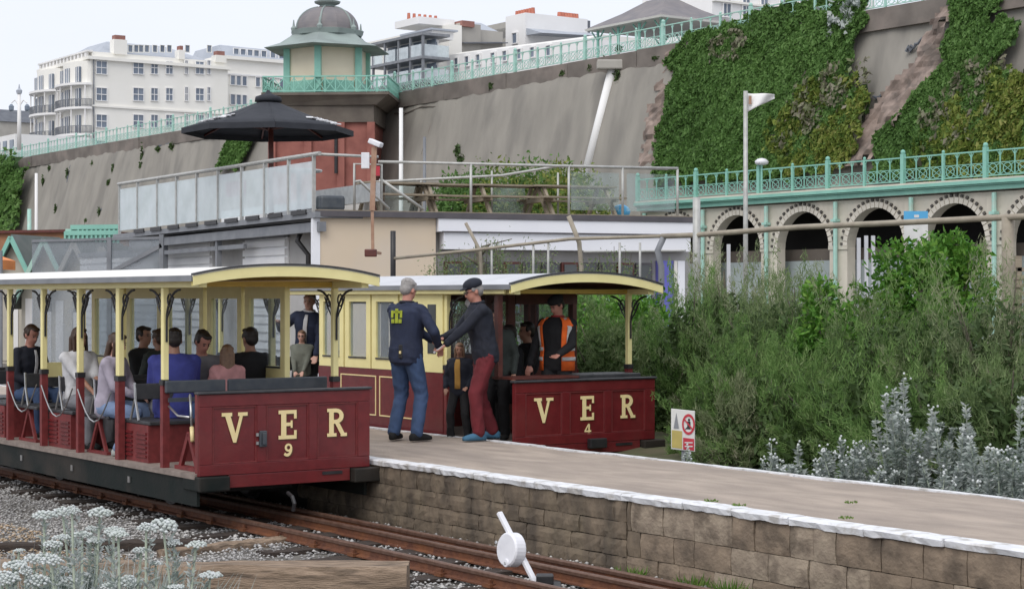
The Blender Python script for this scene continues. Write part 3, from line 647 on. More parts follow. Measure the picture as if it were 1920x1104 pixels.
# ballast, real stones
def stones(name, region, n, size, mat, zb, label):
    base_v = np.array([(1, 0, 0), (0, 1, 0), (-1, 0, 0), (0, -1, 0), (0, 0, .8), (0, 0, -.8)], float); base_f = np.array([(0, 1, 4), (1, 2, 4), (2, 3, 4), (3, 0, 4), (1, 0, 5), (2, 1, 5), (3, 2, 5), (0, 3, 5)])
    s0, s1, t0, t1 = region; S = RNG.uniform(s0, s1, n); T = RNG.uniform(t0, t1, n)
    c = np.stack([O2[0] + S * E2[0] + T * P2[0], O2[1] + S * E2[1] + T * P2[1], zb + RNG.uniform(-.02, .015, n) + .012 * np.sin(S * 2.1) * np.sin(T * 3)], -1)
    a = RNG.uniform(0, 2 * pi, n); sc = size * RNG.uniform(.5, 1.4, n)
    V = base_v[None] * RNG.uniform(.55, 1.15, (n, 6, 1)) * sc[:, None, None] * np.array([1, .8, .6])
    x = V[..., 0] * np.cos(a)[:, None] - V[..., 1] * np.sin(a)[:, None]; y = V[..., 0] * np.sin(a)[:, None] + V[..., 1] * np.cos(a)[:, None]
    V = np.stack([x, y, V[..., 2]], -1) + c[:, None]
    Fc = (base_f[None] + (np.arange(n) * 6)[:, None, None]).reshape(-1)
    me = bpy.data.meshes.new(name); me.vertices.add(n * 6); me.vertices.foreach_set('co', V.astype(np.float32).ravel())
    me.loops.add(n * 24); me.loops.foreach_set('vertex_index', Fc.astype(np.int32)); me.polygons.add(n * 8)
    me.polygons.foreach_set('loop_start', np.arange(0, n * 24, 3, dtype=np.int32)); me.update(calc_edges=True); me.materials.append(MATS[mat])
    return tag(link(name, me), label, None, None, 'stuff')
stones('ballast', (-10, 6.5, -5.4, -1.9), 34000, .020, 'stone_grey', GR_Z + .02, 'grey ballast stones around the near track')
stones('ballast', (-7, 9, -1.9, -.02), 15000, .024, 'stone_grey', GR_Z + .015, 'grey ballast stones between the near rails')
stones('shingle', (-8, 4.0, -6.0, -3.0), 14000, .02, 'stone_tan', GR_Z + .03, 'tan beach shingle in front of the track')
# timbers in the foreground
def timber(label, p, q, w, h, mat='old_timber', name='timber_baulk', cat='timber'):
    p, q = Vector(p), Vector(q); L_ = (q - p).length; a = math.atan2(q.y - p.y, q.x - p.x); n = 24; rings = []
    for i in range(n + 1):
        e = .012; x = L_ * i / n; j = lambda: RNG.uniform(-e, e)
        rings.append([(x, -w / 2 + j(), 0), (x, w / 2 + j(), 0), (x, w / 2 + j(), h * .8), (x, w / 2 - .03 + j(), h + j()), (x, j(), h + j()), (x, -w / 2 + .03 + j(), h + j()), (x, -w / 2 + j(), h * .8 + j())])
    o = MB().loft(rings).build(name, mat); o.location = p; o.rotation_euler.z = a; return tag(o, label, cat)
timber('long weathered timber baulk with split dark face along the bottom of the photo', (-5.4, 14.0, GR_Z - .06), (-.78, 13.85, GR_Z - .06), .3, .28)
timber('half buried plank lying behind the dome headed silver plants', (-5.6, 15.9, GR_Z), (-2.75, 16.3, GR_Z), .16, .09, 'sleeper_wood', 'plank', 'plank')
timber('short pale plank end lying in ballast beside the near rail', (-3.0, 15.75, GR_Z), (-1.98, 16.7, GR_Z), .14, .07, 'old_timber', 'plank', 'plank')

# ---------------------------------------------------------------- point lever with white weight
lv = thing('point_lever', 'white point lever with round counterweight beside the near rail', 'lever', (.21, 13.75, GR_Z), 0)
b0 = Vector((0, 0, .12)); tip = at(936, 960, 14.1) - Vector((.21, 13.75, GR_Z)); bot = at(1008, 1100, 13.8) - Vector((.21, 13.75, GR_Z))
d = (tip - bot).normalized()
MB().bar(bot - d * .12, tip, .045, .03).build('lever_arm', 'lever_white', lv, bevel=.006)
c = at(959, 1030, 13.95) - Vector((.21, 13.75, GR_Z)); ax = Vector((-.80, -.58, .10)).normalized()
R_ = ax.to_track_quat('Z', 'X').to_matrix()
def disc(r, h, cen, n=28, bev=.012):
    b = MB(); rings = []
    for rr, zz in ((r - bev, -h / 2), (r, -h / 2 + bev), (r, h / 2 - bev), (r - bev, h / 2)):
        rings.append([cen + R_ @ Vector((rr * cos(2 * pi * k / n) , rr * sin(2 * pi * k / n), zz)) for k in range(n)])
    return b.loft(rings)
disc(.13, .105, c).build('counterweight', 'lever_white', lv, smooth=False, bevel=.003)
disc(.032, .02, c + ax * .073 + Vector((.02, -.01, -.1)), 14, .004).build('weight_bolt', 'lever_white', lv)
disc(.012, .012, c + ax * .085 + Vector((.02, -.01, -.1)), 8, .002).build('bolt_head', 'steel', lv)
disc(.014, .01, c + ax * .07 + Vector((-.06, .03, .05)), 8, .002).build('bolt_head', 'steel', lv)
b = MB(); b.box(-.12, .16, -.12, .12, 0, .09); b.box(-.03, .1, -.06, .06, .09, .16); b.build('lever_base', 'black_iron', lv, bevel=.01)
# ================================================================ buildings on the cliff top (each in the s/t frame unless said)
def window(root, plane, u, z, w, h, glass='window_glass_far', frame='stucco_white', cross=True, fw=.09):
    """plane: ('s', value) faces +s, u runs along t;  ('t', value) faces -t, u runs along s. local coords of root = (s,t) offsets"""
    kind, v = plane
    def bx(b, u0, u1, z0, z1, d0, d1):
        if kind == 's': b.box(v + d0, v + d1, u0, u1, z0, z1)
        else: b.box(u0, u1, v - d1, v - d0, z0, z1)
    f = MB()
    bx(f, u - w / 2 - fw, u + w / 2 + fw, z + h, z + h + fw, .02, .16); bx(f, u - w / 2 - fw, u + w / 2 + fw, z - fw, z, .02, .2)
    bx(f, u - w / 2 - fw, u - w / 2, z, z + h, .02, .16); bx(f, u + w / 2, u + w / 2 + fw, z, z + h, .02, .16)
    if cross: bx(f, u - w / 2, u + w / 2, z + h * .47, z + h * .53, .05, .1); bx(f, u - .03, u + .03, z, z + h, .05, .101)
    fo = f.build('window', frame, root)
    p = MB(); bx(p, u - w / 2, u + w / 2, z, z + h, .01, .04); po = p.build('pane', glass, fo)
    if 'base_z' in root: 
        me = po.data; me.transform(Matrix.Translation((0, 0, -root['base_z'])))
    return fo
def bld(name, label, s, t, z=TOP_Z, cat='building'):
    o = thing(name, label, cat, W(s, t, z), ROT); o['base_z'] = float(z); return o
def Ys(s, t): return W(s, t).y

# --- big cream hotel
HS, HT = st_of(((170 - CX) / F * 230, 230.0)); HT = float(HT); HS = float(HS)
h = bld('hotel_building', 'big cream stucco hotel with curved balconied front and slate attic', HS, HT)
def hz(py): return zat(py, 230.0)
def tt(px): return t_on(px, HS) - HT
def sh(px): return s_on(px, HT) - HS
tE = tt(427); sW = sh(78)
MB().box(sW, 0, 0, tE, TOP_Z, hz(112)).build('wall', 'stucco_cream', h)
MB().box(sW - .5, .5, -.5, tE + .3, hz(112), hz(106)).build('cornice', 'stucco_cream', h)
MB().box(sW + .3, -.2, .3, tE - .1, hz(106), hz(96)).build('attic_wall', 'stucco_cream', h)
MB().box(.02, .22, 0, tE, hz(200), hz(196.5)).build('string_course', 'stucco_cream', h)
a, b_ = hz(97), hz(66)
MB().hexa([(sW + 1, 1.2, a), (-.6, 1.2, a), (-.6, tE - 2, a), (sW + 1, tE - 2, a)], [(sW + 6, 4, b_), (-4.5, 4.0, b_), (-4.5, tE - 7, b_), (sW + 6, tE - 7, b_)]).build('roof', 'grey_roof_far', h)
for px, w in ((190, 1.35), (259, 1.35), (289, .9), (317, .9), (349, .35), (374, 1.1), (391, .4)):
    for py in (139, 189, 239, 288): window(h, ('s', 0), tt(px), zat(py, W(HS, HT + tt(px)).y), w, 1.55 if w > .5 else 1.7)
for px in (245, 256, 265, 276, 291, 305, 318, 352, 393):
    window(h, ('s', -.2), tt(px), zat(98, W(HS, HT + tt(px)).y), .55, .85, frame='stucco_cream', cross=False, fw=.06)
for (p0, p1, y0, y1) in ((213, 238, 98, 70), (404, 424, 98, 84), (335, 346, 98, 80)):
    MB().box(-1.2, .1, tt(p0), tt(p1), hz(y0), hz(y1)).build('chimney_stack', 'stucco_cream', h)
    MB().box(-1, 0, tt(p0) + .2, tt(p1) - .2, hz(y1), hz(y1) + .55).build('chimney_pots', 'chimney_brick', h)
MB().tube([(.12, .35, TOP_Z), (.12, .35, hz(112))], .1, 6).build('downpipe', 'grey_steel', h)
# curved bays with iron balconies on the sea front
bayc = [sW * .23, sW * .77]
for ci, c in enumerate(bayc):
    b = MB(); n = 12; rr = abs(sW) * .23
    ring = [(c + rr * cos(a_), 0.02 - 1.5 * sin(a_)) for a_ in [pi * k / n for k in range(n + 1)]]
    b.prism([(x, y, TOP_Z) for x, y in ring], (0, 0, 1), hz(114) - TOP_Z).build('bow_wall', 'stucco_cream', h)
    for zc_ in (hz(205), hz(255), hz(160), hz(297)):
        slab = [(c + (rr + .5) * cos(a_), -2.7 * sin(a_) - .03) for a_ in [pi * k / n for k in range(n + 1)]]
        MB().prism([(x, y, zc_) for x, y in slab], (0, 0, 1), .28).build('balcony_slab', 'stucco_white', h)
    for zc_ in (hz(205) + .28, hz(255) + .28):
        rb = MB()
        pts = [(c + (rr + .45) * cos(a_), -2.6 * sin(a_) - .05, 0) for a_ in [pi * k / 26 for k in range(27)]]
        for i in range(26):
            p, q = Vector(pts[i]), Vector(pts[i + 1])
            rb.bar(p + Vector((0, 0, zc_ + .95)), q + Vector((0, 0, zc_ + .95)), .07); rb.bar(p + Vector((0, 0, zc_ + .2)), q + Vector((0, 0, zc_ + .2)), .05)
            rb.bar(p + Vector((0, 0, zc_)), p + Vector((0, 0, zc_ + .95)), .06)
            m_ = (p + q) / 2; rb.bar(m_ + Vector((0, 0, zc_)), m_ + Vector((0, 0, zc_ + .95)), .06)
        rb.build('balcony_railing', 'balcony_iron_far', h)
    for zc_ in (hz(196), hz(246), hz(288), hz(146)):
        for a_ in (.28, .5, .72):
            x = c + rr * cos(pi * a_); y = -1.5 * sin(pi * a_)
            f = MB(); f.box(x - .62, x + .62, y - .1, y + .2, zc_ - .5, zc_ + 2.0 if zc_ < hz(150) - .1 else zc_ + 1.4); f.build('window', 'window_glass_far', h)
            for k in (-.62, 0, .62): f = MB().box(x + k - .05, x + k + .05, y - .14, y - .102, zc_ - .5, zc_ + (2.0 if zc_ < hz(150) - .1 else 1.4)).build('window_bar', 'stucco_white', h)
    for k in range(5):
        a_ = pi * (.1 + .2 * k); x = c + (rr + .35) * cos(a_); y = -2.4 * sin(a_) - .05
        MB().tube([(x, y, TOP_Z), (x, y, hz(160))], .09, 6).build('balcony_column', 'stucco_white', h)
b = MB(); b.box(sW - .3, 0, -.45, .3, hz(97), hz(94)); 
for k in range(14): b.box(sW + k * abs(sW) / 14, sW + k * abs(sW) / 14 + .5, -.35, 0, hz(106), hz(97))
b.build('parapet_balustrade', 'stucco_white', h)
# --- hotel wing further right
g = bld('hotel_wing', 'lower cream wing with slate mansard beyond the hotel, left of the lift tower', HS - 3, HT + tE + .5)
def t2(px): return t_on(px, HS - 3) - (HT + tE + .5)
Yw = 250.0
MB().box(-12, 0, 0, t2(700), TOP_Z, zat(122, Yw)).build('wall', 'stucco_cream', g)
MB().box(-12, .5, -.1, t2(700), zat(122, Yw), zat(116, Yw)).build('cornice', 'stucco_cream', g)
MB().hexa([(-11, .5, zat(116, Yw)), (-.2, .5, zat(116, Yw)), (-.2, t2(700), zat(116, Yw)), (-11, t2(700), zat(116, Yw))], [(-10, 1, zat(92, Yw)), (-2.4, 1, zat(92, Yw)), (-2.4, t2(700), zat(96, Yw)), (-10, t2(700), zat(96, Yw))]).build('mansard_roof', 'grey_roof_far', g)
for px in (448, 461, 474, 486, 500, 517, 533):
    window(g, ('s', -.9), t2(px), zat(115, Yw), .7, 1.1, cross=False)
for px in (436, 447, 458, 483, 496, 509, 528, 541):
    window(g, ('s', 0), t2(px), zat(168, Yw), .6, 1.2, cross=False); window(g, ('s', 0), t2(px), zat(204, Yw), .6, 1.3, cross=False)
MB().box(.01, .2, 0, t2(700), zat(150, Yw), zat(147, Yw)).build('string_course', 'stucco_white', g)
# --- far left pale house
g = bld('far_house', 'small pale house with slate gable at the far left beyond the lamp standard', *st_of(((5 - CX) / F * 290, 290.0)))
MB().box(-9, 0, -3, 9, TOP_Z, zat(228, 290)).build('wall', 'grey_wall_far', g)
MB().add([(-9.3, -3.3, zat(228, 290)), (.3, -3.3, zat(228, 290)), (.3, 9, zat(228, 290)), (-9.3, 9, zat(228, 290)), (-4.5, -3.3, zat(200, 290)), (-4.5, 9, zat(200, 290))], [(0, 1, 4), (1, 2, 5, 4), (2, 3, 5), (3, 0, 4, 5), (0, 3, 2, 1)]).build('roof', 'chimney_dark', g)
g = bld('low_terrace_row', 'row of low white houses with bay windows left of the hotel foot', *st_of(((-40 - CX) / F * 200, 200.0)))
MB().box(0, 14, -1, 7, TOP_Z, zat(262, 195)).build('wall', 'stucco_white', g)
for k in range(7): MB().box(.6 + k * 2, 1.6 + k * 2, -1.1, -.99, zat(290, 195), zat(272, 195)).build('window', 'window_glass_far', g)

# --- glass balcony building right of the lift tower
S1_, T1_ = st_of(((793 - CX) / F * 150, 150.0)); S1_ = float(S1_); T1_ = float(T1_)
g = bld('glass_balcony_building', 'white modern block with glazed corner balconies right of the lift tower', S1_, T1_)
z = lambda py: zat(py, 150.0)
sl = s_on(696, T1_) - S1_; tr = t_on(842, S1_) - T1_
MB().box(sl, -1.6, 1.6, tr, TOP_Z, z(66)).build('wall', 'stucco_white', g)
for zz, nm in ((z(66), 'roof_slab'), (z(110), 'balcony_slab'), (z(155), 'balcony_slab')):
    MB().box(sl - .3, .15, -.15, tr, zz, zz + .22).build(nm, 'grey_steel', g)
MB().box(sl + 1.5, -2.4, 2.4, tr + 2, z(66) + .22, z(46)).build('penthouse', 'stucco_white', g)
MB().box(sl + 1.2, -2.0, 2.1, tr + 2.2, z(46), z(46) + .15).build('penthouse_roof', 'grey_roof_far', g)
for px in (700, 722, 748, 770, 793):
    MB().box(s_on(px, T1_) - S1_ - .1, s_on(px, T1_) - S1_ + .08, -.08, .1, TOP_Z, z(66)).build('balcony_post', 'balcony_iron_far', g)
for k in range(4):
    x0 = sl + abs(sl) * k / 4 + .15; x1 = sl + abs(sl) * (k + 1) / 4 - .15
    for zz in (z(110), z(155)): MB().box(x0, x1, -.06, -.03, zz + .25, zz + 1.2).build('glass_panel', 'terrace_glass', g)
    for zz in (z(108), z(153)): MB().box(x0 + .1, x1 - .3, 1.5, 1.58, zz + .3, zz + 1.7).build('window', 'window_glass_far', g)
for zz in (z(110), z(155)):
    MB().box(-.06, -.03, .1, tr, zz + .25, zz + 1.2).build('glass_panel', 'terrace_glass', g); MB().box(-1.58, -1.5, 1.8, tr - .2, zz + .3, zz + 1.7).build('window', 'window_glass_far', g)
# cream stack and grey block behind
Yb = 158.0; S2_, T2_ = [float(v) for v in st_of(((842 - CX) / F * Yb, Yb))]
g = bld('cream_stack_building', 'cream end wall with chimneys and grey roof behind the glazed balcony block', S2_, T2_)
z = lambda py: zat(py, Yb)
tA = t_on(866, S2_) - T2_; tB = t_on(905, S2_) - T2_; tC = t_on(950, S2_) - T2_
MB().box(-14, 0, 0, tA, TOP_Z, z(46)).build('wall', 'stucco_cream', g)
MB().box(-14, -.3, tA + .01, tB, TOP_Z, z(40)).build('wall', 'grey_wall_far', g)
MB().box(-14, -.6, tB + .01, tC, TOP_Z, z(48)).build('wall', 'grey_wall_far', g)
MB().hexa([(-5, tB - 2, z(62)), (.2, tB - 2, z(80)), (.2, tC, z(72)), (-5, tC, z(62))], [(-5, tB - 2, z(60)), (.2, tB - 2, z(78)), (.2, tC, z(70)), (-5, tC, z(60))]).build('roof', 'chimney_dark', g)
MB().hexa([(-13, tB, z(48)), (-1, tB, z(48)), (-1, tC, z(48)), (-13, tC, z(48))], [(-9, tB + 1.2, z(22)), (-4, tB + 1.2, z(22)), (-4, tC, z(22)), (-9, tC, z(22))]).build('attic_roof', 'grey_roof_far', g)
MB().box(-5, -1, -2.4, tA - .1, z(46), z(33)).build('chimney_stack', 'stucco_white', g)
for k in range(6): MB().lathe([(.16, 0), (.13, .55)], 8, (-3, -2.2 + k * .55, z(33))).build('chimney_pot', 'terracotta', g)
MB().box(-1.2, 0.02, tA + .02, tA + 1.3, z(47), z(36)).build('chimney_stack', 'chimney_brick', g)
# white long house
Yc = 138.0; S3_, T3_ = [float(v) for v in st_of(((1100 - CX) / F * Yc, Yc))]
g = bld('long_white_house', 'long white house with small square windows behind the cliff railing', S3_, T3_)
z = lambda py: zat(py, Yc); sL = s_on(838, T3_) - S3_
Yl = W(S3_ + sL, T3_).y
MB().hexa([(sL, 0, TOP_Z), (0, 0, TOP_Z), (0, 8, TOP_Z), (sL, 8, TOP_Z)], [(sL, 0, zat(104, Yl)), (0, 0, z(72)), (0, 8, z(72)), (sL, 8, zat(104, Yl))]).build('wall', 'stucco_white', g)
for i, px in enumerate((857, 877, 898, 926, 948, 975, 1000, 1030)):
    s_ = s_on(px, T3_) - S3_; Y_ = W(S3_ + s_, T3_).y
    window(g, ('t', 0), s_, zat(127 - i * 3.2, Y_), .55, .75, cross=False)
MB().hexa([(sL, .2, zat(104, Yl)), (0, .2, z(72)), (0, 7, z(72)), (sL, 7, zat(104, Yl))], [(sL, 1.5, zat(96, Yl)), (0, 1.5, z(62)), (0, 7, z(62)), (sL, 7, zat(96, Yl))]).build('roof', 'roof_white', g)
Yd = 165.0; S4_, T4_ = [float(v) for v in st_of(((985 - CX) / F * Yd, Yd))]
g = bld('white_tower_house', 'white stuccoed house end with red chimney pots above the long white house', S4_, T4_)
z = lambda py: zat(py, Yd); tw = t_on(985, S4_) - T4_; sl = s_on(948, T4_) - S4_
MB().box(sl, 0, 0, 7, TOP_Z, z(24)).build('wall', 'stucco_white', g)
for k in range(7): MB().lathe([(.2, 0), (.16, .55)], 8, (sl + .4 + k * abs(sl) / 7.5, 1, z(24))).build('chimney_pot', 'terracotta', g)
window(g, ('t', 0), sl * .5, z(78), .7, .9, cross=False)
tq = t_on(1030, S4_) - T4_; tq2 = t_on(1066, S4_) - T4_; tq3 = t_on(1108, S4_) - T4_; tq4 = t_on(1145, S4_) - T4_
g2 = bld('slate_roofed_houses', 'slate roofed houses with a dark chimney block and red pots left of the pagoda shelter', S4_ - .5, T4_)
MB().box(-6, -.5, .1, tq, TOP_Z, z(33)).build('wall', 'grey_wall_far', g2); 
MB().hexa([(-8, .1, z(60)), (3, .1, z(68)), (3, tq3, z(62)), (-8, tq3, z(50))], [(-8, .1, z(44)), (-1, .1, z(44)), (-1, tq3, z(42)), (-8, tq3, z(40))]).build('roof', 'grey_roof_far', g2)
MB().box(-3, -.9, tq, tq2, z(60), z(27)).build('chimney_stack', 'chimney_brick', g2)
MB().box(-2.4, .4, tq2 - .3, tq3, z(62), z(26)).build('chimney_stack', 'chimney_dark', g2)
for k in range(7): MB().lathe([(.26, 0), (.2, .75)], 8, (-1, tq2 + .1 + k * (tq3 - tq2 - .5) / 6.5, z(26))).build('chimney_pot', 'terracotta', g2)
for k in range(5): MB().lathe([(.22, 0), (.17, .5)], 8, (-2, tq + .4 + k * .55, z(27))).build('chimney_pot', 'terracotta', g2)
MB().hexa([(-7, tq3 - 1, z(64)), (2.5, tq3 - 1, z(74)), (2.5, tq4 + 4, z(72)), (-7, tq4 + 4, z(64))], [(-7, tq3 - 1, z(40)), (-3, tq3 - 1, z(40)), (-3, tq4 + 4, z(44)), (-7, tq4 + 4, z(44))]).build('roof', 'grey_roof_far', g2)
# row behind the shelter
Ye = 150.0; S5_, T5_ = [float(v) for v in st_of(((1330 - CX) / F * Ye, Ye))]
g = bld('white_regency_row', 'white regency fronts with tall windows peeping over the railing right of the shelter', S5_, T5_)
z = lambda py: zat(py, Ye); tR = t_on(1640, S5_) - T5_
MB().box(-9, 0, .3, tR, TOP_Z, z(-40)).build('wall', 'stucco_white', g)
for px in (1362, 1398, 1432, 1468, 1505):
    window(g, ('s', 0), t_on(px, S5_) - T5_, z(28), .8, 2.2, cross=True)
MB().box(.01, .3, .3, tR, z(2), z(-2)).build('string_course', 'stucco_cream', g)
# --- pagoda shelter on the promenade
Yp = 111.0; cs = at(1240, 90, Yp)
S6, T6 = [float(v) for v in st_of(cs)]
g = bld('promenade_shelter', 'open green shelter with low slate pagoda roof on the cliff top', S6, T6)
z = lambda py: zat(py, Yp)
ez = z(50)
rw, rd = 3.3, 2.9
def hip(x, y, zb, x2, y2, zt, nm, mt):
    return MB().hexa([(-x, -y, zb), (x, -y, zb), (x, y, zb), (-x, y, zb)], [(-x2, -y2, zt), (x2, -y2, zt), (x2, y2, zt), (-x2, y2, zt)]).build(nm, mt, g)
hip(3.6, 3.0, ez - .12, 3.65, 3.05, ez, 'eaves_board', 'stucco_cream')
hip(3.6, 3.0, ez + .002, 2.0, 1.5, ez + .85, 'roof', 'slate_roof'); hip(1.99, 1.49, ez + .852, .9, .4, ez + 1.6, 'roof_cap', 'slate_roof')
MB().lathe([(.25, 0), (.3, .15), (.12, .3), (.16, .5), (.02, .9)], 10, (0, 0, ez + 1.6)).build('finial', 'teal', g)
for x in (-3, -1, 1, 3):
    for y in (-2.5, 2.5):
        MB().tube([(x, y, TOP_Z), (x, y, ez - .12)], .09, 8).build('post', 'teal', g)
        b = MB(); b.bar((x, y, ez - .75), (x + .6, y, ez - .15), .07); b.bar((x, y, ez - .75), (x - .6, y, ez - .15), .07); b.build('bracket', 'teal', g)
MB().box(-2.9, 2.9, -.05, .05, TOP_Z, TOP_Z + .9).build('bench_back', 'mahogany', g)

# ================================================================ lift tower
Lc = Vector(((614 - CX) / F * 124, 124.0)); LS, LT = [float(v) for v in st_of(Lc)]
g = bld('lift_tower', 'lift tower of red brick with a green and cream kiosk under a slate dome', LS, LT, GR_Z); g.rotation_euler.z = radians(-4)
z = lambda py: zat(py, 124.0); OCT = radians(-33)
fl = z(183)
def oc(r0, z0, r1, z1, nm, mt, n=8): return MB().lathe([(r0, z0), (r1, z1)], n, (0, 0, 0), OCT + .45 * 0).build(nm, mt, g)
MB().box(-3.3, 3.3, -2.2, 12, GR_Z, z(236)).build('brick_shaft', 'brick_red', g)
for x in (-3.3, -.9, 1.3, 3.3): MB().box(x - .25, x + .25, -2.45, -2.19, GR_Z, z(236)).build('brick_pier', 'brick_red', g)
MB().box(-3.4, 3.5, -2.45, 12, z(236), z(205)).build('frieze', 'brown_stone', g)
MB().hexa([(-3.42, -2.5, z(205)), (3.7, -2.7, z(205)), (3.7, 12, z(205)), (-3.42, 12, z(205))], [(-3.8, -3.1, z(188)), (4.5, -3.1, z(188)), (4.5, 12, z(188)), (-3.8, 12, z(188))]).build('corbel', 'brown_stone', g)
MB().box(-3.85, 4.6, -3.2, 12, z(187.9), fl).build('balcony_floor', 'brown_stone', g)
MB().tube([(1.0, -2.5, z(330)), (1.0, -2.5, z(262)), (1.0, -2.25, z(255))], .12, 8).build('vent_pipe', 'black_iron', g)
R = 2.72
zb, ze = fl, z(84)
for k in range(6):
    a0, a1 = OCT + pi / 3 * k, OCT + pi / 3 * (k + 1)
    p, q = Vector((R * cos(a0), R * sin(a0), 0)), Vector((R * cos(a1), R * sin(a1), 0)); nrm = ((p + q) / 2).normalized()
    MB().bar(p * .985 + Vector((0, 0, (zb + ze) / 2)), q * .985 + Vector((0, 0, (zb + ze) / 2)), .12, ze - zb).build('kiosk_wall', 'panel_cream', g)
    MB().bar(p * 1.03 + Vector((0, 0, zb)), p * 1.03 + Vector((0, 0, ze)), .42, .42, (1, 0, 0)).build('pilaster', 'teal', g)
    MB().bar(p.lerp(q, .12) * 1.03 + Vector((0, 0, zb + .45)), p.lerp(q, .88) * 1.03 + Vector((0, 0, zb + .45)), .12, .9).build('dado_panel', 'teal', g)
    MB().bar(p.lerp(q, .12) * 1.03 + Vector((0, 0, ze - .25)), p.lerp(q, .88) * 1.03 + Vector((0, 0, ze - .25)), .12, .4).build('frieze_board', 'teal_pale', g)
prof = [(4.35, z(97)), (4.4, z(96)), (3.3, z(86)), (2.6, z(73)), (2.5, z(70))]
MB().lathe(prof, 6, (0, 0, 0), OCT).build('eaves_roof', 'copper_roof', g)
MB().lathe([(2.36, z(70)), (2.42, z(66)), (2.5, z(61)), (2.3, z(60))], 12, (0, 0, 0), OCT).build('dome_gutter', 'copper_roof', g)
dp = [(2.15 * cos(a_) ** .8 if a_ < 1.4 else .5, z(60) + (z(14) - z(60)) * sin(a_)) for a_ in [i * 1.35 / 10 for i in range(11)]]
MB().lathe(dp, 12, (0, 0, 0), OCT).build('dome', 'slate_roof', g)
for k in range(6):
    a_ = OCT + pi / 3 * k; MB().tube([(r_ * 1.01 * cos(a_), r_ * 1.01 * sin(a_), z_) for r_, z_ in dp], .06, 6).build('dome_rib', 'copper_roof', g)
    MB().lathe([(.14, 0), (.2, .25), (.08, .4), (.03, .8)], 8, (2.35 * cos(a_), 2.35 * sin(a_), z(64))).build('corner_finial', 'copper_roof', g)
MB().lathe([(.6, z(14)), (.5, z(11)), (.85, z(7)), (.9, z(4)), (.5, z(1)), (.15, z(-14)), (.05, z(-30))], 12).build('lantern_cap', 'copper_roof', g)
# railing around the balcony
b = MB()
for (p, q) in (((-3.75, -3.1), (4.5, -3.1)), ((4.5, -3.1), (4.5, 4)), ((-3.75, -3.1), (-3.75, 4))):
    n = 12
    for i in range(n + 1):
        u = i / n; x, y = p[0] + (q[0] - p[0]) * u, p[1] + (q[1] - p[1]) * u; b.bar((x, y, fl), (x, y, fl + 1.05), .07)
        if i < n:
            x2, y2 = p[0] + (q[0] - p[0]) * (i + 1) / n, p[1] + (q[1] - p[1]) * (i + 1) / n
            b.bar((x, y, fl + .1), (x2, y2, fl + .95), .05); b.bar((x2, y2, fl + .1), (x, y, fl + .95), .05)
    b.bar((*p, fl + 1.05), (*q, fl + 1.05), .09); b.bar((*p, fl + .1), (*q, fl + .1), .08)
b.build('balcony_railing', 'teal', g)

# --- white lamp standard at far left, poles in front of the cliff
def pole(name, label, px, pyb, pyt, Y, r, mat, cat='pole', head=None, base_z=None):
    p = at(px, pyb, Y); zb_ = p.z if base_z is None else base_z; h_ = zat(pyt, Y) - zb_
    o = thing(name, label, cat, (p.x, Y, zb_)); MB().tube([(0, 0, 0), (0, 0, h_)], r, 8, r * .75).build('pole_shaft', mat, o, smooth=True)
    return o, h_
o, h_ = pole('lamp_standard', 'ornate white twin lamp standard on the cliff top at the left edge', 36, 300, 176, 175, .22, 'stucco_white', 'street lamp', base_z=TOP_Z)
for sx in (-1, 1):
    MB().tube([(0, 0, h_ - 1.2), (sx * .4, 0, h_ - .6), (sx * .75, 0, h_ - .9)], .07, 6).build('lamp_arm', 'stucco_white', o)
    MB().lathe([(.1, 0), (.24, .15), (.26, .5), (.1, .7)], 8, (sx * .75, 0, h_ - 1.7)).build('lantern', 'window_glass_far', o)
MB().lathe([(.25, 0), (.3, .3), (.1, .5), (.03, .9)], 8, (0, 0, h_)).build('finial', 'grey_roof_far', o)
pole('white_pole', 'tall white pole in front of the cliff right of the lift tower', 752, 430, 203, 100, .14, 'stucco_white', base_z=GR_Z)
pole('white_pole', 'white pole at the left end of the cliff wall beside the bush mass', 68, 500, 325, 150, .16, 'stucco_white', base_z=GR_Z)
pole('short_post', 'small pale blue post with white top left of the white pole at the cliff end', 55, 440, 392, 140, .2, 'teal_pale', base_z=GR_Z)
pole('dark_pole', 'slim dark pole in front of the cliff, right of the tall white pole', 796, 430, 257, 98, .1, 'balcony_iron_far', base_z=GR_Z)
# big white drainpipe down the battered wall
a, b_ = on_cliff(1148, 132, .25), on_cliff(1098, 330, .25)
dp_ = thing('drainpipe', 'fat white drainpipe slanting down the concrete cliff wall', 'pipe', b_)
MB().tube([(0, 0, 0), (a - b_)], .27, 12).build('pipe', 'stucco_white', dp_, smooth=True)
b = MB(); v = a - b_; b.box(v.x - .9, v.x + .9, v.y - .6, v.y + .2, v.z + .0, v.z + .55); b.build('hopper_head', 'grey_wall_far', dp_, bevel=.08)
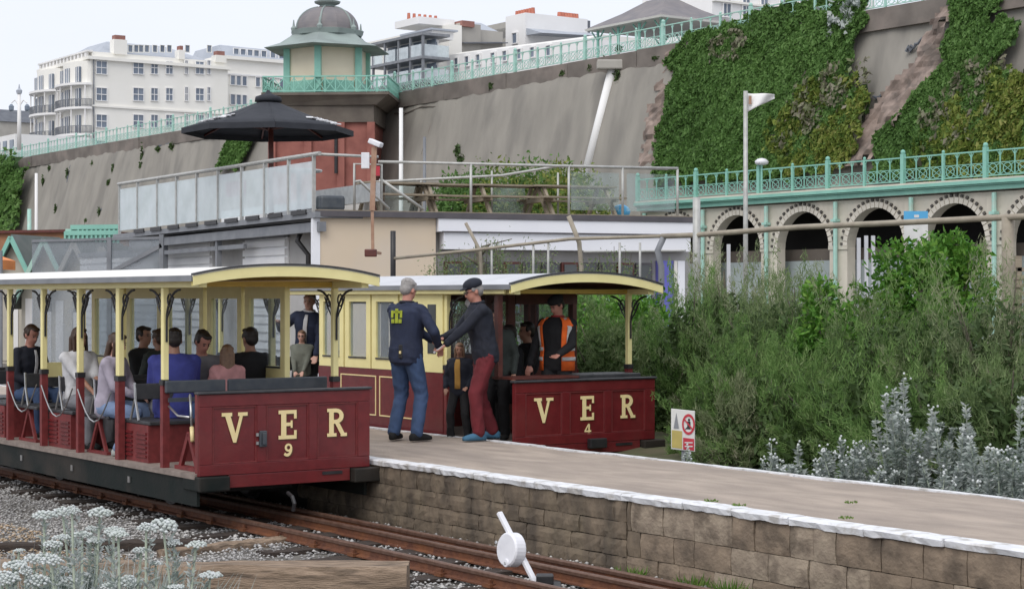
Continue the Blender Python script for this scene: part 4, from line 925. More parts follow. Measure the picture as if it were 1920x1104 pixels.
# flagpole with pale flag
Yf = 60.0; p = at(1398, 500, Yf); fp = thing('flagpole', 'white flagpole with a small pale flag in front of the arched terrace', 'flagpole', (p.x, Yf, GR_Z))
hh = zat(171, Yf) - GR_Z; MB().tube([(0, 0, 0), (0, 0, hh)], .085, 8, .07).build('pole_shaft', 'gal_tube', fp, smooth=True)
z = lambda py: zat(py, Yf) - GR_Z; xx = lambda px: (px - 1398) / F * Yf
b = MB(); nU, nV = 12, 6; vs = []
top = lambda u: z(175 + 2 * u); bot_ = lambda u: z(211 - 26 * u ** .9)
for i in range(nU + 1):
    for k in range(nV + 1):
        u = i / nU; w_ = k / nV; vs.append((xx(1401) + (xx(1453) - xx(1401)) * u, .12 * sin(u * 7 + w_ * 2), top(u) + (bot_(u) - top(u)) * w_))
b.add(vs, [(i * 7 + k, (i + 1) * 7 + k, (i + 1) * 7 + k + 1, i * 7 + k + 1) for i in range(nU) for k in range(nV)])
fl_ = b.build('flag', 'stucco_white', fp, smooth=True); sm = fl_.modifiers.new('t', 'SOLIDIFY'); sm.thickness = .01
MB().box(xx(1404), xx(1409), -.02, .0, z(196), z(180)).build('flag_patch', 'rust_pole', fp)

# ================================================================ seafront café with roof deck (right of centre)
AX, AY = (600 - CX) / F * 38.0, 38.0
dirA = Vector((8740, F, 0)).normalized() ; CROT = math.atan2(dirA.y, dirA.x)
def solve_c(px):     # distance along the café front
    r = (px - CX) / F; return (r * AY - AX) / (dirA.x - r * dirA.y)
cz = 3.37
cf = thing('cafe_building', 'flat roofed cafe with cream wall, white fascia and railed roof deck', 'building', (AX, AY, GR_Z), CROT); cf['base_z'] = GR_Z
xw, xe = solve_c(817), solve_c(1303)
def slant(x0, x1, y0, y1, z0, z1): return MB().hexa([(x0 + .29 * y0, y0, z0), (x1, y0, z0), (x1, y1, z0), (x0 + .29 * y1, y1, z0)], [(x0 + .29 * y0, y0, z1), (x1, y0, z1), (x1, y1, z1), (x0 + .29 * y1, y1, z1)])
slant(0, xw, 0, 7, GR_Z, cz - .12).build('cream_wall', 'cafe_cream', cf)
MB().box(-.16, -.003, -.02, .12, GR_Z, cz - .12).build('corner_trim', 'cafe_white', cf)
MB().box(xw + .01, xe, .25, 7, GR_Z, cz - .12).build('wall', 'grey_block', cf)
slant(-.1, xe + .05, -.15, 7.1, cz - .12, cz).build('deck_edge', 'fascia_dark', cf)
slant(-.1, xe + .05, -.1, 7.1, cz + .001, cz + .02).build('deck_floor', 'picnic_wood', cf)
yF = lambda px: AY + solve_c(px) * dirA.y
zf = lambda py, px: zat(py, yF(px))
MB().box(xw + .02, xe - .02, -.12, .24, zf(437, 1000), cz - .125).build('fascia_board', 'cafe_white', cf)
MB().box(xw + .15, xe - .15, -.08, .2, zf(469, 1000), zf(438.5, 1000)).build('awning_box', 'cafe_white', cf)
MB().box(xw + .1, xe - .1, -.14, -.121, zf(438, 1000), zf(436, 1000)).build('trim', 'fascia_dark', cf)
n = 11
for i in range(n):
    x0 = xw + .25 + i * (solve_c(1236) - xw - .3) / n; x1 = x0 + (solve_c(1236) - xw - .3) / n - .06
    f = MB(); f.box(x0, x1, .12, .2, 1.2, 2.35); f.build('window_frame', 'fascia_dark' if i % 3 else 'mahogany', cf)
    MB().box(x0 + .05, x1 - .05, .08, .1, 1.9, 2.3).build('pane', 'window_glass_dark', cf); MB().box(x0 + .05, x1 - .05, .08, .1, 1.25, 1.85).build('pane', 'window_glass_far' if i % 2 else 'teal_pale', cf)
MB().box(solve_c(1238), solve_c(1266), .1, .24, GR_Z, 2.4).build('blue_door', 'door_blue', cf); MB().box(solve_c(1268), solve_c(1274), .1, .24, GR_Z, 2.4).build('door_jamb', 'stucco_cream', cf)
MB().box(solve_c(1275), solve_c(1288), .1, .24, GR_Z, 2.4).build('door_side_panel', 'cafe_white', cf)
# deck railings (own thing) and gate
dr = thing('deck_railing', 'grey tube railing around the cafe roof deck', 'railing', (AX, AY, cz), CROT)
xr = solve_c(1275)
def tb(pts, nm='handrail', r=.03, m='gal_tube', par=None): return MB().tube(pts, r, 8).build(nm, m, par or dr, smooth=True)
H_ = 1.17
tb([(0, .1, H_), (solve_c(712), .1, H_ - .02)]); tb([(solve_c(712), .1, H_ - .12), (solve_c(1068), .1, H_ - .1), (xr, .1, H_ - .08)])
for px in (1070, 1171, 1274, 886): tb([(solve_c(px), .1, 0), (solve_c(px), .1, H_ - .1)], 'rail_post')
tb([(solve_c(667), .1, 0), (solve_c(667), .1, H_ - .18), (solve_c(718), .1, H_ - .18), (solve_c(718), .1, 0)], 'gate_frame')
tb([(solve_c(667), .1, .62), (solve_c(677), .1, .64), (solve_c(730), -.0, .06)]); tb([(solve_c(720), .1, .66), (solve_c(795), .0, .06)])
tb([(solve_c(735), 2.5, .75), (solve_c(1020), 2.5, 1.0), (solve_c(1130), 2.5, 1.25), (xr, .6, H_ - .06)], 'inner_handrail')
for px in (780, 860, 1000, 1130): tb([(solve_c(px), 2.5, 0), (solve_c(px), 2.5, .85 if px < 1000 else 1.1)], 'rail_post', .025)
for a_, b2 in ((790, 855), (1000, 1065), (1075, 1165), (1180, 1270)):
    MB().box(solve_c(a_), solve_c(b2), 2.5 if a_ < 1070 else .12, 2.52 if a_ < 1070 else .14, .12, .8 if a_ < 1070 else .95).build('glass_panel', 'clear_glass', dr)
# things on the deck
def on_deck(px, y): return Vector((AX, AY, cz)) + dirA * solve_c(px) + Vector((-dirA.y, dirA.x, 0)) * y
def picnic(px, y, w, label, rot=0.0):
    o = thing('picnic_table', label, 'picnic table', on_deck(px, y), CROT + rot, 'picnic tables on the cafe roof deck')
    for k in range(4): MB().box(-w / 2, w / 2, -.36 + k * .18, -.2 + k * .18, .7, .74).build('plank', 'picnic_wood', o)
    for sy in (-.75, .75): MB().box(-w / 2, w / 2, sy - .13, sy + .13, .42, .46).build('seat', 'picnic_wood', o)
    for sx in (-w * .38, w * .38):
        b = MB(); b.bar((sx, -.8, .02), (sx, -.2, .7), .06, .1); b.bar((sx, .8, .02), (sx, .2, .7), .06, .1); b.bar((sx, -.85, .4), (sx, .85, .4), .05, .09); b.build('leg', 'picnic_wood', o)
    return o
picnic(1128, 1.7, 2.0, 'heavy wooden picnic table near the right end of the cafe roof deck')
picnic(1010, 1.9, 1.8, 'wooden picnic table left of the heavy one on the cafe roof deck')
picnic(905, 2.1, 1.8, 'wooden picnic table in the middle of the cafe roof deck')
picnic(800, 2.0, 1.7, 'wooden picnic table just right of the deck gate')
o = MB(); o.ell((0, 0, .16), (.22, .18, .16), 14, 8); o = o.build('blue_bag', 'sign_blue', None, smooth=True, label='blue bundle lying under the right end of the picnic table', cat='bag'); o.location = on_deck(1207, 1.2)
b = MB(); b.box(-.27, .27, -.2, .2, .02, .33); o = b.build('speaker_case', 'slate_paint', None, bevel=.06, label='squat black equipment case on the left end of the deck edge', cat='case'); o.location = on_deck(627, .3); o.rotation_euler.z = CROT
MB().box(-.33, .33, -.25, .25, 0, .03).build('case_base', 'grey_block', o)
t_ = thing('round_table', 'small round grey table by the brick tower on the deck', 'table', on_deck(617, 2.4), CROT)
MB().lathe([(.5, .95), (.52, .98), (.5, 1.0)], 18).build('tabletop', 'steel', t_); MB().tube([(0, 0, 0), (0, 0, .95)], .05).build('leg', 'black_iron', t_); MB().lathe([(.25, 0), (.24, .03)], 14).build('foot_plate', 'black_iron', t_)
# rusty floodlight pole in front
Yr = 36.5; p = at(699, 472, Yr); rp = thing('floodlight_pole', 'rusty timber pole with white floodlight and box in front of the cream wall', 'pole', (p.x, Yr, p.z))
z = lambda py: zat(py, Yr) - p.z
MB().bar((0, 0, 0), (-.01, 0, z(395)), .06, .06).build('pole_shaft', 'rust_pole', rp); MB().bar((-.01, 0, z(395)), (.03, 0, z(276)), .11, .1).build('upper_post', 'rust_pole', rp)
MB().bar((0, 0, .0), (.05, 1.4, .0), .05).build('wall_bracket', 'rust_pole', rp); b = MB(); b.box(-.16, .08, -.08, .08, -.1, .05); b.build('pulley', 'mahogany', rp, bevel=.02)
b = MB(); b.bar((-.06, 0, z(264)), (.18, -.1, z(274)), .16, .1); b.build('floodlight', 'lever_white', rp, bevel=.02)
MB().box(-.22, -.06, -.12, -.04, z(317), z(287)).build('control_box', 'lever_white', rp, bevel=.01)
b = MB(); b.box(.03, .14, -.05, .05, z(330), z(312)); b.build('red_box', 'sign_red', rp)

# ================================================================ glazed terrace wing with shutters under it (left of the café)
BX, BY = (222 - CX) / F * 49.0, 49.0
wa = Vector((AX, AY - .05, 0)); wb = Vector((BX, BY, 0)); wl_ = (wb - wa).length; wd = (wb - wa).normalized(); WROT = math.atan2(wd.y, wd.x)
wn_ = Vector((wd.y, -wd.x, 0))                    # away from the viewer is the other side
gl = thing('glazed_terrace', 'long terrace with tall milky glass windscreen on grey steel beams', 'terrace', (wa.x, wa.y, GR_Z), WROT)
# local x goes from café corner to the left, local y: which side is away from camera?
away = 1 if Vector((-wd.y, wd.x)).y > 0 else -1
zA0, zA1, zB0, zB1 = cz - .03, zat(290, 38), zat(440, 49), zat(347, 49)
zl = lambda x, a_, b2: a_ + (b2 - a_) * x / wl_ - GR_Z
def sx_(px): 
    r = (px - CX) / F; return (wa.x - r * wa.y) / (r * wd.y - wd.x)
edges = [sx_(p) for p in (588, 541, 496, 453, 409, 369, 331, 295, 258, 224)]
def slab(x0, x1, y0, y1, f0, f1, nm, mt, par=gl, **kw):
    y0, y1 = sorted((y0 * away, y1 * away))
    return MB().hexa([(x0, y0, f0(x0)), (x1, y0, f0(x1)), (x1, y1, f0(x1)), (x0, y1, f0(x0))], [(x0, y0, f1(x0)), (x1, y0, f1(x1)), (x1, y1, f1(x1)), (x0, y1, f1(x0))]).build(nm, mt, par, **kw)
b0f = lambda x: zl(x, zA0, zB0); t1f = lambda x: zl(x, zA1, zB1)
for i in range(len(edges) - 1):
    slab(edges[i] + .03, edges[i + 1] - .03, .0, .015, lambda x: b0f(x) + .1, lambda x: t1f(x) - .12, 'glass_panel', 'terrace_glass')
for e in edges: slab(e - .025, e + .025, -.03, .04, b0f, t1f, 'screen_post', 'gal_tube')
MB().tube([(0, 0, t1f(0) + .02), (wl_, 0, t1f(wl_) + .02)], .045, 8).build('handrail', 'gal_tube', gl)
slab(-.1, wl_, -.15, 2.6, lambda x: b0f(x) - .12, lambda x: b0f(x), 'deck_slab', 'grey_steel')
slab(-.1, wl_ - 1, -.05, .1, lambda x: b0f(x) - .4, lambda x: b0f(x) - .2, 'steel_beam', 'grey_steel')
for i in range(9):
    x = .3 + i * 1.25; slab(x, x + .75, -.19, -.16, lambda x: b0f(x) - .03, lambda x: b0f(x) + .06, 'scupper', 'black_iron')
# inner pale banner and red cloth seen through the glass
slab(edges[4] + .1, edges[5] - .1, .7, .74, lambda x: t1f(x) - .55, lambda x: t1f(x) - .2, 'red_cloth', 'sign_red')
slab(edges[3] - 1.9, edges[8], 2.3, 2.4, lambda x: b0f(x) + .2, lambda x: b0f(x) + .6, 'bench_row', 'stucco_white')
slab(edges[0] + .3, edges[3], 1.6, 1.7, lambda x: b0f(x) + .3, lambda x: b0f(x) + .7, 'table_row', 'steel')
# parasol on it
Yq = 43.0; pq = at(509, 292, Yq); pz = zat(395, 42)
ps = thing('parasol', 'large black parasol with pale brand print above the glazed terrace', 'parasol', (pq.x, Yq, cz))
z = lambda py: zat(py, Yq) - cz
MB().tube([(0, 0, 0), (-.02, 0, z(185))], .06, 8).build('pole_shaft', 'mahogany', ps, smooth=True)
Rr = 160 / F * Yq; n = 8; cx_ = -(509 - 503) / F * Yq
rim = []; a00 = radians(12)
zr = z(243); zt = z(184)
for k in range(n):
    p0 = Vector((cx_ + Rr * cos(a00 + 2 * pi * k / n), Rr * sin(a00 + 2 * pi * k / n), zr)); p1 = Vector((cx_ + Rr * cos(a00 + 2 * pi * (k + 1) / n), Rr * sin(a00 + 2 * pi * (k + 1) / n), zr)); ap = Vector((cx_, 0, zt))
    vs = []; nu = 6
    for i in range(nu + 1):
        u = i / nu
        for j in range(nu + 1):
            v = j / nu; q = ap.lerp(p0, u * .999 + .001).lerp(ap.lerp(p1, u * .999 + .001), v); q = Vector(q); q.z -= .035 * sin(pi * u) * (1 - .4 * sin(pi * v)); q.z -= 0.0; vs.append(tuple(q))
    fs = [(i * 7 + j, (i + 1) * 7 + j, (i + 1) * 7 + j + 1, i * 7 + j + 1) for i in range(nu) for j in range(nu)]
    o = MB().add(vs, fs).build('canopy_panel', 'parasol', ps, smooth=True); sm = o.modifiers.new('t', 'SOLIDIFY'); sm.thickness = .012
    MB().prism([p0, p1, p1 - Vector((0, 0, .13)), p0 - Vector((0, 0, .13))], Vector((-(p0 + p1).y, (p0 + p1).x, 0)).normalized().cross(Vector((0, 0, 1))), .01).build('valance', 'parasol', ps)
    MB().bar(ap - Vector((0, 0, .75)), p0.lerp(ap, .45) - Vector((0, 0, .12)), .035).build('rib', 'mahogany', ps); MB().bar(ap - Vector((0, 0, .1)), p0 - Vector((0, 0, .05)), .035).build('rib', 'mahogany', ps)
MB().lathe([(.32, zt - .09), (.3, zt + .02), (.08, zt + .1), (.03, zt + .18)], 12, (cx_, 0, 0)).build('top_cap', 'parasol', ps, smooth=True)
# pale script strokes lying on the two front slopes (too blurred in the photo to read)
def canopy_z(x, y):
    r_ = sqrt((x - cx_) ** 2 + y * y) / Rr; return zt + (zr - zt) * min(r_ / .93, 1.0) - .035 * sin(pi * min(r_ / .93, 1)) + .05
def strokes(px0, px1, py0, py1, Yoff, nm):
    b = MB(); nseg = 16
    for i in range(nseg):
        u = i / nseg; u2 = (i + .8) / nseg
        x0 = (px0 + (px1 - px0) * u - 509) / F * Yq; x1 = (px0 + (px1 - px0) * u2 - 509) / F * Yq
        y0 = Yoff(u) + RNG.uniform(-.05, .05); y1 = Yoff(u2) + RNG.uniform(-.1, .1)
        b.bar((x0, y0, canopy_z(x0, y0)), (x1, y1, canopy_z(x1, y1)), .16, .02)
    return b.build(nm, 'parasol_print', ps)
strokes(385, 455, 0, 0, lambda u: -1.05 - .12 * u, 'print_script'); strokes(588, 640, 0, 0, lambda u: -.95 + .25 * u, 'print_script')

# shuttered store building under the terrace
sb = thing('shuttered_store', 'grey block store with white roller shutters under the glazed terrace', 'building', (wa.x, wa.y, GR_Z), WROT)
wallz = lambda x: zl(x, zA0, zB0) - .14
slab(.0, wl_ - 2.2, .45, 3, lambda x: 0, wallz, 'wall', 'grey_block', sb)
Ysh = lambda px: (wa + wd * sx_(px)).y + .7
def sxo(px, d):
    r = (px - CX) / F; bx_ = wa.x - away * wd.y * d; by_ = wa.y + away * wd.x * d; return (bx_ - r * by_) / (r * wd.y - wd.x)
def shutter(p0, p1, ptop, nm='roller_shutter'):
    x0, x1 = sxo(p1, .35), sxo(p0, .35); zt_ = zat(ptop, Ysh((p0 + p1) / 2)) - GR_Z; nn = 13
    o = thing(nm, None, None); o.parent = sb
    slab(x0, x1, .40, .445, lambda x: 0, lambda x: zt_, 'shutter_back', 'shutter_white', sb).parent = o
    for i in range(nn):
        zc_ = zt_ - .12 - i * .19
        slab(x0 + .02, x1 - .02, .34, .398, lambda x: zc_ - .07, lambda x: zc_ + .07, 'slat', 'shutter_white', sb).parent = o
    slab(x0 - .05, x1 + .05, .3, .399, lambda x: zt_ + .0, lambda x: zt_ + .12, 'shutter_box', 'grey_steel', sb).parent = o
shutter(455, 535, 447); shutter(312, 394, 452); shutter(150, 290, 478)
for px in (405, 305):
    x = sx_(px); slab(x - .06, x + .06, .0, .12, lambda x: 0, lambda x: b0f(x) - .2, 'steel_column', 'grey_steel', sb)
slab(sx_(455), sx_(200), .02, .1, lambda x: b0f(x) - .62, lambda x: b0f(x) - .52, 'cross_beam', 'grey_steel', sb)
xd = sxo(574, .3); b = MB(); b.tube([(xd, .2 * away, b0f(xd) - .3), (xd, .1 * away, b0f(xd) - .55), (xd - .12, .3 * away, b0f(xd) - .85), (xd - .14, .3 * away, 0)], .06, 8).build('downpipe', 'black_iron', sb, smooth=True)
b = MB(); b.ell((sxo(560, .7), .7 * away, zat(443, 39) - GR_Z), (.09, .09, .08)); b.build('wall_lamp', 'lever_white', sb, smooth=True)
# ramp strut with net in front, left
nr = thing('net_fence', 'grey mesh screen on steel posts with a slanting brace, left behind the tram roof', 'fence', (0, 0, GR_Z))
Yn = 44.0
pts = [(200, 445, 540), (305, 440, 540)]
def pN(px, py, Y=Yn): v = at(px, py, Y); return Vector((v.x, v.y, v.z - GR_Z))
for px, pt in ((0, 470), (205, 445), (303, 440)):
    q = pN(px, pt); MB().bar((q.x, q.y, 0), q, .1).build('fence_post', 'grey_steel', nr)
MB().bar(pN(205, 512), pN(303, 460), .1).build('brace', 'grey_steel', nr); MB().bar(pN(60, 530), pN(205, 512), .09).build('brace', 'grey_steel', nr)
a_ = pN(60, 452); b2 = pN(303, 446)
MB().prism([(a_.x, a_.y, .2), (b2.x, b2.y, .2), b2, a_], (0, 1, 0), .01).build('net', 'mesh_net', nr)
MB().bar(a_, b2, .06).build('top_wire', 'grey_steel', nr)

# beach huts on the left
def hut(px, pyp, Y, w, lab, m_edge):
    apex = at(px, pyp, Y); o = thing('beach_hut', lab, 'beach hut', (apex.x, Y, GR_Z), radians(-14), 'beach huts by the café'.replace('é', 'e')); H = apex.z - GR_Z; eh = H - w * .95
    MB().hexa([(-w / 2, 0, 0), (w / 2, 0, 0), (w / 2, 3, 0), (-w / 2, 3, 0)], [(-w / 2, 0, eh), (w / 2, 0, eh), (w / 2, 3, eh), (-w / 2, 3, eh)]).build('wall', 'hut_wall', o)
    MB().prism([(-w / 2, 0, eh), (w / 2, 0, eh), (0, 0, H - .08)], (0, 1, 0), 3).build('gable', 'hut_wall', o)
    for sx in (-1, 1):
        MB().prism([(0, -.25, H - .06), (sx * (w / 2 + .25), -.25, eh - .45), (sx * (w / 2 + .33), -.25, eh - .4), (0, -.25, H + .08)], (0, 1, 0), 3.4).build('roof', 'hut_roof', o)
        MB().bar((0, -.3, H - .02), (sx * (w / 2 + .24), -.3, eh - .46), .14, .08, (0, 1, 0)).build('barge_board', m_edge, o)
    for k in range(5): MB().box(-w * .42 + k * w * .17, -w * .42 + k * w * .17 + w * .15, -.03, -.004, .1, eh - .1).build('board', 'hut_wall' if k % 2 else 'stucco_white', o)
hut(28, 444, 62, 1.9, 'beach hut with bright green barge boards at the left edge', 'teal')
hut(90, 450, 60, 1.9, 'second beach hut from the left with pale grey barge boards', 'teal_pale')
hut(146, 456, 58, 1.8, 'third beach hut from the left behind the grey net', 'grey_wall_far')
hut(199, 464, 56, 1.6, 'fourth beach hut from the left, half hidden by the net post', 'grey_wall_far')
g = thing('brick_kiosk', 'low brown and orange brick building behind the beach huts', 'building', (-21.5, 75, GR_Z), radians(-20))
MB().box(-6, 4.4, 0, 4, 0, zat(438, 75) - GR_Z).build('wall', 'brick_orange', g); MB().box(-6.2, 4.6, -.2, 4.2, zat(438, 75) - GR_Z, zat(433, 75) - GR_Z).build('roof_edge', 'mahogany', g)
g = thing('orange_awning', 'orange sheet roof beside the leftmost beach hut', 'awning', at(-2, 470, 58)); 
MB().hexa([(-1.5, -1, 0), (.25, -1, -.6), (.25, 1, -.6), (-1.5, 1, 0)], [(-1.5, -1, .3), (.25, -1, -.3), (.25, 1, -.3), (-1.5, 1, .3)]).build('sheet', 'orange_cloth', g)
for x in (-1.4, .2):
    MB().box(x - .04, x + .04, -.9, -.82, -4.3, -.2).build('post', 'gal_tube', g)
g = thing('green_lattice_screen', 'pale green lattice screen at the cliff foot left of the glazed terrace', 'screen', at(172, 445, 66)); w_ = (222 - 122) / F * 66
b = MB()
for i in range(13): b.bar((-w_ / 2 + w_ * i / 12, 0, -.5), (-w_ / 2 + w_ * i / 12, 0, .36 if i > 2 else .2), .07)
for zz in (-.4, -.1, .15, .36): b.bar((-w_ / 2 + (.2 if zz > .3 else 0), 0, zz), (w_ / 2, 0, zz + .02), .1 if zz > .1 else .05, .16 if zz > .1 else .05)
b.build('lattice', 'teal', g); MB().box(-w_ / 2, w_ / 2, .05, .1, -.5, .3).build('backing_sheet', 'teal_pale', g)
b = MB(); b.box(-w_ / 2, w_ / 2, .2, .4, -5, -.5); b.build('low_wall', 'grey_block', g)
# ================================================================ lettering (drawn strokes)
def strokes_letter(ch):
    """list of outlines in a unit box: x 0..w, z 0..1"""
    S = []
    box = lambda a, b, c, d: S.append([(a, c), (b, c), (b, d), (a, d)])
    if ch == 'V':
        S.append([(.10, .96), (.30, .96), (.52, .26), (.42, 0)]); S.append([(.80, .96), (.68, .96), (.42, .0), (.53, 0)])
        box(0, .38, .88, 1); box(.6, .95, .88, 1); return S, .95
    if ch == 'E':
        box(.1, .30, 0, 1); box(0, .70, 0, .13); box(0, .70, .87, 1); box(.29, .52, .45, .57)
        box(.60, .70, .12, .3); box(.60, .70, .7, .88); box(.47, .54, .38, .64); return S, .7
    if ch == 'R':
        box(.08, .27, 0, 1); box(0, .38, 0, .12); box(0, .3, .88, 1)
        cx, cz, ro, ri = .36, .73, .27, .13; n = 9
        for i in range(n):
            a0, a1 = pi / 2 - pi * i / n, pi / 2 - pi * (i + 1) / n
            S.append([(cx + ri * 1.1 * cos(a0), cz + ri * sin(a0)), (cx + ro * 1.15 * cos(a0), cz + ro * sin(a0)), (cx + ro * 1.15 * cos(a1), cz + ro * sin(a1)), (cx + ri * 1.1 * cos(a1), cz + ri * sin(a1))])
        box(.26, .37, .86, 1); box(.26, .37, .46, .6)
        S.append([(.32, .47), (.5, .47), (.72, .08), (.54, .08)]); box(.55, .80, 0, .12); return S, .8
    if ch == '9':
        n = 12; cx, cz, ro, ri = .32, .68, .32, .15
        for i in range(n):
            a0, a1 = 2 * pi * i / n, 2 * pi * (i + 1) / n
            S.append([(cx + ri * cos(a0), cz + ri * sin(a0)), (cx + ro * cos(a0), cz + ro * sin(a0)), (cx + ro * cos(a1), cz + ro * sin(a1)), (cx + ri * cos(a1), cz + ri * sin(a1))])
        for i in range(7):
            a0, a1 = 0 - i * pi * .72 / 7, 0 - (i + 1) * pi * .72 / 7; c2 = (.2, .60)
            R0, R1 = .27, .44
            S.append([(c2[0] + R0 * cos(a0), c2[1] + R0 * 1.35 * sin(a0)), (c2[0] + R1 * cos(a0), c2[1] + R1 * 1.35 * sin(a0)), (c2[0] + R1 * cos(a1), c2[1] + R1 * 1.35 * sin(a1)), (c2[0] + R0 * cos(a1), c2[1] + R0 * 1.35 * sin(a1))])
        box(.0, .14, .06, .22); return S, .64
    if ch == '4':
        box(.42, .6, 0, .95); box(0, .75, .25, .4); S.append([(0, .38), (.14, .38), (.55, 1), (.42, 1)]); box(.3, .72, 0, .1); return S, .75
    return S, 1
def put_letter(parent, ch, yc, zc, hgt, x, name='letter'):
    S, w = strokes_letter(ch)
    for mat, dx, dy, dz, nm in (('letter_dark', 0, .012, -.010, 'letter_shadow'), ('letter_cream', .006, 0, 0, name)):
        b = MB()
        for i, poly in enumerate(S):
            pts = [(x + dx, yc + dy + (u - w / 2) * hgt, zc + dz + (v - .5) * hgt) for u, v in poly]
            ar = sum((poly[k][0] * poly[(k + 1) % len(poly)][1] - poly[(k + 1) % len(poly)][0] * poly[k][1]) for k in range(len(poly)))
            b.prism(pts, (1, 0, 0), .002 + i * .00025)
        b.build(nm, mat, parent)

def tram(num, label, s0, tc, w, edge, apex, bodytop, L, posts, zfloor=-.05):
    """local x = towards the viewer along the line, 0 at the end panel; y = across; heights above the platform"""
    c = thing('tramcar', label, 'tram', W(s0, tc, RAIL_Z), ROT); c['base_z'] = RAIL_Z
    hw = w / 2
    # ---- end panel with three recessed fields
    ep = MB().box(-.035, 0, -hw, hw, zfloor - .02, bodytop).build('end_panel', 'car_red', c)
    y = lambda f: -hw + f * w
    fr = [(.073, .326), (.38, .63), (.68, .927)]; zb, zt = .035, bodytop - .115
    rails = [(-hw, hw, bodytop - .115, bodytop - .001), (-hw, hw, zfloor - .018, zb), (-hw, y(fr[0][0]), zb, zt), (y(fr[0][1]), y(fr[1][0]), zb, zt), (y(fr[1][1]), y(fr[2][0]), zb, zt), (y(fr[2][1]), hw, zb, zt)]
    for i, (a, b_, c0, c1) in enumerate(rails): MB().box(.001, .016, a + .001, b_ - .001, c0 + .001, c1 - .001).build('panel_rail', 'car_red', c, bevel=.004)
    for a, b_ in fr:
        m = MB()
        m.box(.001, .011, y(a) + .002, y(b_) - .002, zb + .002, zb + .014); m.box(.001, .011, y(a) + .002, y(b_) - .002, zt - .014, zt - .002)
        m.box(.001, .0105, y(a) + .002, y(a) + .014, zb + .014, zt - .014); m.box(.001, .0105, y(b_) - .014, y(b_) - .002, zb + .014, zt - .014)
        m.build('panel_moulding', 'car_red_dull', c)
    zc_ = bodytop - .315
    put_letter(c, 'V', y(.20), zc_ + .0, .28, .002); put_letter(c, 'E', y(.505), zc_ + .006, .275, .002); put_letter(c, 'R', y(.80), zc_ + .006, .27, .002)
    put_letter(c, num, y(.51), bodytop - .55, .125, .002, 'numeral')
    MB().box(-.06, .035, -hw - .02, hw + .02, bodytop, bodytop + .025).build('cap_rail', 'black_wood', c, bevel=.008)
    MB().box(-.03, .012, -hw + .30, hw - .22, zfloor - .14, zfloor - .0205).build('skirt', 'car_red', c, bevel=.005)
    MB().box(.0125, .02, hw * .42, hw * .66, zfloor - .07, zfloor - .04).build('skirt_slot', 'black_iron', c)
    MB().box(-.3, .07, -hw - .02, -hw + .29, zfloor - .16, zfloor - .024).build('buffer_block', 'solebar', c, bevel=.012)
    MB().box(-.3, .09, hw - .21, hw + .10, zfloor - .16, zfloor - .024).build('buffer_block', 'solebar', c, bevel=.012)
    if num == '9':
        b = MB(); b.box(.017, .05, y(.335), y(.375), .18, .33); b.box(.05, .075, y(.345), y(.367), .2, .31); b.build('jumper_socket', 'slate_paint', c, bevel=.006)
        b = MB(); b.box(.017, .03, y(.318), y(.333), .2, .23); b.box(.017, .03, y(.318), y(.333), .28, .31); b.build('socket_hinge', 'chrome', c)
        b = MB(); b.tube([(.03, 0, -.27), (.12, .0, -.3), (.16, 0, -.36), (.14, 0, -.43)], .02, 8).build('coupling_hook', 'black_iron', c)
    else:
        b = MB(); b.box(.02, .09, y(.5), y(.62), zfloor - .08, zfloor + .03); b.build('coupling_box', 'black_iron', c, bevel=.01)
    # ---- frame and floor
    MB().box(-L, -.04, -hw + .0, hw - .0, zfloor - .05, zfloor - .001).build('floor', 'floor_wood', c)
    for sg in (-1, 1):
        MB().box(-L, -.04, sg * (hw - .002) - .03 * (sg > 0), sg * (hw - .002) + .03 * (sg < 0), zfloor - .30, zfloor - .052).build('sole_bar', 'solebar', c)
        MB().box(-L, -.04, sg * (hw + .012) - .01, sg * (hw + .012) + .01, zfloor - .05, zfloor - .004).build('step_board', 'floor_wood', c)
        for k in range(4): MB().box(-1.6 - k * 1.5, -1.55 - k * 1.5, sg * (hw + .001), sg * (hw + .012), zfloor - .2, zfloor - .14).build('number_plate', 'chrome', c)
    for k, x in enumerate((-1.6, -4.6)):
        for sg in (-1, 1):
            me = MB(); prof = [(.0, -.05), (.22, -.05), (.25, -.03), (.25, .02), (.28, .03), (.28, .05), (0, .05)]
            n = 20; rings = [[(x + r_ * cos(2 * pi * j / n), sg * (.415 + 0) + q * sg, -.22 + r_ * sin(2 * pi * j / n)) for j in range(n)] for r_, q in prof[1:-1]]
            me.loft(rings).build('wheel', 'black_iron', c, smooth=False)
        MB().tube([(x, -.5, -.22), (x, .5, -.22)], .04, 8).build('axle', 'black_iron', c)
    MB().box(-5.2, -1.0, -.6, .6, -.34, -.16).build('motor_case', 'black_iron', c)
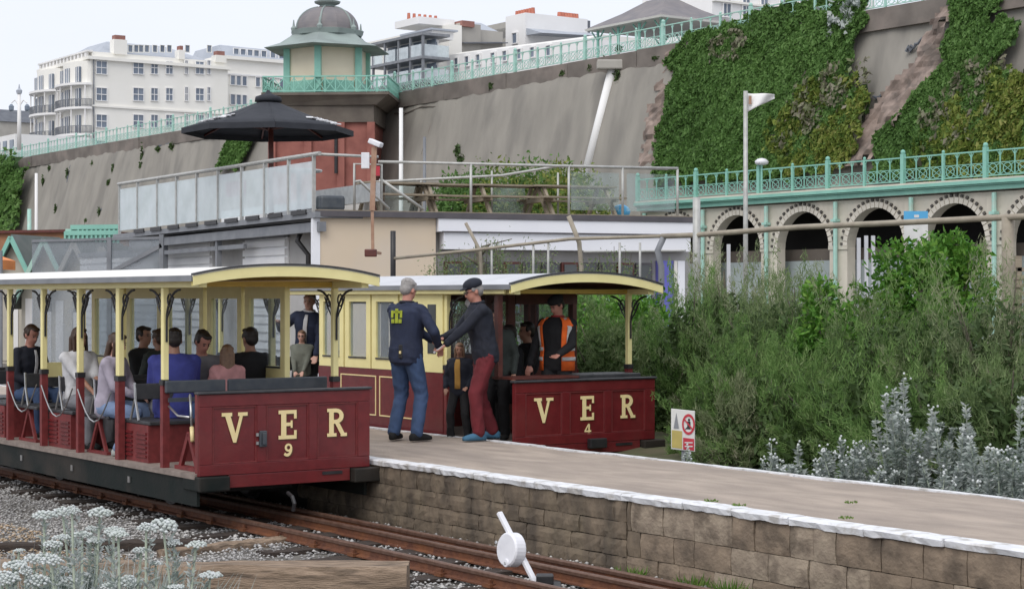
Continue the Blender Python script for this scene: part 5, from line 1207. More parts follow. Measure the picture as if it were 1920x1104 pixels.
    for sg in (-1, 1):                       # posts: yellow above, red below
        for x in posts[0 if sg < 0 else 1]:
            yy = sg * (hw - .045); w2 = .032 if not isinstance(x, tuple) else x[1]; x = x if not isinstance(x, tuple) else x[0]
            MB().box(x - w2, x + w2, yy - .035, yy + .035, zfloor, .74).build('post_base', 'car_red_dull', c)
            MB().box(x - w2 - .008, x + w2 + .008, yy - .042, yy + .042, .741, .79).build('post_collar', 'black_iron', c)
            MB().box(x - w2 + .003, x + w2 - .003, yy - .03, yy + .03, .791, edge - .1).build('post', 'yellow', c, bevel=.006)
            for dx in (-1, 1):               # scrolled iron roof brackets
                b = MB(); pts = []
                for i in range(9):
                    a_ = pi / 2 * i / 8; pts.append((x + dx * (w2 + .01 + .3 * (1 - cos(a_))), yy, edge - .42 + .30 * sin(a_)))
                b.tube([(x + dx * (w2 + .01), yy, edge - .62)] + pts, .012, 6); b.tube([(x + dx * (w2 + .08 + .05 * cos(a_)), yy, edge - .22 + .06 * sin(a_)) for a_ in [2 * pi * i / 9 for i in range(10)]], .009, 5)
                b.tube([(x + dx * (w2 + .01), yy, edge - .40), (x + dx * (w2 + .10), yy, edge - .30), (x + dx * (w2 + .17), yy, edge - .19)], .009, 5)
                b.build('roof_bracket', 'black_iron', c)
        MB().box(-L, .0, sg * (hw - .045) - .04, sg * (hw - .045) + .04, edge - .10, edge - .035).build('cantrail', 'yellow', c)
    # cross brackets and beam at the cab end
    xf = (posts[1][0] if not isinstance(posts[1][0], tuple) else posts[1][0][0])
    MB().box(xf - .03, xf + .03, -hw + .09, hw - .09, edge - .09, edge - .04).build('cross_beam', 'yellow_deep', c)
    # ---- roof: arched shell with yellow fascia
    rw = hw + .085; n = 22; xo = .06
    zz = lambda u: edge + (apex - edge) * (1 - abs(u) ** 2.2)
    ring = lambda x, dz: [(x, rw * u, zz(u) + dz) for u in [-1 + 2 * i / n for i in range(n + 1)]]
    def shell(x0, x1, d0, d1, nm, mt, wscale=1.0):
        rr = []
        for x in (x0, x1):
            up = ring(x, d1); dn = ring(x, d0)[::-1]; rr.append([(a_, b_ * wscale, c_) for a_, b_, c_ in up + dn])
        return MB().loft(rr).build(nm, mt, c)
    shell(-L, xo - .012, -.012, .012, 'roof', 'roof_white' if num == '9' else 'roof_grey')
    shell(-L, xo - .03, -.03, -.0125, 'ceiling', 'yellow_deep' if num == '9' else 'mahogany', .985)
    b = MB(); up = ring(xo, 0); 
    lo = [(x, yy, z_ - .085 - .01 * (1 - abs(yy / rw) ** 2)) for x, yy, z_ in up]
    for i in range(n):
        p, q, r_, t_ = up[i], up[i + 1], lo[i + 1], lo[i]
        b.add([p, q, r_, t_] + [(v[0] - .03, v[1], v[2]) for v in (p, q, r_, t_)], [(0, 1, 2, 3), (7, 6, 5, 4), (3, 2, 6, 7), (1, 0, 4, 5)])
    b.build('roof_fascia', 'yellow', c)
    shell(xo - .04, xo + .012, .0125, .028, 'roof_edge_bead', 'black_wood')
    for sg in (-1, 1):
        MB().box(-L, xo - .013, sg * rw - .012, sg * rw + .012, edge - .045, edge + .01).build('gutter', 'grey_steel', c)
        if num == '4': MB().box(-L, -.1, sg * (rw - .03) - .01, sg * (rw - .03) + .01, edge - .09, edge - .046).build('fascia_strip', 'yellow', c)
    return c

# ================================================================ car 9, the open one in front
C9W = 1.82
c9 = tram('9', 'open sided red and cream tram numbered 9 at the front platform edge', 0, -.99, C9W, 1.775, 1.875, .685, 8.3,
          ([-.84, (-1.92, .045), -2.97, -4.02, -5.08, -6.15, -7.2], [-.60, -1.95, -4.02, -5.9, -7.2]))
hw = C9W / 2
# glazed side next to the platform: frames with glass
def glazed_side(c, x0, x1, yy, z0, z1, zs0, zs1, n_out='car_glass', frame='yellow', label=None):
    o = MB(); th = .03
    o.box(x1, x0, yy - th, yy + th, z0, zs0); o.box(x1, x0, yy - th, yy + th, zs1, z1)
    o.box(x0 - .1, x0, yy - th, yy + th, zs0, zs1); o.box(x1, x1 + .1, yy - th, yy + th, zs0, zs1)
    f = o.build('window_frame', frame, c)
    g = MB().box(x1 + .1, x0 - .1, yy - .005, yy + .005, zs0, zs1)
    g = g.build('pane', n_out, f)
    if 'base_z' in c: g.data.transform(Matrix.Translation((0, 0, -c['base_z'])))
    b = MB(); b.box(x1 + .1, x0 - .1, yy - th - .012, yy - th - .001, zs0 - .02, zs0); b.build('sill_bead', 'black_wood', c)
    return f
for x0, x1 in ((-1.5, -2.42), (-2.5, -3.35), (-3.45, -4.5), (-4.6, -5.6), (-5.7, -6.7)):
    glazed_side(c9, x0, x1, hw - .10, .70, 1.70, .86, 1.57)
MB().box(-7, -1.5, hw - .13, hw - .07, -.05, .699).build('side_panel', 'car_red', c9)
# cross bulkhead glazing behind the second post
f = MB(); yb = lambda u: -hw + u * C9W
f.box(-4.2, -4.14, -hw + .08, -.3, .70, .86)
f.build('bulkhead_rail', 'yellow', c9)
# seats
def bench(c, x, kind, y0=-hw + .1, y1=hw - .16, zs=.36):
    if kind == 'box':
        bx = MB().box(x - .33, x + .33, y0, y1, -.05, zs - .04).build('seat_box', 'car_red_dull', c)
        for sx in (-.17, .17):
            for k in range(6): MB().box(x + sx - .12, x + sx + .12, y0 - .014, y0 - .001, .0 + k * .045, .022 + k * .045).build('louvre', 'car_red', c)
    else:
        for yy in (y0 + .05, y1 - .05):
            b = MB(); b.bar((x - .22, yy, -.05), (x, yy, zs - .04), .03, .04); b.bar((x + .22, yy, -.05), (x, yy, zs - .04), .03, .04); b.box(x - .27, x + .27, yy - .025, yy + .025, -.049, -.02)
            b.build('seat_stand', 'car_red_dull', c)
    MB().box(x - .36, x + .36, y0, y1, zs - .039, zs).build('seat', 'black_wood', c, bevel=.01)
    MB().box(x - .02, x + .02, y0, y1, zs + .2, zs + .36).build('seat_back', 'black_wood', c, bevel=.01)
    for yy in (y0, y1):
        b = MB(); b.tube([(x + .1, yy, zs), (x + .02, yy, zs + .2), (x + .0, yy, zs + .37)], .014, 6); b.tube([(x - .1, yy, zs), (x, yy, zs + .2)], .014, 6)
        b.build('seat_arm', 'chrome', c)
for x, k in ((-1.68, 'box'), (-2.72, 'iron'), (-3.7, 'box'), (-4.75, 'iron'), (-5.75, 'box'), (-6.75, 'iron')): bench(c9, x, k)
for y0, y1 in ((-hw + .02, -.26), (-.23, hw - .04)):
    MB().box(-.80, -.755, y0, y1, .665, .785).build('driver_bench_back', 'slate_paint', c9, bevel=.012)
MB().box(-.78, -.76, -hw + .05, hw - .05, .58, .62).build('bench_rail', 'slate_paint', c9)
MB().box(-.62, -.12, -.2, hw - .05, .33, .38).build('driver_seat', 'black_wood', c9)
b = MB(); b.tube([(-.78, -hw + .06, .54), (-.55, -hw + .05, .46), (-.3, -hw + .05, .46)], .012, 6); b.build('grab_rail', 'chrome', c9, smooth=True)
b = MB()
for dx in (-.2, .2): b.bar((-.45 + dx, -hw + .12, -.05), (-.45, -hw + .12, .30), .035, .05)
b.box(-.7, -.2, -hw + .08, -hw + .17, -.049, -.015); b.build('seat_stand', 'car_red_dull', c9)
MB().box(-.12, -.05, -hw + .02, -hw + .08, -.05, .68).build('corner_post', 'car_red_dull', c9)
b = MB(); b.tube([(-.6, -hw + .18, .6), (-.5, -hw + .15, .66), (-.46, -hw + .14, .5), (-.4, -hw + .12, .36)], .012, 6).build('brake_handle', 'chrome', c9, smooth=True)
MB().tube([(-.4, -hw + .12, .36), (-.34, -hw + .10, .23)], .02, 8).build('handle_grip', 'letter_cream', c9, smooth=True)
# loose chains across the doorways
for x0, x1 in ((-2.02, -2.9), (-3.05, -3.95), (-4.1, -5.0)):
    pts = [(x0 + (x1 - x0) * i / 8, -hw - .01, .62 - .32 * sin(pi * i / 8)) for i in range(9)]
    MB().tube(pts, .008, 5).build('door_chain', 'chrome', c9)

# ================================================================ car 4 beyond the platform
C4W = 2.0
c4 = tram('4', 'half closed red and cream tram numbered 4 on the far side of the platform', -1.12, 2.44 + C4W / 2, C4W, 1.715, 1.85, .635, 8.2,
          ([-1.42, -4.4, -5.8, -7.4], [-.42, -5.8, -7.4]))
hw = C4W / 2
MB().box(-4.45, -1.46, -hw + .005, -hw + .05, -.05, .70).build('side_panel', 'car_red', c4)
for x0, x1 in ((-3.86, -2.98), (-2.9, -2.02)):
    b = MB(); y_ = -hw - .002; x2, x3 = x0, x1
    b.box(x2, x3, y_, -hw + .004, .60, .615); b.box(x2, x3, y_, -hw + .004, .12, .135); b.box(x2, x2 + .018, y_, -hw + .004, .135, .60); b.box(x3 - .018, x3, y_, -hw + .004, .135, .60); b.build('lining', 'letter_cream', c4)
for x0, x1 in ((-1.9, -2.42), (-2.46, -3.08), (-3.12, -3.75), (-3.79, -4.42)):
    glazed_side(c4, x0, x1, -hw + .03, .70, 1.62, .84, 1.53)
MB().box(-1.899, -1.46, -hw + .0, -hw + .06, .7, 1.62).build('door_pillar', 'yellow', c4)
for k, dx in enumerate((-1.85, -1.55)): pass
MB().box(-1.78, -1.60, -hw - .006, -hw - .001, .92, 1.5).build('slim_pane', 'window_glass_dark', c4)
# narrow bulkhead window beside the doorway and cab partition
MB().box(-4.45, -1.46, hw - .05, hw - .005, -.05, .70).build('side_panel', 'car_red', c4)
for x0, x1 in ((-1.5, -2.4), (-2.45, -3.4), (-3.45, -4.4)): glazed_side(c4, x0, x1, hw - .03, .70, 1.62, .84, 1.53, frame='mahogany')
b = MB(); b.box(-4.45, -4.41, -hw + .06, hw - .06, -.05, .8); b.box(-4.45, -4.41, -hw + .06, hw - .06, 1.5, 1.7)
b.box(-4.45, -4.41, -.05, .05, .8, 1.5); b.build('bulkhead', 'mahogany', c4)
for x in (-2.1, -3.2): bench(c4, x, 'box', 0.1, hw - .1)
for x in (-5.2, -6.3, -7.3): bench(c4, x, 'iron', -hw + .1, hw - .1)
b = MB(); b.box(-.46, -.38, -hw + .05, -hw + .11, .66, 1.62); b.box(-1.46, -1.40, -.1, -.0, .0, 1.62); b.build('partition_post', 'mahogany', c4)
MB().box(-1.45, -1.41, 0.02, hw - .06, 1.5, 1.66).build('partition_head', 'mahogany', c4); MB().box(-1.45, -1.41, .0, hw - .06, -.05, .75).build('partition', 'mahogany', c4)
MB().box(-.6, -.12, .0, hw - .1, .64, .70).build('controller_desk', 'black_wood', c4, bevel=.01)
MB().box(-.5, -.1, -hw + .05, -.02, .665, .69).build('cab_shelf', 'mahogany', c4)
MB().box(-.55, -.2, .15, .5, -.05, .639).build('controller', 'black_iron', c4)
o = MB().ell((-1.2, -hw + .25, 1.52), (.09, .09, .07)).build('cab_lamp', 'lever_white', c4, smooth=True)

# ================================================================ small signs
sg = thing('warning_sign', 'worn white and yellow board with red no entry ring behind the platform edge', 'sign', W(s_on(1281, 2.75), 2.75, GR_Z), radians(-14))
Y0 = sg.location.y; z = lambda py: zat(py, Y0) - GR_Z; x = lambda px: (px - 1281) / F * Y0
SGT = x(1304) - x(1258)
MB().prism([(x(1258), 0, z(842)), (x(1303), 0, z(846)), (x(1303), 0, z(770)), (x(1258), 0, z(766))], (0, 1, 0), .02).build('sign_board', 'sign_white', sg, bevel=.004)
MB().prism([(x(1259.5), -.004, z(839)), (x(1279), -.004, z(841)), (x(1279), -.004, z(808)), (x(1259.5), -.004, z(806))], (0, 1, 0), .003).build('yellow_panel', 'sign_yellow', sg)
b = MB(); b.prism([(x(1263), -.007, z(803)), (x(1273), -.007, z(803)), (x(1268), -.007, z(774))], (0, 1, 0), .004); b.build('hazard_mark', 'grey_steel', sg)
MB().prism([(x(1281), -.004, z(842)), (x(1301.5), -.004, z(844)), (x(1301.5), -.004, z(822)), (x(1281), -.004, z(820))], (0, 1, 0), .003).build('red_panel', 'sign_red', sg)
for zz in (828, 835): MB().box(x(1284), x(1299), -.008, -.0045, z(zz + 2.2), z(zz)).build('text_line', 'sign_white', sg)
b = MB(); cxx, czz, R1, R0 = x(1291), z(795), .105, .078; n = 24
for i in range(n):
    a0, a1 = 2 * pi * i / n, 2 * pi * (i + 1) / n
    b.prism([(cxx + r_ * .62 * cos(a_), -.006, czz + r_ * sin(a_)) for r_, a_ in ((R0, a0), (R1, a0), (R1, a1), (R0, a1))], (0, 1, 0), .004)
b.bar((cxx - .045, -.007, czz + .055), (cxx + .045, -.007, czz - .055), .003, .014, (0, 0, 1)); b.build('no_entry_ring', 'sign_red', sg)
b = MB(); b.box(cxx - .012, cxx + .02, -.0035, -.0005, czz - .05, czz + .03); b.ell((cxx + .006, -.002, czz + .045), (.012, .002, .014), 8, 5); b.bar((cxx + .01, -.002, czz - .01), (cxx - .03, -.002, czz - .05), .004, .012); b.build('walking_figure', 'black_iron', sg)
MB().box(x(1277), x(1284), .021, .05, 0, z(780)).build('sign_post', 'grey_steel', sg)
Yb_ = 46.0; p = at(1717, 470, Yb_); bs = thing('blue_sign', 'blue and white rectangular sign standing in front of the terrace arches', 'sign', (p.x, Yb_, GR_Z)); z = lambda py: zat(py, Yb_) - GR_Z; x = lambda px: (px - 1717) / F * Yb_
MB().box(x(1695), x(1740), 0, .03, z(450), z(416)).build('white_field', 'sign_white', bs); MB().box(x(1695), x(1740), 0, .03, z(415.9), z(396)).build('blue_field', 'sign_blue', bs)
MB().box(x(1714), x(1723), -.006, -.001, z(408), z(403)).build('emblem', 'sign_white', bs); MB().box(x(1712), x(1722), .031, .09, 0, z(400)).build('sign_post', 'gal_tube', bs)
# ---- old tube fence in front of the bushes and café
fe = thing('tube_fence', 'old brown tube fence rail running from the café wall to the right edge'.replace('é', 'e'), 'fence', (0, 0, GR_Z))
def fp_(px, py, Y): v = at(px, py, Y); return Vector((v.x, v.y, v.z - GR_Z))
Yfx = lambda px: 34 - (px - 735) * .0085
rl = [(735, 485), (880, 470), (1070, 448), (1240, 443), (1300, 441), (1500, 426), (1700, 417), (1960, 404)]
MB().tube([fp_(px, py, Yfx(px)) for px, py in rl[:4]], .028, 8).build('rail', 'scaffold_tube', fe, smooth=True); MB().tube([fp_(px, py, Yfx(px)) for px, py in rl[3:]], .042, 8).build('rail', 'scaffold_tube', fe, smooth=True)
def fpost(pts, r, nm='post', m='scaffold_tube'):
    q = [fp_(px, py, Yfx(pts[0][0])) for px, py in pts]; q.append(Vector((q[-1].x, q[-1].y, 0))); MB().tube(q, r, 8).build(nm, m, fe, smooth=True)
fpost([(737, 433), (737, 500)], .05, m='black_iron'); fpost([(873, 418), (900, 470), (902, 500)], .03); fpost([(1066, 405), (1086, 455), (1090, 500)], .04)
fpost([(1244, 446), (1233, 470), (1240, 500)], .05, m='grey_steel'); fpost([(1306, 370), (1306, 500)], .06, m='gal_tube'); fpost([(1890, 408), (1890, 520)], .085)
for px in (922, 1000, 1028, 1162, 1200):
    fpost([(px, 455), (px, 500)], .02, 'slim_post', 'gal_tube')
MB().tube([fp_(1095, 472, 32), fp_(1285, 470, 30.5)], .02, 6).build('lower_wire', 'gal_tube', fe)
# white posts near the arches
for i, (px, pt, pb_) in enumerate(((1610, 440, 500), (1624, 436, 500), (1637, 436, 500), (1366, 452, 500))):
    q = at(px, pb_, 48); o = MB().box(-.045, .045, -.045, .045, 0, zat(pt + 6, 48) - GR_Z).build('white_post', 'roof_grey', loc=(q.x, 48, GR_Z)); tag(o, ['short white post left of a pair before the arches', 'left one of the pair of white posts before the arches', 'right one of the pair of white posts before the arches', 'single white post in front of the leftmost visible arch'][i], 'post')
# wooden slatted stack at the right edge behind the bushes
g = thing('slatted_stack', 'stack of weathered grey planks at the right edge behind the bush', 'stack', (at(1912, 500, 30).x, 30, GR_Z))
for k in range(6): MB().box(-.25, .5, -.05 + .02 * k, .3, 2.25 + k * .13 - .25, 2.31 + k * .13 - .25).build('plank', 'picnic_wood', g)
MB().box(-.05, .05, .05, .25, 0, 2.9).build('post', 'picnic_wood', g); MB().box(.35, .45, .05, .25, 0, 2.9).build('post', 'picnic_wood', g)
# ================================================================ bushes
def bush(name, label, s, t, z0, rad, height, n, leaf, mat, core='tamarisk_core', droop=0.0, group=None, plumes=60, thin=.13, cat='bush', seed=None, squash=1.0):
    root = thing(name, label, cat, W(s, t, z0), ROT + RNG.uniform(-.3, .3), group)
    # crown = many overlapping plumes springing from the base
    pl_d = rand_dirs(plumes); pl_d[:, 2] = np.abs(pl_d[:, 2]) * 1.0 + .12; pl_d /= np.linalg.norm(pl_d, axis=1, keepdims=True)
    tip = pl_d * np.array([rad, rad * squash, height]) * RNG.uniform(.72, 1.06, (plumes, 1))
    base = tip * np.array([.35, .35, .15]); per = n // plumes
    u = RNG.random((plumes, per)) ** .6
    bend = np.stack([RNG.normal(size=plumes) * .15, RNG.normal(size=plumes) * .15, -np.abs(RNG.normal(size=plumes)) * .2 * droop], -1)
    P = base[:, None] + (tip - base)[:, None] * u[..., None] + bend[:, None] * (u ** 2)[..., None] * rad
    r_ = (.26 * rad * (1.05 - u) + .03)[..., None]; P = P + rand_dirs(plumes * per).reshape(plumes, per, 3) * r_ * RNG.random((plumes, per, 1)) ** .5
    D = (tip - base)[:, None] / np.linalg.norm(tip - base, axis=1)[:, None, None] + RNG.normal(size=(plumes, per, 3)) * .55 + np.array([0, 0, .25 - droop * .5])
    P = P.reshape(-1, 3); D = D.reshape(-1, 3); D /= np.linalg.norm(D, axis=1, keepdims=True)
    keep = P[:, 2] > .0; P, D = P[keep], D[keep]; sz = leaf * RNG.uniform(.5, 1.5, (len(P), 1))
    o = link('foliage', quads_mesh('leaves', P, D * sz, perp(D) * sz * thin, mat, tri=thin < .25), root); o['kind'] = 'stuff'
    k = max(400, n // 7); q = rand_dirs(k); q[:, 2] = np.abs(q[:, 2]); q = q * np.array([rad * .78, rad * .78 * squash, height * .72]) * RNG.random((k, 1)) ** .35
    A = rand_dirs(k) * RNG.uniform(.04, .09, (k, 1)); o = link('inner_foliage', quads_mesh('inner', q, A, perp(A) * .025, core), root); o['kind'] = 'stuff'  # darker inner leaves, added to block light within the crown
    for i in range(7):
        a_ = RNG.uniform(0, 2 * pi); tp = pl_d[i] * np.array([rad, rad * squash, height]) * .85
        MB().tube([(0.05 * cos(a_), .05 * sin(a_), 0), tuple(tp * np.array([.35, .35, .5])), tuple(tp)], [.03, .018, .006], 6).build('stem', 'grey_branch', root)
    return root
def clump(name, label, s, t, z0, lumps, n, leaf, mat, group=None, cat='bush'):
    """broad leaved bush: leaves on the skins of several overlapping lumps, stems inside"""
    root = thing(name, label, cat, W(s, t, z0), ROT, group); tot = sum(l[3] ** 2 for l in lumps); Ps, As = [], []
    for dx, dy, dz, r in lumps:
        k = int(n * r * r / tot); d = rand_dirs(k); rr = r * (1 - .5 * RNG.random((k, 1)) ** 3) * (1 + .3 * np.sin(d[:, :1] * 9 + dx * 7) * np.cos(d[:, 2:] * 8 + dy) + .13 * RNG.normal(size=(k, 1)))
        Ps.append(np.array([dx, dy, dz]) + d * rr); A = d * .5 + RNG.normal(size=(k, 3)) * .6 + np.array([0, 0, .1]); As.append(A / np.linalg.norm(A, axis=1, keepdims=True))
        MB().tube([(0, 0, 0), (dx * .5, dy * .5, dz * .6), (dx, dy, dz + r * .5)], [.05, .03, .01], 6).build('stem', 'grey_branch', root)
    P, A = np.concatenate(Ps), np.concatenate(As); m = P[:, 2] > 0; P, A = P[m], A[m]; sz = leaf * RNG.uniform(.5, 1.4, (len(P), 1))
    o = link('foliage', quads_mesh('leaves', P, A * sz, perp(A) * sz * .5, mat), root); o['kind'] = 'stuff'; return root
def on_line(px, t): return s_on(px, t)
tl = [  # px, py of the crown top, t, radius, description
    (1150, 560, 5.6, 1.15, 'dark tamarisk bush seen through the open cab of the far tram'),
    (1300, 492, 5.8, .85, 'feathery tamarisk bush just right of the far tram roof'),
    (1370, 470, 6.4, 1.2, 'tall feathery tamarisk bush below the leftmost visible arch'),
    (1395, 600, 4.3, .85, 'low tamarisk bush behind the warning sign'),
    (1470, 482, 5.8, 1.3, 'wide pale feathery tamarisk bush in the middle of the hedge'),
    (1470, 640, 4.1, 1.05, 'lower tamarisk bush above the small silver plants'),
    (1560, 486, 6.3, 1.3, 'feathery tamarisk bush left of the bright green shrub'),
    (1600, 640, 4.2, 1.1, 'lower tamarisk bush left of the tallest silver shrub'),
    (1660, 535, 5.0, 1.2, 'tamarisk bush directly below the bright green shrub'),
    (1765, 500, 5.4, 1.3, 'brownish tamarisk bush right of the bright green shrub'),
    (1880, 470, 5.2, 1.4, 'large soft tamarisk bush at the right edge'),
    (1750, 650, 4.0, 1.05, 'lower tamarisk bush behind the tallest silver shrub'),
    (1890, 640, 4.0, 1.1, 'lower dark tamarisk bush at the right edge above the silver shrubs'),
    (1318, 715, 4.3, .38, 'small tamarisk bush directly behind the warning sign'),
    (1400, 700, 3.7, .6, 'small low tamarisk bush right of the warning sign'),
]
for i, (px, py, t, r_, lab) in enumerate(tl):
    s = on_line(px, t); Y = W(s, t).y; ztop = zat(py, Y); z0 = -.3 if t > 2.9 else -.5
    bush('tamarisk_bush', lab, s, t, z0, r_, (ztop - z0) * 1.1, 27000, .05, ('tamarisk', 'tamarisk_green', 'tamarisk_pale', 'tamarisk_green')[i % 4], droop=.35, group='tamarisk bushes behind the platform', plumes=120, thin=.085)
def clump_at(name, label, px, pytop, t, spec, n, leaf, mat, z0=-.3, **k):
    s_ = on_line(px, t); Y = W(s_, t).y; H = zat(pytop, Y) - z0
    return clump(name, label, s_, t, z0, [(dx, dy, H * f, r) for dx, dy, f, r in spec], n, leaf, mat, **k)
clump_at('bright_shrub', 'bright green broad leaved shrub rising above the tamarisk hedge below the blue sign', 1690, 448, 6.6, [(-.35, 0, .62, .42), (.2, .1, .72, .45), (.0, -.2, .45, .5), (.55, .2, .6, .34), (-.05, 0, .88, .28), (.3, .1, .90, .2), (-.6, .1, .5, .33)], 9000, .042, 'bright_leaf')
clump_at('bright_shrub', 'taller bright green shrub to the right of the blue sign', 1765, 432, 7.2, [(0, 0, .85, .34), (.3, .1, .7, .36), (-.2, 0, .6, .4), (.1, .1, .94, .16), (.45, 0, .86, .2)], 5200, .042, 'bright_leaf')
clump_at('bright_shrub', 'small bright green sprig in the middle of the tamarisk hedge', 1538, 512, 5.2, [(0, 0, .88, .2), (.1, 0, .7, .28), (-.15, 0, .6, .26)], 2200, .04, 'bright_leaf')
clump_at('leafy_bush', 'dark green leafy bush between the far tram roof and the hedge', 1190, 562, 6.4, [(0, 0, .75, .6), (.5, .2, .6, .6), (-.5, .1, .65, .55), (0, -.2, .4, .7)], 9000, .045, 'bright_leaf')
clump_at('leafy_bush', 'green leafy bush seen behind the driver in the far cab', 1095, 550, 7.0, [(0, 0, .8, .55), (.6, .2, .7, .55), (-.6, .1, .7, .55), (0, -.1, .4, .8)], 9000, .045, 'ivy_leaf')
for px, py, t, r_, lab, m_ in ((1385, 478, 9.5, .9, 'greyish bush before the second arch with bare twigs', 'tamarisk'), (1335, 476, 9.0, .8, 'soft bush at the foot of the cafe end wall', 'tamarisk'), (1420, 470, 12, .8, 'thin brown bush below the second arch', 'heath_grey'), (1490, 480, 12, .9, 'grey green bush in front of the hoarding', 'tamarisk')):
    s = on_line(px, t); Y = W(s, t).y
    bush('far_bush', lab, s, t, -.5, r_, zat(py, Y) + .5, 9000, .05, m_, plumes=60, thin=.14, droop=.2)
# low green hedge on the slope behind the deck, at the foot of the cliff
for i, (px, py, t, r_) in enumerate(((905, 332, 46, 1.7), (955, 322, 46, 1.9), (1010, 316, 46.5, 1.9), (1060, 322, 46, 1.7), (865, 338, 46, 1.3))):
    s = on_line(px, t); Y = W(s, t).y
    H = zat(py, Y) - GR_Z; hb_ = clump('hedge_bush', ['second', 'third', 'fourth', 'fifth', 'first'][i] + ' from the left of the yellow green hedge bushes behind the cafe deck', s, t, GR_Z, [(0, 0, H - r_ * .8, r_), (r_, 0, H - r_ * 1.1, r_ * .8), (-r_, 0, H - r_ * 1.2, r_ * .8), (.5, 0, H * .35, r_ * 1.1)], 6000, .13, 'ivy_yellow' if i % 2 else 'ivy_leaf', group='hedge bushes behind the cafe deck')
s = on_line(930, 10.5); Y = W(s, 10.5).y
for px, py, t, n, lab in ((840, 478, 9.0, 3500, 'thin olive shrub above the far tram roof left of the fork post'), (905, 462, 9.5, 2500, 'twiggy grey shrub around the forked fence post'), (985, 470, 10, 3500, 'thin shrub above the far tram roof in front of the cafe windows'), (1150, 478, 10, 2500, 'sparse twiggy shrub before the cafe windows')):
    s = on_line(px, t); Y = W(s, t).y; z0 = GR_Z
    rt = thing('twiggy_shrub', lab, 'shrub', W(s, t, z0), ROT)
    H = zat(py, Y) - z0; b = MB(); tips = []
    for k in range(26):
        a_ = RNG.uniform(0, 2 * pi); rr = RNG.uniform(.2, .85); tp = Vector((rr * cos(a_), rr * sin(a_), H * RNG.uniform(.75, 1.05))); md = tp * .55 + Vector((RNG.uniform(-.12, .12), 0, .1)); b.tube([(0, 0, 0), md, tp], [.02, .012, .004], 5); tips += [md.lerp(tp, RNG.random()) for _ in range(30)]
    o = b.build('twigs', 'grey_branch', rt); o['kind'] = 'stuff'
    P = np.array([tuple(v) for v in tips]); P = P[RNG.integers(0, len(P), n)] + RNG.normal(size=(n, 3)) * .09; A = rand_dirs(n) * .03
    o = link('foliage', quads_mesh('leaves', P, A, perp(A) * .012, 'tamarisk'), rt); o['kind'] = 'stuff'
# forked grey branch between the posts
q = at(903, 505, 33.5); b = MB(); v = lambda px, py: at(px, py, 33.5) - Vector((q.x, q.y, GR_Z))
b.tube([(0, 0, 0), v(903, 500), v(897, 470), v(893, 458)], [.09, .08, .06, .03], 7); b.tube([v(903, 498), v(885, 488), v(868, 478)], [.05, .03, .012], 6); b.tube([v(900, 480), v(915, 460), v(925, 455)], [.04, .03, .012], 6); b.tube([v(897, 470), v(905, 462), v(960, 448)], [.02, .016, .008], 6)
o = b.build('bare_trunk', 'grey_branch', None, smooth=True); o.location = (q.x, q.y, GR_Z); tag(o, 'bare forked grey trunk behind the far tram roof at the fence', 'tree trunk')

# ================================================================ silver shrubs behind the platform
def silver(label, px, pyt, t, wid, n):
    s = on_line(px, t); Y = W(s, t).y; z0 = -.45; H = (zat(pyt, Y) - z0) * 1.08; wid *= 1.3; n = int(n * 1.7)
    rt = thing('silver_shrub', label, 'shrub', W(s, t, z0), ROT, 'silver leaved shrubs along the back of the platform')
    stems = max(9, int(wid * 62)); Ps, As, Bs = [], [], []; hb = MB(); sb_ = MB()
    for k in range(stems):
        a_ = RNG.uniform(0, 2 * pi); rr = wid * sqrt(RNG.random()); h_ = H * (1 - .55 * (rr / wid) ** 1.3) * RNG.uniform(.6, 1.03)
        tp = np.array([rr * 1.25 * cos(a_), rr * sin(a_) * .8, h_]); bs = tp * np.array([.3, .3, 0])
        sb_.tube([tuple(bs), tuple((bs + tp) / 2 + RNG.normal(size=3) * .02), tuple(tp)], .006, 4)
        m = n // stems; u = RNG.random(m) ** .8; P = bs + (tp - bs) * u[:, None]; an = RNG.uniform(0, 2 * pi, m); ln = RNG.uniform(.02, .05, m) * (1.25 - .6 * u)
        A = np.stack([np.cos(an), np.sin(an), RNG.uniform(-.1, .9, m)], -1); A /= np.linalg.norm(A, axis=1, keepdims=True); A = A * ln[:, None]
        Ps.append(P + A); As.append(A); Bs.append(perp(A) * .009 * (1.3))
        if RNG.random() < .5:
            for q in range(5): d = RNG.normal(size=3) * .022; hb.ell(tuple(tp + d + np.array([0, 0, .02])), .011, 6, 4)
    o = link('foliage', quads_mesh('leaves', np.concatenate(Ps), np.concatenate(As), np.concatenate(Bs), 'silver_leaf'), rt); o['kind'] = 'stuff'
    o = sb_.build('stems', 'flower_stem', rt); o['kind'] = 'stuff'
    if hb.v: o = hb.build('flower_buds', 'flower_white', rt); o['kind'] = 'stuff'
for a in ((1449, 812, 2.7, .10, 500, 'slim silver plant, leftmost of the row behind the platform'), (1525, 800, 2.75, .22, 1900, 'low silver shrub second from the left behind the platform'), (1600, 800, 2.8, .34, 3400, 'rounded silver shrub left of the tallest one'),
          (1700, 712, 3.1, .42, 5600, 'tallest silver shrub with dusty grey top in the middle of the row'), (1778, 800, 2.75, .26, 2600, 'silver shrub just right of the tallest one'), (1826, 740, 2.95, .2, 2000, 'tall thin silver shrub second from the right'), (1850, 810, 2.7, .3, 3000, 'broad silver shrub near the right edge'), (1910, 768, 2.75, .3, 3600, 'silver shrub cut by the right edge of the photo'),
          (1765, 880, 2.55, .16, 1100, 'small silver seedling clump at the platform edge right of the middle'), (1640, 868, 2.55, .2, 1300, 'small pale silver clump at the platform edge'), (1280, 842, 2.6, .12, 500, 'tiny silver clump at the foot of the warning sign')):
    silver(a[5], *a[:5])
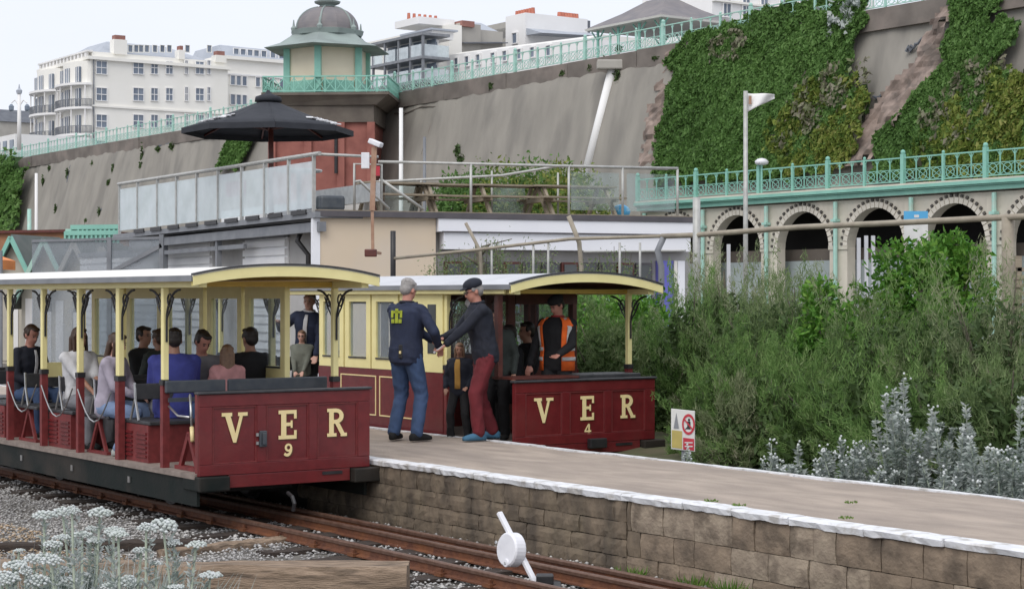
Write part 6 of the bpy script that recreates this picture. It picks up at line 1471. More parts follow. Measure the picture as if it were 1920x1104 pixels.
# ================================================================ dome headed silver plants in the foreground
heads = [(83, 966, 17), (118, 962, 15), (135, 958, 12), (187, 962, 18), (213, 993, 16), (154, 1000, 15), (172, 990, 10), (274, 990, 13), (307, 990, 21), (326, 1018, 11), (367, 1020, 15), (394, 1076, 17), (28, 1058, 18), (64, 1050, 16), (84, 1046, 14), (98, 1052, 16), (118, 1068, 14), (36, 1030, 8), (265, 1030, 13), (240, 1092, 20), (12, 1085, 18), (4, 1090, 16), (124, 1090, 18), (222, 1000, 15), (180, 1012, 13), (100, 1020, 14), (70, 1090, 18), (160, 1085, 16), (205, 1100, 12), (115, 1006, 12), (330, 1098, 12), (292, 1055, 10), (48, 1072, 14)]
dfl = []
for i, (px, py, r_) in enumerate(heads):
    Y = 9.2 + .5 * sin(i * 2.4); p = at(px, py, Y); rr = r_ / F * Y; gz = GR_Z
    rt = thing('dome_flower', 'silvery plant with pale dome shaped flower head on a straight stem', 'plant', (p.x + .03 * sin(i), Y, gz), 0, 'dome headed silver plants in the foreground')
    dfl.append(rt); rr *= 1.25
    H = p.z - gz; bx = .06 * sin(i * 1.7); top = Vector((-.03 * sin(i), 0, H - rr * .3))
    MB().tube([(bx, 0, 0), (bx * .6, .0, H * .5), top], [.008, .007, .006], 6).build('stem', 'flower_stem', rt, smooth=True)
    nf = 46; b = MB()
    for k in range(nf):      # florets on a dome, each on a short stalk
        th = math.acos(1 - .95 * (k + .5) / nf); phi = k * 2.39996
        q = top + Vector((rr * sin(th) * cos(phi), rr * sin(th) * sin(phi), rr * (.6 + .25 * sin(i)) * cos(th) + rr * .1)) * RNG.uniform(.78, 1.14)
        b.ell(q, (rr * .155, rr * .155, rr * .12), 6, 4)
        if k % 4 == 0: b.tube([top, q], .0018, 4)
    b.build('flower_head', 'flower_white', rt)
    n = 150; u = RNG.uniform(.35, .97, n); P = np.array([[bx * (1 - k_), 0, H * k_] for k_ in u]); an = RNG.uniform(0, 2 * pi, n)
    A = np.stack([np.cos(an), np.sin(an), RNG.uniform(.1, 1.2, n)], -1); A /= np.linalg.norm(A, axis=1, keepdims=True); A *= (RNG.uniform(.02, .055, n) * (1.4 - u))[:, None]
    o = link('leaves', quads_mesh('leaves', P + A, A, perp(A) * .007, 'silver_leaf'), rt); o['kind'] = 'stuff'
ranked(dfl, 'silvery dome headed plant on a straight stem, %s from the left in the foreground')
o = tuft('leaf_mass', 'mass of silvery green leaves under the dome headed plants at the bottom left', (at(90, 1104, 9.4).x, 9.4, GR_Z), 3500, .55, .95, 'silver_leaf', 'foliage', None, .009); o['kind'] = 'stuff'
o = tuft('leaf_mass', 'sparse green leaves at the foot of the right hand dome headed plants', (at(310, 1104, 9.4).x, 9.4, GR_Z), 900, .3, .85, 'silver_leaf', 'foliage', None, .009); o['kind'] = 'stuff'
# ================================================================ people
cloth('navy', (.018, .026, .06)); cloth('navy_dark', (.014, .017, .03)); cloth('denim', (.05, .09, .19)); cloth('light_denim', (.2, .28, .45)); cloth('maroon', (.15, .015, .022))
cloth('black_cloth', (.012, .012, .014)); cloth('white_cloth', (.66, .66, .68)); cloth('lilac_cloth', (.42, .38, .46)); cloth('royal_blue', (.05, .06, .28)); cloth('dark_green', (.04, .05, .045))
cloth('hivis', (.95, .16, .02)); cloth('silver_tape', (.62, .62, .6)); cloth('red_cloth', (.32, .03, .03)); cloth('pink_cloth', (.6, .3, .3)); cloth('camouflage', (.16, .17, .14)); cloth('mustard', (.55, .3, .07)); cloth('emblem_green', (.4, .46, .04))
cloth('grey_cloth', (.2, .2, .22)); cloth('shoe_blue', (.06, .17, .28)); cloth('shoe_black', (.012, .012, .013)); cloth('shoe_pale', (.45, .47, .45)); cloth('cream_cloth', (.6, .55, .45))
M('hair_dark', (.018, .013, .011), (.03, .022, .018), 40, rough=.5); M('hair_brown', (.075, .04, .025), (.05, .028, .018), 40, rough=.5); M('hair_grey', (.33, .31, .3), (.24, .225, .22), 40, rough=.6); M('hair_fair', (.22, .13, .075), (.16, .09, .055), 40, rough=.5)
M('eye_dark', (.02, .015, .012), (.03, .02, .02), 40, rough=.3); M('lip', (.36, .12, .1), (.3, .1, .09), 30, rough=.5)

def remesh(mb, vox, smooth_it=3, dec=.45):
    me = mb.mesh('tmp', None, fix=True); o = bpy.data.objects.new('tmp', me); COL.objects.link(o)
    m = o.modifiers.new('r', 'REMESH'); m.mode = 'VOXEL'; m.voxel_size = vox
    s = o.modifiers.new('s', 'SMOOTH'); s.factor = .5; s.iterations = smooth_it
    if dec < 1: d = o.modifiers.new('d', 'DECIMATE'); d.ratio = dec
    dg = bpy.context.evaluated_depsgraph_get(); r = bpy.data.meshes.new_from_object(o.evaluated_get(dg))
    bpy.data.objects.remove(o); bpy.data.meshes.remove(me)
    r.polygons.foreach_set('use_smooth', [True] * len(r.polygons)); return r
def folds(me, amp, seed):
    n = len(me.vertices); co = np.empty(n * 3); me.vertices.foreach_get('co', co); co = co.reshape(-1, 3)
    nm = np.empty(n * 3); me.vertices.foreach_get('normal', nm); nm = nm.reshape(-1, 3); x, y, z = co.T
    w = z + .25 * np.sin(x * 14 + seed) * .2 + .3 * y * np.sin(seed); d = np.sin(w * 62 + 3 * np.sin(x * 17 + seed) + 2 * np.sin(y * 21)) * (.5 + .5 * np.sin(z * 9 + x * 11 + seed * 2)) + .6 * np.sin(x * 45 + y * 38 + z * 20 + seed)
    co = co + nm * (d * amp)[:, None]; me.vertices.foreach_set('co', co.ravel()); me.update()
def capsule(mb, a, b, ra, rb, n=12, k=3):
    a, b = Vector(a), Vector(b); d = (b - a)
    if d.length < 1e-5: return mb.ell(a, ra, n, 7)
    d.normalize(); pts, rs = [], []
    for i in range(k): t = (i + .3) / k * pi / 2; pts.append(a - d * ra * cos(t)); rs.append(ra * sin(t))
    pts += [a, a.lerp(b, .5), b]; rs += [ra, (ra + rb) / 2, rb]
    for i in range(k): t = pi / 2 - (i + .7) / k * pi / 2; pts.append(b + d * rb * cos(t)); rs.append(rb * sin(t))
    return mb.tube(pts, rs, n)
def ik(a, b, l1, l2, pole):
    a, b, pole = Vector(a), Vector(b), Vector(pole); d = b - a; L_ = d.length; mx = (l1 + l2) * .999
    if L_ > mx: b = a + d * (mx / L_); L_ = mx; d = b - a
    d.normalize(); x = (l1 * l1 - l2 * l2 + L_ * L_) / (2 * L_); h_ = sqrt(max(l1 * l1 - x * x, 0))
    p = pole - d * pole.dot(d); p = p.normalized() if p.length > 1e-6 else Vector((0, 0, -1)); return a + d * x + p * h_, b
def oval(mb, secs, n=18):
    """secs: (centre, side vec * halfwidth, front vec * halfdepth)"""
    rings = []
    for c, sd, fr in secs:
        c, sd, fr = Vector(c), Vector(sd), Vector(fr); ring = []
        for k in range(n):
            a_ = 2 * pi * k / n; ca, sa = cos(a_), sin(a_); e = .8
            ring.append(c + sd * (abs(ca) ** e * (1 if ca > 0 else -1)) + fr * (abs(sa) ** e * (1 if sa > 0 else -1)))
        rings.append(ring)
    return mb.loft(rings)
def person(label, loc, face, height=1.75, seated=False, lean=0.0, side_lean=0.0, twist=0.0, hands=None, feet=None, knees_out=.02, head=(0, 0, 0), skin='tan', hair='hair_dark', hairstyle='short',
           top='navy', bottom='denim', shoes='shoe_black', seat_h=None, bulk=1.0, sleeves='long', extras=(), vox=.012, hip_fwd=0.0, detail=True, poles=None, group=None):
    """local axes: x forward, y to the person's left, z up; loc = floor point under the hips"""
    k = height / 1.75; R = thing('person', label, 'person', loc, face, group)
    fy = lambda v: Vector(v)
    hipz = .93 * k if not seated else (seat_h if seat_h else .45) + .10 * k
    if feet is None: feet = ((.02, .10), (.02, -.10)) if not seated else ((.42, .12), (.42, -.12))
    if not seated:
        far = max(sqrt((f[0] - hip_fwd) ** 2 + (f[1]) ** 2) for f in feet); hipz = min(hipz, sqrt(max((.89 * k) ** 2 - far ** 2, .3)) + .075 * k)
    hip = Vector((hip_fwd, 0, hipz))
    rt = Euler((side_lean, lean, twist), 'XYZ').to_matrix()
    up = rt @ Vector((0, 0, 1)); sd = rt @ Vector((0, 1, 0)); fw = rt @ Vector((1, 0, 0))
    waist = hip + up * .12 * k; chest = hip + up * .36 * k + fw * .01; shl = hip + up * .505 * k; nb = hip + up * .54 * k - fw * .01
    hd = Euler(head, 'XYZ').to_matrix(); hu = (up * .55 + Vector((0, 0, .45))).normalized()
    hc = nb + hu * .148 * k + fw * .03 * k
    hf = (Matrix.Rotation(head[2], 3, 'Z') @ Matrix.Rotation(head[1], 3, 'Y')) @ Vector((fw.x, fw.y, fw.z * .3)).normalized()
    hside = Vector((0, 0, 1)).cross(hf).normalized(); hup = hf.cross(hside).normalized()
    Rh = Matrix((hf, hside, hup)).transposed()
    B = MB(); bw = bulk
    # torso
    def torso(mb, g, zlo=-.12):
        oval(mb, [(hip + up * zlo * k, sd * (.10 * k * bw + g), fw * (.07 * k * bw + g)), (hip - up * .04 * k, sd * (.158 * k * bw + g), fw * (.105 * k * bw + g)), (hip + up * .05 * k, sd * (.157 * k * bw + g), fw * (.108 * k * bw + g)), (waist + up * .04 * k, sd * (.142 * k * bw + g), fw * (.10 * k * bw + g)),
                  (chest, sd * (.165 * k * bw + g), fw * (.118 * k * bw + g)), (hip + up * .45 * k, sd * (.178 * k * bw + g), fw * (.105 * k * bw + g)), (shl, sd * (.155 * k + g), fw * (.078 * k + g)), (shl + up * .045 * k, sd * (.075 * k + g), fw * (.06 * k + g))])
    torso(B, -.006)
    capsule(B, nb - up * .05, hc - hup * .06 * k, .058 * k, .054 * k)
    # head: skull, face, jaw, nose, ears
    H = lambda x, y, z: hc + Rh @ (Vector((x, y, z)) * k)
    B.ell(H(-.008, 0, .028), (.096 * k, .076 * k, .096 * k), 16, 10, Rh); B.ell(H(.028, 0, -.03), (.066 * k, .058 * k, .085 * k), 14, 9, Rh); B.ell(H(.055, 0, -.088), (.028 * k, .026 * k, .022 * k), 10, 6, Rh)
    B.ell(H(.092, 0, -.025), (.024 * k, .013 * k, .02 * k), 8, 6, Rh); capsule(B, H(.082, 0, .012), H(.104, 0, -.026), .009 * k, .011 * k, 8)
    for s_ in (-1, 1): B.ell(H(-.005, s_ * .076, -.012), (.017 * k, .011 * k, .03 * k), 8, 6, Rh)
    # arms
    jo = {}
    for i, s_ in enumerate((1, -1)):
        sh_ = hip + up * .478 * k + sd * s_ * .186 * k * (1 + (bw - 1) * .6); tg = None if hands is None else hands[i]
        if tg is None: tg = (sh_.x + .06, sh_.y + s_ * .05, sh_.z - .52 * k) if not seated else (hip.x + .30 * k, s_ * .10, hip.z + .12 * k)
        pole = (poles[i] if poles else (-.6, s_ * .5, -.5)); el, wr = ik(sh_, tg, .285 * k, .255 * k, pole); jo[s_] = (sh_, el, wr)
        capsule(B, sh_, el, .045 * k, .036 * k); capsule(B, el, wr, .038 * k, .024 * k)
        fd = (wr - el).normalized(); pn = (sd * s_).cross(fd); pn = pn.normalized() if pn.length > .1 else Vector((0, 0, 1)); lat = fd.cross(pn).normalized()
        oval(B, [(wr - fd * .01, lat * .024 * k, pn * .016 * k), (wr + fd * .03 * k, lat * .038 * k, pn * .016 * k), (wr + fd * .085 * k, lat * .042 * k, pn * .013 * k), (wr + fd * .095 * k, lat * .036 * k, pn * .009 * k)], 12)
        for q, (off, ln) in enumerate(((-.032, .068), (-.011, .078), (.011, .073), (.031, .058))):
            p0 = wr + fd * .085 * k + lat * off * k; p1 = p0 + (fd * .95 - pn * .3) * ln * .5 * k; p2 = p1 + (fd * .7 - pn * .75).normalized() * ln * .5 * k
            capsule(B, p0, p1, .0095 * k, .009 * k, 8, 2); capsule(B, p1, p2, .009 * k, .008 * k, 8, 2)
        t0 = wr + fd * .03 * k - lat * .03 * k; t1 = t0 + (fd * .6 - lat * .75).normalized() * .035 * k; capsule(B, t0, t1, .011 * k, .010 * k, 8, 2); capsule(B, t1, t1 + (fd * .9 - pn * .3).normalized() * .03 * k, .010 * k, .0085 * k, 8, 2)
    # legs
    lg = {}
    for i, s_ in enumerate((1, -1)):
        hj = hip + Vector((sd.x, sd.y, 0)) * s_ * .088 * k - Vector((0, 0, .02)); ft = feet[i]; fz = ft[2] if len(ft) > 2 else 0.0; an = Vector((ft[0], ft[1], fz + .085 * k))
        kn, an = ik(hj, an, .435 * k, .42 * k, (1, s_ * knees_out * 6, .25 if seated else 0)); lg[s_] = (hj, kn, an)
        capsule(B, hj, kn, .078 * k * bw, .052 * k); capsule(B, kn, an, .05 * k, .036 * k)
        fd2 = ft[3] if len(ft) > 3 else 0.0; fv = Vector((cos(fd2), sin(fd2), 0)); heel = Vector((an.x, an.y, fz + .04 * k)) - fv * .05 * k; toe = Vector((an.x, an.y, fz + .032 * k)) + fv * .14 * k
        capsule(B, an, heel, .034 * k, .032 * k); capsule(B, heel, toe, .034 * k, .028 * k)
    link('body', None, R) if False else None
    me = remesh(B, vox, 2); me.materials.append(MATS['skin_' + skin]); link('body', me, R)
    # clothes
    J = MB(); torso(J, .02, -.13); oval(J, [(hip - up * .10 * k, sd * (.150 * k * bw + .012), fw * (.105 * k * bw + .014)), (hip + up * .06 * k, sd * (.157 * k * bw + .02), fw * (.11 * k * bw + .02))])
    for s_ in (1, -1):
        sh_, el, wr = jo[s_]; capsule(J, sh_ - sd * s_ * .02, el, .068 * k, .058 * k)
        if sleeves == 'long': capsule(J, el, wr + (el - wr).normalized() * .01, .058 * k, .042 * k)
        capsule(J, nb - up * .03 * k, sh_ - up * .005, .06 * k, .058 * k)
    me = remesh(J, vox * 1.15, 2); folds(me, .0042, len(label)); me.materials.append(MATS[top]); link('top', me, R)
    T = MB(); oval(T, [(hip - up * .10 * k, sd * (.10 * k * bw), fw * (.08 * k * bw)), (hip - up * .02 * k, sd * (.163 * k * bw + .004), fw * (.11 * k * bw + .006)), (hip + up * .09 * k, sd * (.150 * k * bw + .006), fw * (.105 * k * bw + .006))])
    for s_ in (1, -1):
        hj, kn, an = lg[s_]; capsule(T, hj, kn, .098 * k * bw, .078 * k); capsule(T, kn, an + Vector((0, 0, .01)), .077 * k, .07 * k)
    me = remesh(T, vox * 1.15, 2); folds(me, .0042, len(label) * 1.7); me.materials.append(MATS[bottom]); link('trousers', me, R)
    for i, s_ in enumerate((1, -1)):
        ft = feet[i]; fz = ft[2] if len(ft) > 2 else 0.0; hj, kn, an = lg[s_]; fd2 = ft[3] if len(ft) > 3 else 0.0; fv = Vector((cos(fd2), sin(fd2), 0)); lt = Vector((-fv.y, fv.x, 0)); c = Vector((an.x, an.y, fz)); S_ = MB()
        oval(S_, [(c - fv * .085 * k + Vector((0, 0, .035 * k)), lt * .026 * k, Vector((0, 0, .034 * k))), (c - fv * .05 * k + Vector((0, 0, .05 * k)), lt * .043 * k, Vector((0, 0, .049 * k))), (c + fv * .03 * k + Vector((0, 0, .046 * k)), lt * .045 * k, Vector((0, 0, .045 * k))), (c + fv * .13 * k + Vector((0, 0, .034 * k)), lt * .05 * k, Vector((0, 0, .033 * k))), (c + fv * .185 * k + Vector((0, 0, .026 * k)), lt * .03 * k, Vector((0, 0, .022 * k)))], 14)
        S_.build('shoe', shoes, R, smooth=True)
    # face details
    for s_ in (-1, 1):
        b = MB(); b.ell(H(.082, s_ * .029, .006), (.007 * k, .012 * k, .007 * k), 8, 6, Rh); b.build('eye', 'eye_dark', R, smooth=True)
        b = MB(); b.bar(H(.09, s_ * .012, .026), H(.078, s_ * .045, .026), .006 * k, .008 * k); b.build('eyebrow', hair if hair else 'hair_brown', R)
    b = MB(); b.ell(H(.086, 0, -.062), (.008 * k, .021 * k, .005 * k), 8, 6, Rh); b.build('mouth', 'lip', R, smooth=True)
    # hair
    if hair:
        hb = MB(); 
        if hairstyle != 'bald':
            hb.ell(H(-.022, 0, .042), (.09 * k, .081 * k, .09 * k), 16, 10, Rh); hb.ell(H(-.05, 0, .0), (.06 * k, .074 * k, .076 * k), 14, 8, Rh)
            hb.ell(H(.045, .01, .088), (.045 * k, .055 * k, .028 * k), 12, 7, Rh)
            for s_ in (-1, 1): hb.ell(H(.015, s_ * .068, .03), (.028 * k, .017 * k, .036 * k), 8, 6, Rh)
        if hairstyle == 'bald': hb.ell(H(-.05, 0, -.005), (.06 * k, .081 * k, .05 * k), 14, 8, Rh)
        if hairstyle == 'long':
            for j in range(7):
                a_ = -.9 + .3 * j; capsule(hb, H(-.06 * cos(a_) - .02, .078 * sin(a_), 0), H(-.085 * cos(a_) - .02, .085 * sin(a_) , -.22) , .034 * k, .026 * k, 10); 
            for s_ in (-1, 1): capsule(hb, H(.01, s_ * .074, .02), H(.03, s_ * .078, -.2), .024 * k, .018 * k, 8)
        if hairstyle == 'bun': hb.ell(H(-.11, 0, .06), .04 * k, 10, 8, Rh)
        for j in range(14):
            q = rand_dirs(1)[0]; hb.ell(H(-.03 + q[0] * .075, q[1] * .07, .05 + abs(q[2]) * .06), .022 * k, 8, 5, Rh)
        me = remesh(hb, .009, 1, .6)
        me.materials.append(MATS[hair]); link('hair', me, R)
    ctx = dict(R=R, H=H, Rh=Rh, k=k, hip=hip, up=up, sd=sd, fw=fw, jo=jo, lg=lg, chest=chest, waist=waist, shl=shl, bw=bw, hc=hc, nb=nb)
    for e in extras: e(ctx)
    return ctx
# wearable bits
def glasses(c):
    b = MB(); H, k = c['H'], c['k']
    for s_ in (-1, 1):
        pts = [H(.098, s_ * .03 + .019 * cos(a_), .004 + .015 * sin(a_)) for a_ in [2 * pi * i / 10 for i in range(11)]]; b.tube(pts, .003 * k, 5); b.tube([H(.098, s_ * .048, .008), H(.0, s_ * .08, .008)], .0028 * k, 4)
    b.tube([H(.1, -.012, .008), H(.1, .012, .008)], .003 * k, 4); b.build('glasses', 'black_iron', c['R'])
def flat_cap(mat='navy_dark', brim=True):
    def f(c):
        H, Rh, k = c['H'], c['Rh'], c['k']; b = MB(); b.ell(H(-.008, 0, .075), (.112 * k, .098 * k, .07 * k), 18, 10, Rh); b.ell(H(-.012, 0, .055), (.104 * k, .09 * k, .045 * k), 16, 8, Rh)
        if brim: b.ell(H(.1, 0, .052), (.05 * k, .068 * k, .011 * k), 14, 6, Rh)
        me = remesh(b, .008, 1, .6); me.materials.append(MATS[mat]); link('cap', me, c['R'])
    return f
def back_badge(c):
    p = c['chest'] - c['fw'] * (.118 * c['k'] * c['bw'] + .022) + c['up'] * .055 + c['sd'] * .03
    R_ = c['R']; b = MB(); 
    for (u0, u1, v0, v1) in ((-.075, -.045, -.03, .05), (-.02, .02, -.09, .07), (.045, .075, -.03, .05), (-.07, -.03, -.09, -.045), (.03, .07, -.09, -.045), (-.05, .05, .02, .045)):
        P = [p + c['sd'] * u + c['up'] * v for u, v in ((u0, v0), (u1, v0), (u1, v1), (u0, v1))]; b.prism(P, -c['fw'], .006)
    b.build('back_print', 'emblem_green', R_)
def belt_radio(c):
    p = c['hip'] - c['fw'] * (.12 * c['k']) + c['up'] * .02; b = MB(); b.bar(p + c['sd'] * -.03 + c['up'] * .08, p + c['sd'] * -.03 - c['up'] * .07, .05, .045); b.build('belt_radio', 'black_iron', c['R'], bevel=.006)
    b = MB(); b.bar(p + c['sd'] * -.035 - c['fw'] * .03 + c['up'] * .01, p + c['sd'] * -.035 - c['fw'] * .03 - c['up'] * .02, .02, .012); b.build('radio_clip', 'letter_cream', c['R'])
def held(mat, off=(0, 0, 0), size=(.09, .05, .01), hand=1, name='paper'):
    def f(c):
        wr, el = c['jo'][hand][2], c['jo'][hand][1]; d = (wr - el).normalized(); p = wr + d * .1 + Vector(off); b = MB(); b.bar(p - d * size[0] / 2, p + d * size[0] / 2 + Vector((0, 0, .02)), size[1], size[2])
        o = b.build(name, mat, None); o.matrix_world = c['R'].matrix_basis; tag(o, 'white folded paper slip passed between the two men on the platform' if name == 'paper_slip' else 'small orange and white ticket held by the grey haired man', 'paper')
    return f
def collar(mat):
    def f(c):
        b = MB(); n = 14; pts = [c['nb'] + c['up'] * .018 + (c['sd'] * cos(a_) * .072 + c['fw'] * sin(a_) * .068) * c['k'] for a_ in [2 * pi * i / n for i in range(n + 1)]]; b.tube(pts, .017 * c['k'], 6); b.build('collar', mat, c['R'], smooth=True)
    return f
def vest(c):
    """open high visibility waistcoat: two front halves and a back, following the jacket"""
    k, up, sd, fw, hip, bw = c['k'], c['up'], c['sd'], c['fw'], c['hip'], c['bw']
    prof = [(-.10, .172, .125), (.05, .172, .126), (.16, .162, .12), (.36, .185, .138), (.45, .195, .122), (.505, .165, .092), (.545, .10, .075)]
    def strip(a0, a1, off, z0=0, z1=99, nm='vest', mat='hivis', n=12):
        b = MB(); rows = []
        pr = [p for p in prof if z0 <= p[0] <= z1]
        if mat != 'hivis':
            def it(z):
                for i in range(len(prof) - 1):
                    if prof[i][0] <= z <= prof[i + 1][0]: u = (z - prof[i][0]) / (prof[i + 1][0] - prof[i][0]); return (z, prof[i][1] + u * (prof[i + 1][1] - prof[i][1]), prof[i][2] + u * (prof[i + 1][2] - prof[i][2]))
            pr = [it(z0 + (z1 - z0) * i / 3) for i in range(4)]
        for z_, w_, d_ in pr:
            rows.append([hip + up * z_ * k + sd * cos(a_) * (w_ * k * bw + .022 + off) + fw * sin(a_) * (d_ * k * bw + .024 + off) for a_ in [a0 + (a1 - a0) * i / n for i in range(n + 1)]])
        vs = [tuple(v) for r_ in rows for v in r_]; m = n + 1
        b.add(vs, [(i * m + j, i * m + j + 1, (i + 1) * m + j + 1, (i + 1) * m + j) for i in range(len(rows) - 1) for j in range(n)])
        o = b.build(nm, mat, c['R'], smooth=True); s_ = o.modifiers.new('t', 'SOLIDIFY'); s_.thickness = .006; s_.offset = 1
    lo = prof[0][0]
    strip(radians(-5), radians(62), 0, lo); strip(radians(128), radians(185), 0, lo); strip(radians(185), radians(355), 0, lo)
    for a0, a1 in ((radians(-4), radians(61)), (radians(129), radians(184)), (radians(186), radians(354))):
        strip(a0, a1, .009, .02, .065, 'reflective_band', 'silver_tape'); strip(a0, a1, .009, .14, .185, 'reflective_band', 'silver_tape')
    strip(radians(30), radians(45), .010, .2, .54, 'reflective_brace', 'silver_tape', 4); strip(radians(140), radians(155), .010, .2, .54, 'reflective_brace', 'silver_tape', 4)
def tie(c):
    b = MB(); p = c['nb'] + c['fw'] * .07; q = c['chest'] + c['fw'] * .145; b.bar(p, q, .07, .012); b.build('shirt_front', 'white_cloth', c['R'])
def open_front(mat, w_=.06, z0=-.08, nm='shirt_front'):
    def f(c):
        k, up, sd, fw, hip, bw = c['k'], c['up'], c['sd'], c['fw'], c['hip'], c['bw']; vs = []
        zs = [z0, .1, .25, .36, .45, .52]; dd = [.118, .112, .12, .134, .12, .085]
        for z_, d_ in zip(zs, dd):
            for j in range(5): u = -1 + .5 * j; vs.append(tuple(hip + up * z_ * k + sd * u * w_ * (1 if z_ < .5 else .7) * k + fw * ((d_ * k * bw + .012) * sqrt(1 - (u * w_ / .2) ** 2) + .006)))
        b = MB(); b.add(vs, [(i * 5 + j, i * 5 + j + 1, (i + 1) * 5 + j + 1, (i + 1) * 5 + j) for i in range(5) for j in range(4)]); o = b.build(nm, mat, c['R'], smooth=True); s_ = o.modifiers.new('t', 'SOLIDIFY'); s_.thickness = .008; s_.offset = 1
    return f
A_ = ROT     # facing +s (towards the viewer along the line); angles are world z rotations
def facing(dx, dy): return math.atan2(dy, dx)
# --- on the platform
Ya = 20.45; xa_ = (761 - CX) / F * Ya
person('grey haired man in navy sweatshirt with green back print and jeans on the platform', (xa_, Ya, 0), facing(.55, .83), 1.80, hands=((.30, -.14, 1.10), (.22, -.29, 1.04)), poles=((-.3, .9, -.5), (-.5, -.9, -.6)), feet=((-.02, .15, 0, .25), (0, -.15, 0, -.3)), lean=.05, head=(0, .32, -.1),
       skin='ruddy', hair='hair_grey', top='navy', bottom='denim', bulk=1.12, vox=.010, extras=(back_badge, belt_radio, collar('navy_dark'), held('orange_cloth', (0, 0, .03), (.1, .06, .012), -1, 'ticket')))
Yb2 = 20.55; xb_ = (905 - CX) / F * Yb2
person('man in black cap, glasses, navy fleece and maroon trousers leaning forward on the platform', (xb_ + .03, Yb2, 0), facing(-.95, -.30), 1.80, hands=((.47, .03, 1.06), (.45, -.15, 1.13)), poles=((-.3, .8, -.6), (-.3, -.8, -.5)), feet=((.12, .14, 0, .2), (-.12, -.12, 0, -.4)), lean=.18, head=(0, .25, 0),
       skin='ruddy', hair='hair_grey', top='navy_dark', bottom='maroon', shoes='shoe_blue', bulk=1.1, vox=.010, extras=(flat_cap(), glasses, collar('navy_dark'), belt_radio, held('white_cloth', (0, 0, 0), (.16, .05, .02), 1, 'paper_slip')))
def on_car(px, t, z=-.05):
    s = s_on(px, t); return W(s, t, z)
# --- in the far tram
p = W(-2.0, t_on(862, -2.0), -.05); person('small girl in dark coat and mustard top standing in the far tram doorway', p, facing(-.25, -1), 1.12, skin='tan', hair='hair_fair', hairstyle='long', top='navy_dark', bottom='black_cloth', shoes='shoe_pale', vox=.011, hands=((.12, .12, .62), (.10, -.14, .60)), head=(0, .1, .2), extras=(open_front('mustard', .05, .0),))
p = W(-1.68, t_on(1045, -1.68), -.05)
person('driver in orange high visibility waistcoat over dark clothes standing in the far cab', p, facing(-.35, -.95), 1.66, skin='ruddy', hair='hair_dark', top='black_cloth', bottom='black_cloth', hands=((.30, .12, .98), (.14, -.30, .82)), head=(0, .45, -.5), bulk=1.12, vox=.011, extras=(vest, flat_cap('black_cloth', False), collar('red_cloth')))
p = on_car(963, 3.2); person('seated man in dark coat with red scarf behind the far tram doorway', p, facing(-.9, -.6), 1.72, seated=True, seat_h=.42, skin='ruddy', hair='hair_dark', top='black_cloth', bottom='black_cloth', lean=.1, extras=(collar('red_cloth'), open_front('red_cloth', .035, .2)), vox=.013)
p = on_car(990, 3.75); person('seated man in black coat right behind the one with the red scarf', p, facing(-.9, -.4), 1.72, seated=True, seat_h=.44, skin='tan', hair='hair_dark', top='black_cloth', bottom='black_cloth', vox=.014)
p = on_car(932, 2.75); person('person in dark trousers standing half hidden behind the man in maroon trousers', p, facing(-.2, -1), 1.5, skin='tan', hair='hair_dark', top='dark_green', bottom='black_cloth', vox=.014)
p = on_car(575, 2.75); person('bald man in navy waistcoat and white shirt leaning out of the far tram', p, facing(-.2, -.98), 1.72, lean=.16, side_lean=-.12, skin='pale', hair='hair_grey', hairstyle='bald', top='navy', bottom='black_cloth', hands=((.30, .22, .82), (.30, -.30, 1.30)), poles=((0, .6, -.5), (0, -.7, -.6)), extras=(open_front('white_cloth', .028, .1), collar('white_cloth')), vox=.013)
p = on_car(566, 2.6); person('child with glasses and camouflage top in front of the leaning bald man', p, facing(-.1, -1), 1.20, skin='pale', hair='hair_fair', top='camouflage', bottom='black_cloth', hands=((.2, .05, .62), (.2, -.05, .62)), extras=(glasses,), vox=.013)
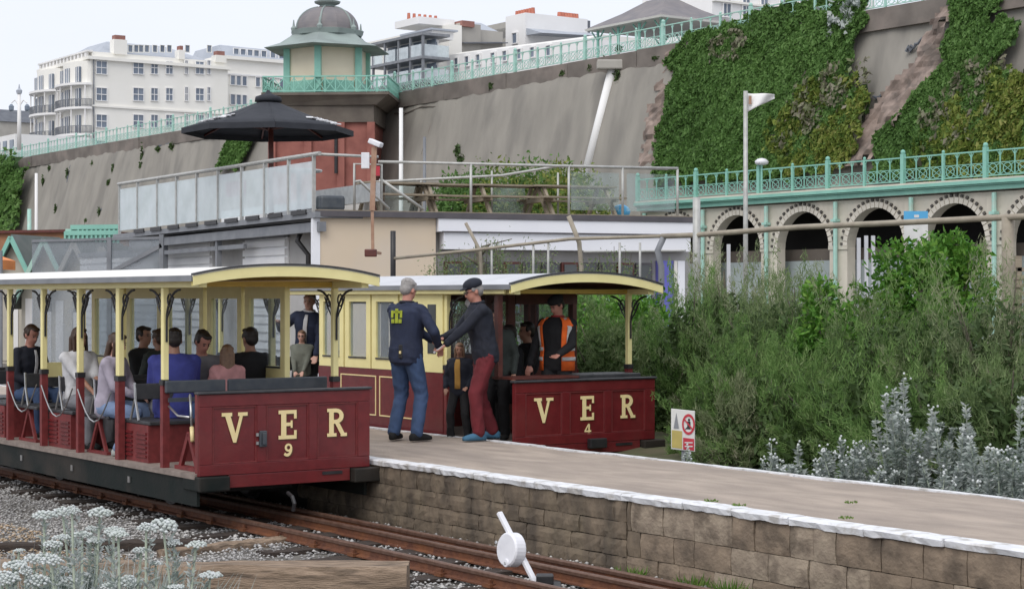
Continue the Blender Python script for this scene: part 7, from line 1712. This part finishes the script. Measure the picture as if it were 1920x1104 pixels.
# --- passengers in the front tram
def sit(label, px, t, f, **k):
    p = on_car(px, t); return person(label, p, f, seated=True, seat_h=k.pop('seat_h', .41), vox=k.pop('vox', .0125), **k)
sit('passenger in navy jacket with bowed head, leftmost in the front tram', 50, -1.45, facing(.75, -.6), height=1.74, skin='ruddy', hair='hair_brown', top='navy_dark', bottom='denim', lean=.12, head=(0, .3, 0), extras=(open_front('white_cloth', .02, .2),))
sit('woman in white shirt with long brown hair sitting behind a yellow post', 147, -1.58, facing(.7, -.7), height=1.72, skin='tan', hair='hair_brown', hairstyle='long', top='white_cloth', bottom='grey_cloth', sleeves='short', hands=((.36, .03, .60), (.36, -.03, .60)))
sit('woman with long dark hair, lilac top and light jeans, one foot on the step', 203, -1.72, facing(.95, -.3), height=1.66, skin='pale', hair='hair_brown', hairstyle='long', top='lilac_cloth', bottom='light_denim', shoes='shoe_pale', lean=.15, feet=((.30, .12), (.22, -.16)), hands=((.38, .03, .64), (.38, -.08, .62)), head=(0, .15, 0))
sit('broad person in royal blue jacket seen from behind in the front tram', 327, -1.32, facing(-.3, .95), height=1.75, skin='tan', hair='hair_dark', top='royal_blue', bottom='grey_cloth', bulk=1.28, shoes='shoe_pale')
sit('man with short dark hair looking down beside the blue jacket', 376, -.92, facing(.3, -.9), height=1.72, skin='ruddy', hair='hair_dark', top='grey_cloth', bottom='denim', lean=.2, head=(0, .45, .4))
sit('child with long fair hair and pink top seen from behind in the front tram', 426, -.80, facing(-.3, .9), height=1.36, skin='pale', hair='hair_fair', hairstyle='long', top='pink_cloth', bottom='denim', seat_h=.44)
sit('dark haired passenger in black seen far back through the tram', 268, -.42, facing(.9, -.5), height=1.7, skin='tan', hair='hair_dark', top='black_cloth', bottom='black_cloth')
sit('passenger in black coat behind the last glazed side window of the front tram', 470, -.34, facing(-.6, .8), height=1.74, skin='tan', hair='hair_dark', top='black_cloth', bottom='black_cloth')
sit('second passenger in dark clothes facing the one in the black coat', 300, -.5, facing(-.7, .6), height=1.66, skin='tan', hair='hair_brown', top='dark_green', bottom='black_cloth')
